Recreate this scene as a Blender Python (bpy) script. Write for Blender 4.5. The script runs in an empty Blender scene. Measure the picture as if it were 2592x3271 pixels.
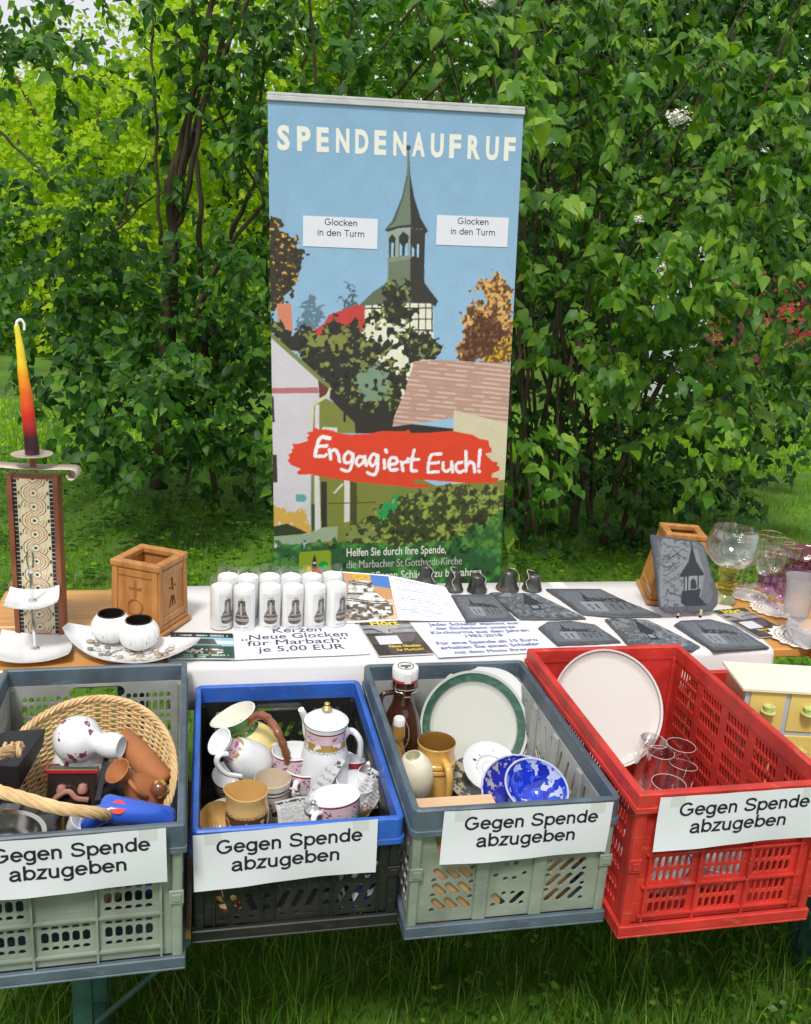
import bpy, bmesh, math, random
import numpy as np
from mathutils import Vector, Matrix
random.seed(7)
RNG = np.random.default_rng(11)
PI = math.pi
SC = bpy.context.scene
COL = SC.collection

# ------------------------------------------------------------------ camera, world, sun, exposure
CR = Vector((0.97811381, -0.19762343, 0.06510264))
CU = Vector((-0.00590309, 0.28640494, 0.95809048))
CF = Vector((0.20798684, 0.93750584, -0.27897003))
CO = Vector((0, 0, 1.732))
FPX = 2896.0
cam_d = bpy.data.cameras.new('camera')
cam = bpy.data.objects.new('camera', cam_d)
COL.objects.link(cam)
m = Matrix((CR, CU, -CF)).transposed().to_4x4()
m.translation = CO
cam.matrix_world = m
cam_d.sensor_fit = 'HORIZONTAL'
cam_d.sensor_width = 36
cam_d.lens = FPX / 2592 * 36
cam_d.clip_start = 0.05
cam_d.clip_end = 400
SC.camera = cam

SUN_EL, SUN_AZ = math.radians(58), math.radians(205)     # azimuth clockwise from +Y: behind and left of the viewer
w = bpy.data.worlds.new('World')
SC.world = w
w.use_nodes = True
nt = w.node_tree
sky = nt.nodes.new('ShaderNodeTexSky')
sky.sky_type = 'NISHITA'
sky.sun_disc = False
sky.sun_elevation = SUN_EL
sky.sun_rotation = SUN_AZ
sky.air_density = 1.0
sky.dust_density = 5.0
sky.ozone_density = 0.6
# thin bright cloud over the blue
wn = nt.nodes.new('ShaderNodeTexNoise'); wn.inputs['Scale'].default_value = 2.2; wn.inputs['Detail'].default_value = 6
wr = nt.nodes.new('ShaderNodeMapRange'); wr.inputs['From Min'].default_value = .3; wr.inputs['From Max'].default_value = .7
wr.inputs['To Min'].default_value = .72; wr.inputs['To Max'].default_value = .97
wc = nt.nodes.new('ShaderNodeTexCoord')
wm = nt.nodes.new('ShaderNodeMixRGB'); wm.inputs[2].default_value = (8.2, 8.4, 8.6, 1)
nt.links.new(wc.outputs['Generated'], wn.inputs[0]); nt.links.new(wn.outputs['Fac'], wr.inputs['Value'])
nt.links.new(wr.outputs[0], wm.inputs[0]); nt.links.new(sky.outputs[0], wm.inputs[1])
nt.links.new(wm.outputs[0], nt.nodes['Background'].inputs[0])
nt.nodes['Background'].inputs[1].default_value = 0.095
sd = bpy.data.lights.new('sun', 'SUN')
sd.energy = 2.4
sd.angle = math.radians(11)
sd.color = (1.0, 0.97, 0.92)
sun = bpy.data.objects.new('sun', sd)
COL.objects.link(sun)
sdir = Vector((math.sin(SUN_AZ) * math.cos(SUN_EL), math.cos(SUN_AZ) * math.cos(SUN_EL), math.sin(SUN_EL)))
sun.rotation_euler = sdir.to_track_quat('Z', 'Y').to_euler()
sun.location = (0, 0, 8)
SC.view_settings.view_transform = 'Standard'
SC.view_settings.look = 'None'
SC.view_settings.gamma = 1
SC.view_settings.use_curve_mapping = False
SC.view_settings.exposure = 0.25
SC.cycles.max_bounces = 8
SC.cycles.transparent_max_bounces = 24

# ------------------------------------------------------------------ placing helpers (points on real planes)
def ray(px, py):
    return CF * FPX + CR * (px - 1296) - CU * (py - 1635.5)
def at(px, py, z=0.758):
    d = ray(px, py)
    return CO + d * ((z - CO.z) / d.z)
def atY(px, py, Y):
    d = ray(px, py)
    return CO + d * (Y / d.y)
def proj(P):
    d = Vector(P) - CO
    z = d.dot(CF)
    return 1296 + FPX * d.dot(CR) / z, 1635.5 - FPX * d.dot(CU) / z, z
def rise(P, py):
    """height above P at which a vertical line through P reaches the row py"""
    lo, hi = 0.0, 3.0
    for _ in range(40):
        mid = (lo + hi) / 2
        if proj((P[0], P[1], P[2] + mid))[1] > py: lo = mid
        else: hi = mid
    return lo

# ------------------------------------------------------------------ materials
MATS = {}
def lin(c):
    return tuple((x / 255 / 12.92 if x / 255 <= .04045 else ((x / 255 + .055) / 1.055) ** 2.4) for x in c)
def mat(name, col=(.5, .5, .5), rough=.5, metal=0, var=0.0, nscale=8, bump=0.0, bscale=60, coat=0, trans=0, ior=1.45,
        attr=None, col2=None, stretch=(1, 1, 1), spec=.5, sub=0, detail=4, ramp=(.35, .65), scuff=0):
    if name in MATS: return MATS[name]
    mt = bpy.data.materials.new(name)
    mt.use_nodes = True
    n, l = mt.node_tree.nodes, mt.node_tree.links
    b = n['Principled BSDF']
    b.inputs['Base Color'].default_value = (*col, 1)
    b.inputs['Roughness'].default_value = rough
    b.inputs['Metallic'].default_value = metal
    b.inputs['Specular IOR Level'].default_value = spec
    b.inputs['IOR'].default_value = ior
    if coat:
        b.inputs['Coat Weight'].default_value = coat
        b.inputs['Coat Roughness'].default_value = .06
    if trans: b.inputs['Transmission Weight'].default_value = trans
    if sub:
        b.inputs['Subsurface Weight'].default_value = sub
        b.inputs['Subsurface Radius'].default_value = (.01, .008, .006)
    tc = n.new('ShaderNodeTexCoord')
    mp = n.new('ShaderNodeMapping')
    mp.inputs['Scale'].default_value = stretch
    l.new(tc.outputs['Object'], mp.inputs[0])
    if attr:
        a = n.new('ShaderNodeAttribute'); a.attribute_name = attr
        src = a.outputs['Color']
        l.new(src, b.inputs['Base Color'])
    elif var or col2:
        nz = n.new('ShaderNodeTexNoise')
        nz.inputs['Scale'].default_value = nscale
        nz.inputs['Detail'].default_value = detail
        l.new(mp.outputs[0], nz.inputs[0])
        cr = n.new('ShaderNodeValToRGB')
        cr.color_ramp.elements[0].position, cr.color_ramp.elements[1].position = ramp
        c2 = col2 or tuple(x * (1 - var) for x in col)
        cr.color_ramp.elements[0].color = (*c2, 1)
        cr.color_ramp.elements[1].color = (*(col if col2 else tuple(min(1, x * (1 + var * .5)) for x in col)), 1)
        l.new(nz.outputs['Fac'], cr.inputs[0])
        l.new(cr.outputs[0], b.inputs['Base Color'])
        if scuff:                                         # whitened scratches and dried dirt
            s1 = n.new('ShaderNodeMapping'); s1.inputs['Scale'].default_value = (14, 14, 90); s1.inputs['Rotation'].default_value = (.5, .3, .2); l.new(tc.outputs['Object'], s1.inputs[0])
            s2 = n.new('ShaderNodeTexNoise'); s2.inputs['Scale'].default_value = 2.2; s2.inputs['Detail'].default_value = 6; l.new(s1.outputs[0], s2.inputs[0])
            s3 = n.new('ShaderNodeMapRange'); s3.inputs['From Min'].default_value = .60; s3.inputs['From Max'].default_value = .70; s3.inputs['To Max'].default_value = scuff; l.new(s2.outputs['Fac'], s3.inputs['Value'])
            s4 = n.new('ShaderNodeMixRGB'); s4.inputs[2].default_value = (*[min(1, x * .6 + .28) for x in col], 1); l.new(s3.outputs[0], s4.inputs[0]); l.new(cr.outputs[0], s4.inputs[1])
            d2 = n.new('ShaderNodeTexNoise'); d2.inputs['Scale'].default_value = 28; d2.inputs['Detail'].default_value = 8; l.new(tc.outputs['Object'], d2.inputs[0])
            d3 = n.new('ShaderNodeMapRange'); d3.inputs['From Min'].default_value = .58; d3.inputs['From Max'].default_value = .75; d3.inputs['To Max'].default_value = scuff; l.new(d2.outputs['Fac'], d3.inputs['Value'])
            d4 = n.new('ShaderNodeMixRGB'); d4.inputs[2].default_value = (.16, .12, .08, 1); l.new(d3.outputs[0], d4.inputs[0]); l.new(s4.outputs[0], d4.inputs[1])
            l.new(d4.outputs[0], b.inputs['Base Color'])
        rr = n.new('ShaderNodeMapRange')
        rr.inputs['To Min'].default_value = max(0, rough - .06); rr.inputs['To Max'].default_value = min(1, rough + .08)
        l.new(nz.outputs['Fac'], rr.inputs['Value']); l.new(rr.outputs[0], b.inputs['Roughness'])
    if bump:
        nb = n.new('ShaderNodeTexNoise')
        nb.inputs['Scale'].default_value = bscale
        nb.inputs['Detail'].default_value = 5
        l.new(mp.outputs[0], nb.inputs[0])
        bp = n.new('ShaderNodeBump')
        bp.inputs['Strength'].default_value = bump
        bp.inputs['Distance'].default_value = .002
        l.new(nb.outputs['Fac'], bp.inputs['Height'])
        l.new(bp.outputs[0], b.inputs['Normal'])
    MATS[name] = mt
    return mt
def thinglass(name, tint=(1, 1, 1), edge=.5, rough=.02, base=.05):
    if name in MATS: return MATS[name]
    mt = bpy.data.materials.new(name); mt.use_nodes = True
    n, l = mt.node_tree.nodes, mt.node_tree.links
    n.remove(n['Principled BSDF'])
    t = n.new('ShaderNodeBsdfTransparent'); t.inputs[0].default_value = (*tint, 1)
    g = n.new('ShaderNodeBsdfGlossy'); g.inputs['Roughness'].default_value = rough; g.inputs[0].default_value = (1, 1, 1, 1)
    lw = n.new('ShaderNodeLayerWeight'); lw.inputs[0].default_value = .35
    mr = n.new('ShaderNodeMapRange'); mr.inputs['To Min'].default_value = base; mr.inputs['To Max'].default_value = edge
    mx = n.new('ShaderNodeMixShader')
    l.new(lw.outputs['Facing'], mr.inputs['Value']); l.new(mr.outputs[0], mx.inputs[0])
    l.new(t.outputs[0], mx.inputs[1]); l.new(g.outputs[0], mx.inputs[2])
    l.new(mx.outputs[0], n['Material Output'].inputs[0])
    MATS[name] = mt
    return mt
def leafmat(name, a, b, c, trans=.35, rough=.4):
    """leaf: three greens by random value, light passing through"""
    mt = bpy.data.materials.new(name); mt.use_nodes = True
    n, l = mt.node_tree.nodes, mt.node_tree.links
    p = n['Principled BSDF']
    at_ = n.new('ShaderNodeAttribute'); at_.attribute_name = 'v'
    oi = n.new('ShaderNodeObjectInfo')
    ad = n.new('ShaderNodeMath'); ad.operation = 'ADD'
    fr = n.new('ShaderNodeMath'); fr.operation = 'FRACT'
    l.new(at_.outputs['Fac'], ad.inputs[0]); l.new(oi.outputs['Random'], ad.inputs[1]); l.new(ad.outputs[0], fr.inputs[0])
    cr = n.new('ShaderNodeValToRGB')
    e = cr.color_ramp.elements
    e[0].position = 0; e[0].color = (*a, 1)
    e[1].position = 1; e[1].color = (*c, 1)
    k = e.new(.6); k.color = (*b, 1)
    l.new(fr.outputs[0], cr.inputs[0])
    l.new(cr.outputs[0], p.inputs['Base Color'])
    p.inputs['Roughness'].default_value = rough
    p.inputs['Specular IOR Level'].default_value = .32
    tl = n.new('ShaderNodeBsdfTranslucent')
    br = n.new('ShaderNodeMixRGB'); br.blend_type = 'MULTIPLY'; br.inputs[0].default_value = 1
    br.inputs[2].default_value = (1.5, 1.6, .55, 1)
    l.new(cr.outputs[0], br.inputs[1]); l.new(br.outputs[0], tl.inputs[0])
    mx = n.new('ShaderNodeMixShader'); mx.inputs[0].default_value = trans
    l.new(p.outputs[0], mx.inputs[1]); l.new(tl.outputs[0], mx.inputs[2])
    l.new(mx.outputs[0], n['Material Output'].inputs[0])
    MATS[name] = mt
    return mt

# ------------------------------------------------------------------ mesh helpers: a shape is (verts, faces)
def cat(*vfs):
    V, F = [], []
    for v, f in vfs:
        o = len(V); V += [tuple(p) for p in v]; F += [tuple(i + o for i in t) for t in f]
    return V, F
def tr(vf, M=None, loc=None, rz=0, sc=None):
    if M is None:
        M = Matrix.Translation(loc or (0, 0, 0)) @ Matrix.Rotation(rz, 4, 'Z')
        if sc is not None: M = M @ Matrix.Diagonal((*((sc,) * 3 if isinstance(sc, (int, float)) else sc), 1))
    return [tuple(M @ Vector(p)) for p in vf[0]], vf[1]
def box(x0, x1, y0, y1, z0, z1, bev=0, seg=1):
    v = [(x0, y0, z0), (x1, y0, z0), (x1, y1, z0), (x0, y1, z0), (x0, y0, z1), (x1, y0, z1), (x1, y1, z1), (x0, y1, z1)]
    f = [(0, 3, 2, 1), (4, 5, 6, 7), (0, 1, 5, 4), (1, 2, 6, 5), (2, 3, 7, 6), (3, 0, 4, 7)]
    if not bev: return v, f
    bm = bmesh.new()
    bv = [bm.verts.new(p) for p in v]
    for t in f: bm.faces.new([bv[i] for i in t])
    bmesh.ops.bevel(bm, geom=bm.edges[:], offset=bev, segments=seg, affect='EDGES', profile=.5)
    r = ([tuple(p.co) for p in bm.verts], None)
    bm.verts.index_update()
    fs = [tuple(p.index for p in t.verts) for t in bm.faces]
    bm.free()
    return r[0], fs
def lathe(prof, seg=28, sx=1, sy=1, a0=0, a1=2 * PI, wob=None):
    full = abs(a1 - a0 - 2 * PI) < 1e-6
    n = seg if full else seg + 1
    V, F = [], []
    for r, z in prof:
        for i in range(n):
            a = a0 + (a1 - a0) * i / seg
            k = wob(a, z) if wob else 1
            V.append((r * k * math.cos(a) * sx, r * k * math.sin(a) * sy, z))
    for j in range(len(prof) - 1):
        for i in range(seg):
            i2 = (i + 1) % n if full else i + 1
            F.append((j * n + i, j * n + i2, (j + 1) * n + i2, (j + 1) * n + i))
    return V, F
def smoothline(pts, n=6):
    """Catmull-Rom through the points (any dimension)"""
    P = [np.array(p, float) for p in pts]
    P = [2 * P[0] - P[1]] + P + [2 * P[-1] - P[-2]]
    out = []
    for i in range(1, len(P) - 2):
        for k in range(n):
            t = k / n
            out.append(.5 * ((2 * P[i]) + (-P[i - 1] + P[i + 1]) * t + (2 * P[i - 1] - 5 * P[i] + 4 * P[i + 1] - P[i + 2]) * t * t
                             + (-P[i - 1] + 3 * P[i] - 3 * P[i + 1] + P[i + 2]) * t ** 3))
    out.append(P[-2])
    return [tuple(p) for p in out]
def tube(pts, r, seg=8, cap=True, flat=1.0):
    P = [Vector(p) for p in pts]
    n = len(P)
    R = [r] * n if isinstance(r, (int, float)) else [r[0] + (r[-1] - r[0]) * i / (n - 1) for i in range(n)] if len(r) == 2 else list(r)
    V, F = [], []
    up = None
    for i in range(n):
        t = (P[min(i + 1, n - 1)] - P[max(i - 1, 0)]).normalized()
        if up is None: up = t.orthogonal().normalized()
        up = (up - t * up.dot(t))
        up = up.normalized() if up.length > 1e-6 else t.orthogonal().normalized()
        s = t.cross(up)
        for k in range(seg):
            a = 2 * PI * k / seg
            V.append(tuple(P[i] + (up * math.cos(a) + s * math.sin(a) * flat) * R[i]))
    for i in range(n - 1):
        for k in range(seg):
            k2 = (k + 1) % seg
            F.append((i * seg + k, i * seg + k2, (i + 1) * seg + k2, (i + 1) * seg + k))
    if cap:
        F.append(tuple(range(seg))[::-1]); F.append(tuple((n - 1) * seg + k for k in range(seg)))
    return V, F
def prism(poly, z0, z1):
    n = len(poly)
    V = [(x, y, z0) for x, y in poly] + [(x, y, z1) for x, y in poly]
    F = [tuple(range(n))[::-1], tuple(range(n, 2 * n))] + [(i, (i + 1) % n, n + (i + 1) % n, n + i) for i in range(n)]
    return V, F
def mesh(name, vf, mt, smooth=False, ang=38):
    me = bpy.data.meshes.new(name)
    me.from_pydata(vf[0], [], vf[1])
    if mt: me.materials.append(mt)
    if smooth:
        me.polygons.foreach_set('use_smooth', [True] * len(me.polygons))
        me.set_sharp_from_angle(angle=math.radians(ang))
    me.update()
    return me
def tag(o, label=None, cat_=None, group=None, kind=None):
    for k, v in (('label', label), ('category', cat_), ('group', group), ('kind', kind)):
        if v: o[k] = v
    return o
def ob(name, vf, mt, parent=None, smooth=False, loc=None, rz=None, label=None, cat_=None, group=None, kind=None, ang=38, rot=None, data=None):
    o = bpy.data.objects.new(name, data or mesh(name, vf, mt, smooth, ang))
    COL.objects.link(o)
    if parent: o.parent = parent
    if loc is not None: o.location = loc
    if rz is not None: o.rotation_euler = (0, 0, rz)
    if rot is not None: o.rotation_euler = rot
    return tag(o, label, cat_, group, kind)
def thing(name, label, cat_, loc=(0, 0, 0), rz=0, group=None, rot=None):
    o = bpy.data.objects.new(name, None)
    o.empty_display_size = .05
    COL.objects.link(o)
    o.location = loc
    o.rotation_euler = rot or (0, 0, rz)
    return tag(o, label, cat_, group)
def copy_tree(o, parent=None):
    c = o.copy(); COL.objects.link(c); c.parent = parent
    for ch in list(o.children): copy_tree(ch, c)
    return c

def curve_mesh(splines, thick=0):
    """filled flat outline with holes -> (verts, faces), thickness along z"""
    cu = bpy.data.curves.new('tmp', 'CURVE')
    cu.dimensions = '2D'; cu.fill_mode = 'BOTH'; cu.extrude = thick / 2
    for pts in splines:
        s = cu.splines.new('POLY'); s.points.add(len(pts) - 1)
        for i, p in enumerate(pts): s.points[i].co = (p[0], p[1], 0, 1)
        s.use_cyclic_u = True
    o = bpy.data.objects.new('tmp', cu)
    me = o.to_mesh()
    r = ([tuple(v.co) for v in me.vertices], [tuple(p.vertices) for p in me.polygons])
    o.to_mesh_clear(); bpy.data.objects.remove(o); bpy.data.curves.remove(cu)
    return r
def text(s, size=1.0, bold=0.0, shear=0.0, sx=1.0, spacing=1.0, width=None, align='LEFT', height=None):
    """lettering as flat mesh in XY, baseline y=0, starts at x=0; width fits the line to that length"""
    rep = bold if 'M' in s else 0                       # the M is thickened by close copies, its outline crosses itself otherwise
    if rep: bold = 0
    cu = bpy.data.curves.new('tmp', 'FONT')
    cu.body = s; cu.size = 1; cu.offset = bold; cu.shear = shear; cu.space_character = spacing; cu.resolution_u = 3
    o = bpy.data.objects.new('tmp', cu)
    me = o.to_mesh()
    V = np.array([tuple(v.co) for v in me.vertices]); F = [tuple(p.vertices) for p in me.polygons]
    o.to_mesh_clear(); bpy.data.objects.remove(o); bpy.data.curves.remove(cu)
    V[:, 0] -= V[:, 0].min(); nat = V[:, 0].max()
    V[:, :2] *= size
    V[:, 0] *= sx
    if width: V[:, 0] *= width / V[:, 0].max()
    if align == 'CENTER': V[:, 0] -= V[:, 0].max() / 2
    V[:, 2] = 0
    if rep:
        n_ = len(V); k_ = (V[:, 0].max() - V[:, 0].min()) / nat * rep * .9
        V = np.concatenate([V + np.array([dx * k_, 0, dz]) for dx, dz in ((-1, 0), (0, .00004), (1, .00008))])
        F = [tuple(i + q * n_ for i in f) for q in range(3) for f in F]
    return [tuple(p) for p in V], F
def arc(cx, cy, rx, ry, a0, a1, n=14):
    return [(cx + rx * math.cos(math.radians(a0 + (a1 - a0) * i / n)), cy + ry * math.sin(math.radians(a0 + (a1 - a0) * i / n))) for i in range(n + 1)]
O_ = lambda cx: arc(cx, .26, .20, .215, 90, 450, 22)
GLYPH = {'G': (.78, [arc(.37, .36, .30, .315, 42, 322, 20) + [(.655, .18), (.655, .335), (.40, .335)]]), 'e': (.56, [[(.06, .27)] + arc(.265, .26, .205, .215, 2, 325, 20)]),
         'g': (.56, [O_(.25), [(.45, .52), (.45, .0)] + arc(.26, -.02, .19, .135, 0, -150, 10)]), 'n': (.55, [[(.09, 0), (.09, .52)], [(.09, .28)] + arc(.25, .31, .16, .16, 180, 0, 10) + [(.41, 0)]]),
         'S': (.67, [smoothline([(.57, .53), (.50, .63), (.33, .672), (.15, .62), (.105, .51), (.17, .41), (.34, .355), (.51, .295), (.575, .19), (.50, .09), (.32, .045), (.13, .09), (.065, .21)], 4)]),
         'p': (.56, [O_(.29), [(.09, -.20), (.09, .52)]]), 'b': (.56, [O_(.29), [(.09, 0), (.09, .72)]]), 'd': (.56, [O_(.25), [(.45, 0), (.45, .72)]]),
         'a': (.54, [[(.075, .36)] + arc(.24, .35, .165, .125, 160, 0, 9) + [(.41, .09), (.44, .03), (.49, .035)], smoothline([(.41, .30), (.26, .275), (.11, .235), (.06, .15), (.10, .065), (.21, .04), (.34, .08), (.41, .18)], 4)]),
         'z': (.47, [[(.05, .475), (.39, .475), (.06, .045), (.42, .045)]]), 'u': (.55, [[(.41, .52), (.41, 0)], [(.09, .52), (.09, .21)] + arc(.25, .20, .16, .16, 180, 360, 10)]),
         'l': (.23, [[(.11, 0), (.11, .72)]]), 'o': (.55, [O_(.27)]), 'c': (.50, [arc(.265, .26, .205, .215, 42, 318, 18)]), 'k': (.50, [[(.09, 0), (.09, .72)], [(.42, .52), (.11, .20)], [(.20, .30), (.44, 0)]]),
         'i': (.23, [[(.11, 0), (.11, .52)], [(.11, .63), (.11, .72)]]), 'T': (.60, [[(.02, .675), (.58, .675)], [(.30, 0), (.30, .63)]]), 'r': (.35, [[(.09, 0), (.09, .52)], [(.09, .28)] + arc(.25, .30, .16, .175, 180, 85, 6)]),
         'm': (.83, [[(.09, 0), (.09, .52)], [(.09, .28)] + arc(.245, .32, .155, .155, 180, 0, 8) + [(.40, 0)], [(.40, .30)] + arc(.565, .32, .155, .155, 180, 0, 8) + [(.72, 0)]]), ' ': (.28, [])}
def plain_text(s, width, em, wt=.112):
    """grotesque lettering built from pen strokes, centred on x=0"""
    V, F = [], []; x = 0; q = 0
    for ch in s:
        adv, ss = GLYPH[ch]
        for st in ss:
            P = [np.array(p, float) for p in st]; q += 1
            n = len(P); o = len(V); closed = np.hypot(*(P[0] - P[-1])) < 1e-6
            for i in range(n):
                a = P[i - 1] if i else (P[-2] if closed else None); b = P[i + 1] if i < n - 1 else (P[1] if closed else None)
                d1 = (P[i] - a) / np.hypot(*(P[i] - a)) if a is not None else None
                d2 = (b - P[i]) / np.hypot(*(b - P[i])) if b is not None else None
                d1 = d2 if d1 is None else d1; d2 = d1 if d2 is None else d2
                t = d1 + d2; t = t / (np.hypot(*t) + 1e-9)
                nn = np.array([-t[1], t[0]]); k = wt / 2 / max(.45, abs(nn @ np.array([-d1[1], d1[0]])))
                for sgn in (1, -1): V.append((P[i][0] + nn[0] * k * sgn + x, P[i][1] + nn[1] * k * sgn, q % 7 * 2e-5))
            for i in range(n - 1): F.append((o + 2 * i, o + 2 * i + 1, o + 2 * i + 3, o + 2 * i + 2))
        x += adv
    k = width / x
    return [((a - x / 2) * k, b * em, c) for a, b, c in V], F
def bend(vf, fn):
    return [tuple(fn(*p)) for p in vf[0]], vf[1]

# ------------------------------------------------------------------ painted prints: a fine grid with a colour per vertex
def inpoly(X, Y, pts):
    A_ = np.array(pts)
    box_ = (X >= A_[:, 0].min()) & (X <= A_[:, 0].max()) & (Y >= A_[:, 1].min()) & (Y <= A_[:, 1].max())
    full, (X, Y) = box_, (X[box_], Y[box_])
    c = np.zeros(X.shape, bool)
    n = len(pts); j = n - 1
    for i in range(n):
        xi, yi = pts[i]; xj, yj = pts[j]
        if yi != yj:
            c ^= ((yi > Y) != (yj > Y)) & (X < (xj - xi) * (Y - yi) / (yj - yi) + xi)
        j = i
    out = np.zeros(full.shape, bool); out[full] = c
    return out
def seg_dist(X, Y, pts):
    A_ = np.array(pts); m_ = .03
    box_ = (X >= A_[:, 0].min() - m_) & (X <= A_[:, 0].max() + m_) & (Y >= A_[:, 1].min() - m_) & (Y <= A_[:, 1].max() + m_)
    full = np.full(X.shape, 1e9); X, Y = X[box_], Y[box_]
    d = np.full(X.shape, 1e9)
    for (ax, ay), (bx, by) in zip(pts[:-1], pts[1:]):
        dx, dy = bx - ax, by - ay
        t = np.clip(((X - ax) * dx + (Y - ay) * dy) / (dx * dx + dy * dy + 1e-12), 0, 1)
        d = np.minimum(d, np.hypot(X - ax - t * dx, Y - ay - t * dy))
    full[box_] = d
    return full
def vnoise(X, Y, s, seed=0):
    """smooth value noise 0..1"""
    r = np.random.default_rng(seed).random((257, 257))
    x, y = X * s + 1000, Y * s + 1000
    xi, yi = np.floor(x).astype(int), np.floor(y).astype(int)
    fx, fy = x - xi, y - yi
    fx, fy = fx * fx * (3 - 2 * fx), fy * fy * (3 - 2 * fy)
    g = lambda a, b: r[a % 257, b % 257]
    return (g(xi, yi) * (1 - fx) + g(xi + 1, yi) * fx) * (1 - fy) + (g(xi, yi + 1) * (1 - fx) + g(xi + 1, yi + 1) * fx) * fy
PK = .86                                                # printed inks reflect less than the picture's levels
class Paint:
    """canvas in metres: x 0..w, y 0..h upwards"""
    def __init__(s, w, h, nx, ny, bg):
        s.w, s.h, s.nx, s.ny, s.k = w, h, nx, ny, PK
        gx, gy = np.linspace(0, w, nx), np.linspace(0, h, ny)
        s.X, s.Y = np.meshgrid(gx, gy)
        s.C = np.zeros((ny, nx, 3)); s.C[:] = lin(bg)
    def put(s, mask, c, k=1.0):
        c = np.array(lin(c)); s.C[mask] = s.C[mask] * (1 - k) + c * k
    def poly(s, pts, c, extra=None, k=1.0):
        msk = inpoly(s.X, s.Y, pts)
        if extra is not None: msk &= extra
        s.put(msk, c, k); return msk
    def line(s, pts, wd, c, k=1.0):
        s.put(seg_dist(s.X, s.Y, pts) < wd / 2, c, k)
    def circ(s, x, y, r, c, k=1.0):
        s.put(np.hypot(s.X - x, s.Y - y) < r, c, k)
    def build(s, name, mt, parent=None, fn=None, keep=None, **kw):
        V = np.stack([s.X.ravel(), s.Y.ravel(), np.zeros(s.X.size)], 1)
        idx = np.arange(s.X.size).reshape(s.ny, s.nx)
        F = np.stack([idx[:-1, :-1], idx[:-1, 1:], idx[1:, 1:], idx[1:, :-1]], -1).reshape(-1, 4)
        if keep is not None:
            kf = keep.ravel()[F].all(1); F = F[kf]
        if fn is not None: V = np.array([fn(*p) for p in V])
        me = bpy.data.meshes.new(name)
        me.vertices.add(len(V)); me.vertices.foreach_set('co', V.astype(np.float32).ravel())
        me.loops.add(F.size); me.loops.foreach_set('vertex_index', F.ravel().astype(np.int32))
        me.polygons.add(len(F)); me.polygons.foreach_set('loop_start', np.arange(0, F.size, 4, dtype=np.int32))
        me.update(calc_edges=True)
        a = me.color_attributes.new('Col', 'FLOAT_COLOR', 'POINT')
        a.data.foreach_set('color', np.concatenate([s.C.reshape(-1, 3) * s.k, np.ones((s.X.size, 1))], 1).astype(np.float32).ravel())
        me.materials.append(mt)
        return ob(name, None, None, parent, data=me, **kw)
PRINT = mat('print_matte', rough=.55, attr='Col')
PRINTG = mat('print_gloss', rough=.25, attr='Col', coat=.3)
INK = mat('ink_black', lin((28, 30, 42)), .6)
PAPER = mat('paper_white', (.70, .72, .76), .6, bump=.12, bscale=30)
# ------------------------------------------------------------------ ground
def ground():
    n = 90
    V, F = [], []
    for j in range(n + 1):
        for i in range(n + 1):
            u, v = i / n * 2 - 1, j / n
            x = 60 * u * abs(u) ** .7; y = -8 + 88 * v ** 1.6
            z = .02 * math.sin(x * 1.1) * math.cos(y * .9) - .012 + (.0 if y < 9 else min(1.0, (y - 9) * .03))
            V.append((x, y, z))
    for j in range(n):
        for i in range(n):
            a = j * (n + 1) + i; F.append((a, a + 1, a + n + 2, a + n + 1))
    return V, F
gm = mat('lawn_soil', (.10, .21, .010), .9, col2=(.040, .08, .008), nscale=1.6, bump=.8, bscale=14, detail=8, ramp=(.3, .7))
ob('ground', ground(), gm, None, True, kind='structure', ang=180)

# ------------------------------------------------------------------ leaves
HEART_V = [(0, 0, 0), (0, .32, -.05), (0, .68, -.03), (0, 1.02, -.14),
           (-.20, -.09, .02), (-.40, .10, .05), (-.39, .34, .06), (-.24, .66, .03),
           (.20, -.09, .02), (.40, .10, .05), (.39, .34, .06), (.24, .66, .03)]
HEART_F = [(0, 1, 5, 4), (1, 6, 5), (1, 2, 7, 6), (2, 3, 7), (0, 8, 9, 1), (1, 9, 10), (1, 10, 11, 2), (2, 11, 3)]
def variant(k):
    r = random.Random(k)
    c, tw, wd, cup = r.uniform(-.05, .35), r.uniform(-.35, .35), r.uniform(.85, 1.08), r.uniform(.3, 2.4)
    out = []
    for x, y, z in HEART_V:
        out.append((x * wd, y, z * cup + tw * x * y - c * y * y))
    return out
HEARTS = [variant(k) for k in range(5)]
SIMPLE_V = [(0, 0, 0), (-.36, .42, .07), (0, 1, -.05), (.36, .42, .07)]
SIMPLE_F = [(0, 2, 1), (0, 3, 2)]
LANCE_V = [(0, 0, 0), (-.2, .35, .04), (-.14, .72, 0), (0, 1.1, -.12), (.14, .72, 0), (.2, .35, .04), (0, .5, -.03)]
LANCE_F = [(0, 6, 1), (1, 6, 2), (2, 6, 3), (3, 6, 4), (4, 6, 5), (5, 6, 0)]
def nz(v): return v / (np.linalg.norm(v, axis=-1, keepdims=True) + 1e-9)
def frames(D, N):
    Y = nz(D); X = nz(np.cross(Y, N)); Z = np.cross(X, Y)
    return np.stack([X, Y, Z], -1)                      # columns
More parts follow.
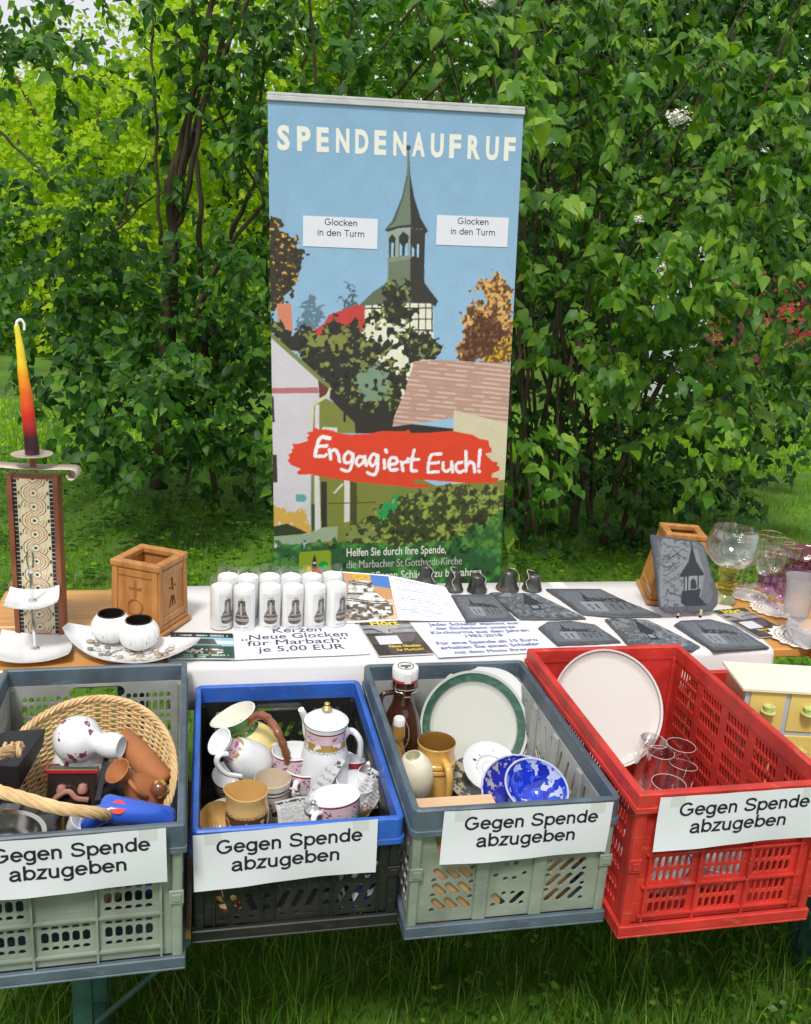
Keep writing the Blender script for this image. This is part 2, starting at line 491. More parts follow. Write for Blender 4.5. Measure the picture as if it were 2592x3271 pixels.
def cloud_mesh(name, P, Fm, S_, tv, tf, mt, val):
    tv = np.array(tv); k = len(tv); n = len(P)
    V = (np.einsum('nij,kj->nki', Fm, tv) * S_[:, None, None] + P[:, None, :]).reshape(-1, 3)
    me = bpy.data.meshes.new(name)
    me.vertices.add(len(V)); me.vertices.foreach_set('co', V.astype(np.float32).ravel())
    sizes = np.array([len(f) for f in tf]); flat = np.concatenate([np.array(f) for f in tf])
    allv = (flat[None, :] + (np.arange(n) * k)[:, None]).ravel()
    starts = (np.concatenate([[0], np.cumsum(sizes)[:-1]])[None, :] + (np.arange(n) * len(flat))[:, None]).ravel()
    me.loops.add(len(allv)); me.loops.foreach_set('vertex_index', allv.astype(np.int32))
    me.polygons.add(len(starts)); me.polygons.foreach_set('loop_start', starts.astype(np.int32))
    me.update(calc_edges=True)
    a = me.attributes.new('v', 'FLOAT', 'POINT')
    a.data.foreach_set('value', np.repeat(val, k).astype(np.float32))
    me.materials.append(mt)
    me.polygons.foreach_set('use_smooth', [True] * len(me.polygons))
    return me
LEAFDATA = {}
def plant_leaves(parent, P, D, N, S_, mt, shape='heart', nind=0, off=(0, 0, 0)):
    """nearest leaves that show become parts of their own, the rest one mesh"""
    P, D, N, S_ = map(np.array, (P, D, N, S_))
    Fm = frames(D, N)
    tvs = {'heart': HEARTS, 'simple': [SIMPLE_V], 'lance': [LANCE_V]}[shape]
    tf = {'heart': HEART_F, 'simple': SIMPLE_F, 'lance': LANCE_F}[shape]
    val = RNG.random(len(P))
    rel = P - np.array(CO)
    z = rel @ np.array(CF)
    px = 1296 + FPX * (rel @ np.array(CR)) / z; py = 1635.5 - FPX * (rel @ np.array(CU)) / z
    vis = (px > 0) & (px < 2592) & (py > 0) & (py < 1900) & ~((px > 850) & (px < 1660) & (py > 330))
    score = np.where(vis, S_ / z, 0)
    order = np.argsort(-score)
    ind = order[:nind]; rest = order[nind:]
    for j, i in enumerate(ind):
        kk = (mt.name, shape, j % len(tvs))
        if kk not in LEAFDATA:
            LEAFDATA[kk] = mesh('leaf', (tvs[j % len(tvs)], tf), mt, True, 180)
        o = bpy.data.objects.new('leaf', LEAFDATA[kk]); COL.objects.link(o); o.parent = parent
        M = Matrix([[*(Fm[i][r] * S_[i]), P[i][r] - off[r]] for r in range(3)] + [[0, 0, 0, 1]])
        o.matrix_local = M
    nv = len(tvs)
    mes = []
    for q in range(nv):
        r = rest[q::nv]
        if len(r): mes.append(cloud_mesh('foliage', P[r] - np.array(off), Fm[r], S_[r], tvs[q], tf, mt, val[r]))
    if len(mes) > 1:                                    # join the variants into one part
        bmm = bmesh.new()
        for q in mes: bmm.from_mesh(q)
        me = bpy.data.meshes.new('foliage'); bmm.to_mesh(me); bmm.free(); me.materials.append(mt)
        for q in mes: bpy.data.meshes.remove(q)
    else: me = mes[0]
    ob('foliage', None, None, parent, data=me, kind='stuff')
def grow(cells, lsize, per, tl=(.12, .3), droop=.5, seed=1, twigs=None):
    """twigs with paired leaves in clumps; cells = (x,y,z,r,weight)"""
    r = random.Random(seed)
    P, D, N, S_ = [], [], [], []
    for cx, cy, cz, rad, wt in cells:
        nt_ = max(1, int(per * wt + r.random()))
        for _ in range(nt_):
            o = Vector((r.gauss(0, 1), r.gauss(0, 1), r.gauss(0, .9))).normalized() * rad * r.random() ** .5
            p = Vector((cx, cy, cz)) + o
            d = (o.normalized() * .6 + Vector((r.gauss(0, .5), r.gauss(-.25, .5), r.gauss(.15, .45)))).normalized()
            L = r.uniform(*tl); n = max(2, int(L / (lsize * .62)))
            pts = [tuple(p)]
            for k in range(n):
                d = (d + Vector((0, 0, -.12 * droop)) + Vector((r.gauss(0, .08), r.gauss(0, .08), r.gauss(0, .06)))).normalized()
                p = p + d * (L / n)
                pts.append(tuple(p))
                side = d.cross(Vector((0, 0, 1)))
                if side.length < .1: side = Vector((1, 0, 0))
                side.normalize()
                if k % 2: side = (side + Vector((0, -.5, .5))).normalized()
                for s in (-1, 1):
                    ld = (d * .45 + side * s * .75 + Vector((0, 0, -droop * r.uniform(.3, 1.3))) + Vector((r.gauss(0, .2), r.gauss(-.1, .2), 0))).normalized()
                    nn = Vector((r.gauss(0, .4), r.gauss(-.45, .35), r.uniform(.25, 1.1)))
                    P.append(tuple(p + ld * lsize * .12)); D.append(tuple(ld)); N.append(tuple(nn)); S_.append(lsize * r.uniform(.5, 1.42))
            if twigs is not None and len(pts) > 1: twigs.append(pts)
    return P, D, N, S_
BARK = mat('bark_brown', (.085, .064, .036), .9, var=.45, nscale=18, stretch=(1, 1, .3), bump=.7, bscale=40)
TWIG = mat('twig_brown', (.085, .06, .035), .85, var=.3, nscale=12)
def twig_mesh(tw, r0=.0022):
    return cat(*[tube(p, (r0, r0 * .4), 3, False) for p in tw]) if tw else ([], [])
def stem(parent, pts, r0, r1, name='stem', seg=8, n=5):
    L = smoothline([(*p, 0) for p in pts], n)
    L = [p[:3] for p in L]
    k = len(L)
    rr = [r0 + (r1 - r0) * (i / (k - 1)) ** .8 for i in range(k)]
    L = [(x + .006 * math.sin(i * 1.7 + x * 9), y, z) for i, (x, y, z) in enumerate(L)]
    return ob(name, tube(L, rr, seg), BARK, parent, True, ang=180)
def grid_cells(x0, x1, y0, y1, step, Yf, dens, seed, rad=.85):
    r = random.Random(seed); out = []
    y = y0
    while y < y1:
        x = x0
        while x < x1:
            px, py = x + r.uniform(-.5, .5) * step, y + r.uniform(-.5, .5) * step
            dd = dens(px, py)
            if dd > 0 and r.random() < dd * 1.3:
                Y = Yf(px, py) + r.gauss(0, .14)
                p = atY(px, py, Y)
                if p.z > .06:
                    out.append((p.x, p.y, p.z, step / FPX * Y * rad, dd))
            x += step
        y += step
    return out
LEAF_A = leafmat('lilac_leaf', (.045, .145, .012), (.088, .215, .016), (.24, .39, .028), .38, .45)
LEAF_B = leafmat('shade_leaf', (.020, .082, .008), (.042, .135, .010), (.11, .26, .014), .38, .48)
LEAF_C = leafmat('sunlight_tinted_leaf', (.26, .42, .008), (.36, .52, .012), (.50, .58, .03), .5, .6)  # sunlight on the far trees painted in as a very bright green
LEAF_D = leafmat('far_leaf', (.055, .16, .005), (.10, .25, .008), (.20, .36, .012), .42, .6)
LEAF_DK = leafmat('shade_tinted_leaf', (.012, .048, .006), (.022, .08, .008), (.05, .14, .010), .3, .5)  # darkened leaf green: shade of the bush interior and hollows painted into the colour
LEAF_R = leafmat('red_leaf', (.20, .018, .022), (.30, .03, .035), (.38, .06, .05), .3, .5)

# ---- right: the big lilac that hangs forward over the lawn
lb = thing('lilac_bush', 'large white lilac bush with hanging heart-shaped leaves right of the banner', 'bush', (2.2, 5.4, 0))
OFF = (2.2, 5.4, 0)
def YA(px, py):
    return 4.55 + .0000006 * (py - 900) ** 2 + .35 * math.sin(px * .006 + py * .004) + (.35 if py > 1350 else 0) - (.25 if px < 1760 and py < 1000 else 0)
def dA(px, py):
    if px < 1640 + (0 if py < 1500 else 20): return 0
    if 1655 < px < 2060 and 1170 < py < 1700: return .10
    if px < 1760 and 1250 < py < 1660: return .6
    if px < 1850 and 330 < py < 640: return .3
    
    if 2250 < px < 2592 and 830 < py < 1110: return .75
    if px > 2250 and 60 < py < 230: return .3
    if px > 2150 and py < 620: return .7
    if py > 1560 + max(0, (px - 2100)) * .05 and px > 2250: return 0
    if py > 1330 and px > 2380: return .35
    if py > 1690 : return 0
    return 1
cellsA = grid_cells(1620, 2700, -120, 1730, 118, YA, dA, 3)
cellsI = grid_cells(1620, 2700, -160, 1640, 135, lambda a, b: YA(a, b) + .55, lambda a, b: min(.7, dA(a, b)), 4)
cellsI += grid_cells(1640, 2700, -200, 1500, 140, lambda a, b: YA(a, b) + 1.1, lambda a, b: .85, 44)
cellsA += [(*atY(px, py, Y), .10, .8) for px, py, Y in ((1670, 540, 3.5), (1690, 620, 3.55), (1700, 420, 3.7), (1610, 300, 3.75), (1560, 330, 3.9), (1500, 70, 4.0), (1450, 110, 4.1),
          (1660, 1150, 3.75), (1650, 1480, 3.8), (1640, 1620, 3.85), (1690, 1390, 3.8), (2150, 180, 3.9), (2240, 110, 3.8), (2270, 200, 3.85), (2060, 120, 3.9), (1960, 330, 3.95), (2350, 420, 3.9), (2420, 520, 3.95), (2200, 640, 4.0), (2330, 760, 3.9), (2080, 860, 3.9), (1960, 960, 4.0), (2480, 1000, 3.95), (1900, 1180, 4.0), (2120, 1230, 4.0), (2300, 1290, 4.0), (2200, 1500, 4.1))]
twA = []
A = grow(cellsA, .060, 4.9, (.12, .30), .8, 21, twA)
plant_leaves(lb, *A, LEAF_A, 'heart', 300, OFF)
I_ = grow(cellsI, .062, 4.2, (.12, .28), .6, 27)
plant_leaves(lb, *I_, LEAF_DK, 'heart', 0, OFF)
ob('twigs', tr(twig_mesh(twA[::2]), loc=(-2.2, -5.4, 0)), TWIG, lb, kind='stuff')
r_ = random.Random(5)
base = Vector((0, 0, 0))
for i in range(17):                                       # stems fan out of the stool at the bush's foot
    a = r_.uniform(-1, 1); y0 = r_.uniform(-.35, .5)
    x0 = r_.uniform(-.35, .45)
    top = (x0 + a * 1.5 - .1, y0 - r_.uniform(.0, .9), r_.uniform(2.3, 3.6))
    mid = (x0 + a * .45, y0 + r_.uniform(-.1, .2), 1.2)
    stem(lb, [(x0, y0, -.03), (x0 + a * .1, y0, .5), mid, ((mid[0] + top[0]) / 2 + a * .1, (mid[1] + top[1]) / 2, (mid[2] + top[2]) / 2 + .15), top], r_.uniform(.012, .03), .004)
for i in range(14):                                       # long arching side branches
    P0 = Vector((r_.uniform(-.3, .4), r_.uniform(-.2, .2), r_.uniform(1.0, 2.4)))
    E_ = Vector((r_.uniform(-1.1, 1.6), r_.uniform(-1.2, -.5), P0.z - r_.uniform(-.3, .9)))
    stem(lb, [tuple(P0), tuple((P0 + E_) / 2 + Vector((0, 0, .35))), tuple(E_)], .009, .003)
for i in range(12):                                       # upright shoots seen just right of the banner
    p = atY(1660 + r_.uniform(0, 330), 1250, 5.0) ; q = atY(1640 + r_.uniform(-60, 360), -60, 5.0)
    stem(lb, [(p.x - 2.2, p.y - 5.4 + r_.uniform(-.2, .5), .2), ((p.x + q.x) / 2 - 2.2 + r_.uniform(-.08, .08), -.3, 1.6), (q.x - 2.2, -.3 + r_.uniform(-.3, .3), q.z)], r_.uniform(.008, .016), .005)
BLOS = mat('blossom_white', (.85, .84, .76), .7, var=.1, nscale=90)
for px, py, Y, s in ((2165, 375, 3.75, .085), (2108, 850, 3.9, .06), (1560, 5, 4.2, .05), (2045, 700, 4.0, .035)):
    c = atY(px, py, Y) - Vector(OFF)
    fl = []
    for k in range(150):
        o = Vector((r_.gauss(0, .36), r_.gauss(0, .26), r_.gauss(0, .22))) * s * .8
        fl.append(tr(([(-.6, -.6, 0), (.6, -.6, 0), (.6, .6, 0), (-.6, .6, 0), (0, 0, .4)], [(0, 1, 4), (1, 2, 4), (2, 3, 4), (3, 0, 4)]),
                     Matrix.Translation(c + o) @ Matrix.Rotation(r_.uniform(0, 6), 4, 'Z') @ Matrix.Rotation(r_.uniform(-1, 1.4), 4, 'X') @ Matrix.Scale(.0085, 4)))
    ob('blossom', cat(*fl), BLOS, lb)

# ---- dark undergrowth at the lilac's foot
ub = thing('undergrowth_bush', 'dark low bush in the shade under the lilac, right of the banner', 'bush', (1.7, 5.5, 0))
cu_ = grid_cells(1560, 2420, 1250, 1800, 95, lambda a, b: 5.35 - (b - 1250) * .0010, lambda a, b: (.85 if b > 1380 else .5) * (1 if a < 2250 or b < 1650 else .4), 9)
G = grow(cu_, .055, 4.5, (.1, .22), .6, 33)
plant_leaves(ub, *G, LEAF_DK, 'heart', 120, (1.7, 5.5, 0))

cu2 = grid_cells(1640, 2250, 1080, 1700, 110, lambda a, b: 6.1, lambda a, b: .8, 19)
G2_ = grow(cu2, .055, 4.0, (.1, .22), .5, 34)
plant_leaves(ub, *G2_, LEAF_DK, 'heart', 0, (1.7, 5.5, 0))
ub2 = thing('undergrowth_bush', 'dark low bush round the feet of the twin trunks, left of the banner', 'bush', (-.2, 5.9, 0))
cu3 = grid_cells(150, 880, 1130, 1540, 95, lambda a, b: 6.15 - (b - 1130) * .0008, lambda a, b: .9 if a > 180 and b < 1420 + (a - 150) * .2 else .1, 29)
G3_ = grow(cu3, .06, 4.2, (.1, .24), .6, 35)
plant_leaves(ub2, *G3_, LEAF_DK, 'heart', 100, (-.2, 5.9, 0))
ob('stem', tube([(0, .1, 0), (.1, .05, .5), (.3, 0, .9)], (.014, .005), 6), BARK, ub2)

# ---- left: many-stemmed lilac tree
lt = thing('lilac_tree', 'tall lilac with two bare twin trunks left of the banner', 'tree', (-.25, 5.9, 0))
OL = Vector((-.25, 5.9, 0))
def path(*pts, Y=5.9):
    return [tuple(atY(px, py, Y + dy) - OL) for px, py, dy in pts]
for k, (pts, a, b) in enumerate((
    (path((500, 1560, 0), (525, 1290, 0), (525, 1080, 0), (540, 850, 0), (550, 720, 0), (540, 600, 0), (575, 480, .1), (610, 330, .1), (640, 180, .15), (690, -60, .2)), .044, .016),
    (path((520, 1560, .1), (545, 1150, .1), (558, 900, .1), (556, 700, .1), (580, 560, .1), (650, 330, .2), (700, 170, .2), (780, -60, .25)), .036, .014),
    (path((545, 735, 0), (580, 690, 0), (620, 500, -.1), (660, 300, -.1), (740, 120, -.1), (820, -60, -.1)), .022, .010),
    (path((515, 780, 0), (503, 600, -.1), (498, 350, -.1), (485, 150, -.1), (500, -60, -.1)), .012, .006),
    (path((560, 700, 0), (600, 420, 0), (650, 250, 0), (670, 50, 0), (690, -60, 0)), .018, .008),
    (path((675, 1280, .3), (655, 1120, .3), (650, 960, .3), (636, 800, .3), (640, 600, .4), (600, 380, .4), (560, 100, .4)), .032, .010),
    (path((690, 1290, .2), (690, 1100, .3), (665, 950, .3), (700, 830, .3), (760, 700, .3), (820, 560, .3), (850, 400, .3)), .030, .010),
    (path((850, 1000, .5), (845, 700, .5), (830, 400, .5), (850, 100, .5)), .02, .010),
    (path((250, 1300, .4), (245, 1150, .4), (250, 980, .4), (240, 800, .4)), .022, .010),
    (path((0, 420, -1.0), (80, 500, -1.0), (160, 570, -1.1)), .008, .003),
    (path((380, 720, -.4), (420, 600, -.4), (470, 480, -.5)), .008, .003),
    (path((560, 430, .2), (700, 380, .2), (760, 330, .2)), .009, .004),
    (path((350, 760, .2), (470, 640, .2), (540, 610, .1)), .010, .004))):
    stem(lt, pts, a, b, 'trunk' if k in (0, 1) else 'stem')
def dL(px, py):
    if px > 880: return 0
    if py < 330 and px < 260: return .55
    if 90 < px < 480 and py < 560: return .05
    if px < 90 and 300 < py < 1000: return .25
    if py < 520 and px >= 470: return .72
    if 330 <= py < 520 and px <= 150: return .30
    if px < 150 and 520 <= py < 700: return .4
    if 480 < px and 420 < py < 760: return .30
    if 100 < px < 420 and 560 < py < 780: return .9
    if 780 <= py < 1130: return .95 if px > 60 else .4
    if 1030 <= py < 1100 and 290 < px < 590: return .4
    if 1130 <= py < 1560:
        return .9 if px > 200 - (py - 1130) * .05 and py < 1400 + (px - 150) * .2 else 0
    return .5
def YL(px, py): return 5.75 + .45 * math.sin(px * .008 + 1) * math.cos(py * .005) + (-.5 if py > 1130 else 0) + (-.9 if px < 240 and py < 500 else 0)
twL = []
cL = grid_cells(-60, 880, -120, 1560, 100, YL, dL, 12)
cL += grid_cells(60, 880, 480, 1480, 115, lambda a, b: YL(a, b) + .7, lambda a, b: .75 * dL(a, b), 13)
B_ = grow(cL, .058, 5.2, (.12, .30), .6, 22, twL)
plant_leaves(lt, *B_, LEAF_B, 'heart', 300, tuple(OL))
ob('twigs', tr(twig_mesh(twL[::2], .0026), loc=tuple(-OL)), TWIG, lt, kind='stuff')

# ---- middle: shrubs behind the banner
mb_ = thing('hedge_shrub', 'leafy shrub with crossing dark stems seen above the banner top', 'shrub', (.9, 6.2, 0))
cm = grid_cells(830, 1700, -120, 360, 105, lambda a, b: 5.6 + .3 * math.sin(a * .01), lambda a, b: .75, 31)
cm += grid_cells(830, 1700, -120, 1400, 160, lambda a, b: 6.3 + .3 * math.sin(a * .013), lambda a, b: .8, 32)
twM = []
G = grow(cm, .062, 4.3, (.12, .28), .6, 41, twM)
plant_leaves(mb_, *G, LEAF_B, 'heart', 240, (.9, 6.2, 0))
ob('twigs', tr(twig_mesh(twM[::2], .0028), loc=(-.9, -6.2, 0)), TWIG, mb_, kind='stuff')
r_ = random.Random(15)
for i in range(12):
    x0 = r_.uniform(-.9, .9)
    stem(mb_, [(x0, r_.uniform(-.4, .2), 0), (x0 + r_.uniform(-.2, .2), -.2, 1.3), (x0 + r_.uniform(-.6, .6), -.3, 2.4), (x0 + r_.uniform(-1, 1), -.5, 3.6)], r_.uniform(.012, .026), .006)

# ---- far side of the lawn
def far_tree(label, px, py0, py1, wpx, Y, mt, ls, step, dens, seed, name='tree', cat_='tree', nind=0):
    b = atY(px, 1100, Y)
    t = thing(name, label, cat_, (b.x, Y, 0))
    c = grid_cells(px - wpx, px + wpx, py0, py1, step, lambda a, b_: Y + 1.2 * ((a - px) / wpx) ** 2, lambda a, b_: dens(a, b_), seed, .9)
    c += grid_cells(px - wpx, px + wpx, py0, py1, step * 1.2, lambda a, b_: Y + 1.0 + 1.2 * ((a - px) / wpx) ** 2, lambda a, b_: dens(a, b_), seed + 50, .9)
    r = random.Random(seed)
    P, D, N, S_ = [], [], [], []
    for cx, cy, cz, rad, wt in c:
        for _ in range(int(26 * wt)):
            o = Vector((r.gauss(0, 1), r.gauss(0, 1), r.gauss(0, 1))).normalized() * rad * r.random() ** .4
            P.append((cx + o.x, cy + o.y, cz + o.z)); D.append((r.gauss(0, 1), r.gauss(-.2, .7), r.gauss(-.5, .6)))
            N.append((r.gauss(0, .5), r.gauss(-.5, .5), r.uniform(.1, 1))); S_.append(ls * r.uniform(.6, 1.3))
    if P: plant_leaves(t, P, D, N, S_, mt, 'simple', nind, (b.x, Y, 0))
    zt = atY(px, max(py0, -200), Y).z
    ob('trunk', tube([(0, .6, 0), (.05, .6, zt * .4), (-.05, .7, zt * .8)], (.13, .04), 8), BARK, t)
    for s in (-1, 1):
        ob('limb', tube([(0, .6, zt * .35), (s * .5, .6, zt * .6), (s * 1.0, .7, zt * .85)], (.06, .02), 6), BARK, t)
    return t
def d_tl(a, b):
    if b < 260 and a < 480: return .35
    return 1
far_tree('bright yellow-green tree with full light painted into its leaves, far behind the left lilac', 330, 60, 1080, 330, 12.0, LEAF_C, .10, 46, d_tl, 61)
far_tree('pale grey-green tree against the white sky at the top left', 60, -150, 560, 330, 15.0, LEAF_D, .12, 60, lambda a, b: .38, 62)
far_tree('mid-green tree far behind the stems left of the banner', 760, -150, 1080, 300, 13.5, LEAF_C, .12, 52, lambda a, b: .85, 63)
far_tree('green tree far behind the banner', 1250, -260, 1060, 330, 14.5, LEAF_D, .13, 60, lambda a, b: 1, 64)
far_tree('dark green tree far behind the lilac, above the white pavilion', 1900, -260, 900, 330, 12.5, LEAF_B, .14, 56, lambda a, b: 1, 65)
far_tree('dark green tree at the far right edge above the red maple', 2480, -260, 960, 330, 12.0, LEAF_B, .14, 56, lambda a, b: 1, 66)
far_tree('dark bush with purple-red leaves on the right behind the lilac', 2470, 900, 1180, 200, 9.0, LEAF_R, .075, 48, lambda a, b: .62, 67, 'red_maple', 'bush')
far_tree('green shrub with fresh bright leaves low on the right', 2420, 1150, 1420, 230, 10.2, LEAF_D, .07, 46, lambda a, b: .8, 68, 'shrub', 'shrub')
far_tree('dark low bush by the lawn at the left edge', 60, 700, 1110, 190, 12.5, LEAF_B, .09, 44, lambda a, b: .95, 69, 'shrub', 'bush')
far_tree('leafy green bush across the lawn behind the twin trunks', 560, 950, 1180, 330, 10.6, LEAF_D, .08, 46, lambda a, b: .8, 70, 'shrub', 'bush')

def hedge():
    t = thing('tall_hedge', 'tall clipped hedge closing off the garden far behind everything', 'hedge', (3, 20, 0))
    r = random.Random(3); P, D, N, S_ = [], [], [], []
    for _ in range(20000):
        x = r.uniform(-13, 14); z = r.random() * (4.2 + .5 * math.sin(x) + 3.2 * min(1, max(0, (x + 2.5) / 3)))
        P.append((x + 3, 20 + r.uniform(-.4, .4), z + .2)); D.append((r.gauss(0, 1), r.gauss(-.2, .4), r.gauss(-.3, .7)))
        N.append((r.gauss(0, .5), -1, r.uniform(.1, 1))); S_.append(r.uniform(.18, .34))
    plant_leaves(t, P, D, N, S_, LEAF_D, 'simple', 0, (3, 20, 0))
    ob('core', box(-13, 14, .3, 1.0, 0, 4.0), mat('hedge_core', (.02, .045, .012), .9, var=.5, nscale=3), t)
hedge()
# white pavilion and white garden wall glimpsed through the leaves
WH = mat('white_paint', (.62, .64, .66), .6, var=.25, nscale=5)
p0 = atY(2120, 1330, 11.0)
pv = thing('white_pavilion', 'white garden pavilion glimpsed through the leaves of the right lilac', 'pavilion', (p0.x, 11.0, 0))
ob('wall_panel', box(-.38, .42, 0, .06, 0, 2.1), WH, pv)
ob('wall_panel', box(.75, 1.15, 0.02, .08, 0, .62), WH, pv)
q0 = atY(430, 1076, 12.5)
gw = thing('garden_bench', 'white garden bench across the lawn between the left trunks', 'bench', (q0.x, 12.5, 0))
hh = q0.z
ob('seat', box(-.75, .75, -.25, .2, hh - .45, hh - .41), WH, gw)
for k in range(2): ob('back_slat', box(-.75, .75, .2, .23, hh - .12 - k * .14, hh - .02 - k * .14), WH, gw)
for x in (-.7, .7): ob('leg', cat(box(x - .03, x + .03, .2, .26, 0, hh - .01), box(x - .03, x + .03, -.25, -.19, 0, hh - .455)), WH, gw)
r0_ = atY(2400, 1345, 10.8)
rl = thing('white_railing', 'low white slatted railing on the lawn at the far right', 'railing', (r0_.x, 10.8, 0))
for k in range(4): ob('rail', box(-1.1, 1.1, 0, .03, r0_.z + .06 - k * .13, r0_.z + .10 - k * .13), WH, rl)
for x in (-1.05, 0, 1.05): ob('post', box(x - .03, x + .03, .032, .08, 0, r0_.z + .14), WH, rl)

# ------------------------------------------------------------------ grass and ground cover
def grass(name, x0, x1, y0, y1, n, h, wd, mt, seed, lean=.35, bend=2, mask=None):
    r = np.random.default_rng(seed)
    x = r.uniform(x0, x1, n); y = r.uniform(y0, y1, n)
    if mask is not None:
        k = mask(x, y, r.random(n)); x, y = x[k], y[k]; n = len(x)
    tuft = vnoise(x, y, 6, seed)
    H = h * (.45 + .9 * tuft) * r.uniform(.6, 1.3, n)
    a = r.uniform(0, 2 * PI, n); l = lean * r.uniform(.1, 1.6, n)
    dx, dy = np.cos(a), np.sin(a)
    wx, wy = -dy * wd, dx * wd
    V = np.zeros((n, 5, 3))
    gz = .02 * np.sin(x * 1.1) * np.cos(y * .9) - .014
    for i, (t, k) in enumerate(((0, 1), (0, -1), (.55, .75), (.55, -.75), (1, 0))):
        V[:, i, 0] = x + wx * k * .5 + dx * H * l * t ** bend
        V[:, i, 1] = y + wy * k * .5 + dy * H * l * t ** bend
        V[:, i, 2] = gz + H * t * (1 - .25 * l * t)
    me = bpy.data.meshes.new(name)
    me.vertices.add(n * 5); me.vertices.foreach_set('co', V.astype(np.float32).ravel())
    f = np.array([0, 1, 3, 2, 2, 3, 4]); st = np.array([0, 4])
    me.loops.add(n * 7); me.loops.foreach_set('vertex_index', (f[None] + np.arange(n)[:, None] * 5).ravel().astype(np.int32))
    me.polygons.add(n * 2); me.polygons.foreach_set('loop_start', (st[None] + np.arange(n)[:, None] * 7).ravel().astype(np.int32))
    me.update(calc_edges=True)
    at_ = me.attributes.new('v', 'FLOAT', 'POINT'); at_.data.foreach_set('value', np.repeat(r.random(n), 5).astype(np.float32))
    me.materials.append(mt)
    return ob(name, None, None, data=me)
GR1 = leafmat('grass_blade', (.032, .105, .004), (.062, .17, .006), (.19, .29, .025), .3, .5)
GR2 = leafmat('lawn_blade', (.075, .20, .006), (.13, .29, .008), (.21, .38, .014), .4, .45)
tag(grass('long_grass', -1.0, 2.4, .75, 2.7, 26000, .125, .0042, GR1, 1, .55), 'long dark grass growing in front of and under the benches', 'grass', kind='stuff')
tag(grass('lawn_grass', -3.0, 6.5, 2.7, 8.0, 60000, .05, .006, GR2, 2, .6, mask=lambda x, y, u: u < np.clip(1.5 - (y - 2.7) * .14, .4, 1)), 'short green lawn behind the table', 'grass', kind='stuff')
GR3 = leafmat('sunlight_tinted_grass', (.18, .38, .008), (.26, .48, .010), (.36, .56, .03), .4, .6)  # brighter copy of the lawn blade: sunlight on the back lawn put into the colour
tag(grass('far_grass', -6.0, 11, 7.2, 16, 140000, .05, .014, GR3, 3, .6), 'bright lawn beyond the bushes, sunlight painted into its green', 'grass', kind='stuff')
def cover(name, label, x0, x1, y0, y1, n, s, mt, seed, hgt=.05, mask=None):
    r = random.Random(seed); P, D, N, S_ = [], [], [], []
    while len(P) < n:
        x, y = r.uniform(x0, x1), r.uniform(y0, y1)
        if mask and not mask(x, y, r.random()): continue
        for k in range(3):
            a = r.uniform(0, 2 * PI)
            P.append((x, y, r.uniform(.3, 1) * hgt)); D.append((math.cos(a), math.sin(a), .1)); N.append((r.gauss(0, .3), r.gauss(-.1, .3), 1)); S_.append(s * r.uniform(.6, 1.3))
    o = ob(name, None, None, data=cloud_mesh(name, np.array(P), frames(np.array(D), np.array(N)), np.array(S_), SIMPLE_V, SIMPLE_F, mt, RNG.random(len(P))))
    return tag(o, label, 'ground cover', kind='stuff')
cover('clover_patch', 'clover leaves mixed into the grass at the bottom right', .2, 2.2, .9, 2.0, 1800, .022, LEAF_A, 5, .07, lambda x, y, u: u < max(0, (x - .3)) * .5)
cover('ivy_cover', 'dark leafy ground cover in the shade under the bushes', -1.6, 3.6, 4.4, 7.2, 6500, .042, LEAF_B, 6, .09, lambda x, y, u: u < (.25 if y < 5.0 else .8))
cover('lawn_weeds', 'small broad weeds scattered through the lawn', -1.5, 4, 2.9, 5, 5000, .03, GR2, 7, .05)
# ------------------------------------------------------------------ folding table, benches
T = 0.758
WOOD = mat('beer_table_wood', (.66, .33, .085), .38, col2=(.50, .23, .05), nscale=3, stretch=(1.2, 14, 14), coat=.25)
EDGE = mat('wood_edge', (.42, .24, .08), .5, var=.3, nscale=6)
STEEL = mat('green_steel', (.035, .10, .075), .4, var=.3, nscale=20)
table = thing('folding_table', 'long orange-brown beer garden table under the bells, candles and slates', 'table', (0, 0, 0))
for k in range(2):
    ob('table_board', box(-.56, 1.86, 2.005 + k * .252, 2.2545 + k * .252, .727, .752, .003), WOOD, table)
for xx in (-.55, 1.845):
    ob('end_batten', box(xx - .01, xx + .005, 2.006, 2.505, .70, .7265), EDGE, table)
for xx in (-.2, 1.5):
    fr = ob('leg_frame', cat(*[box(xx - .02, xx + .02, y - .02, y + .02, 0, .726) for y in (2.06, 2.44)], box(xx - .018, xx + .018, 2.081, 2.419, .1, .13),
                             box(xx - .018, xx + .018, 2.081, 2.419, .60, .63)), STEEL, table)
for n_, (y0, lab, l0) in enumerate(((1.447, 'bench with green legs under the front of the crates', 1), (1.70, 'bench between the crates and the table, mostly hidden', 0))):
    bn = thing('folding_bench', ('yellow wooden ' + lab), 'bench', (0, y0, 0), group='benches under the crates')
    ob('seat_board', box(-.58, 1.95, 0, .25, .459, .479, .003), mat('bench_wood', (.55, .30, .05), .4, var=.3, nscale=3, stretch=(1.2, 14, 14), coat=.3), bn)
    for xx in (-.235, 1.515):
        ob('leg', cat(box(xx - .017, xx + .017, .005, .03, 0, .452), box(xx - .017, xx + .017, .22, .245, 0, .452), box(xx - .014, xx + .014, .032, .218, .10, .125)), STEEL, bn)
        s = 1 if xx < 0 else -1
        ob('brace', tube([(xx, .12, .16), (xx + s * .30, .12, .452)], .006, 6), STEEL, bn)

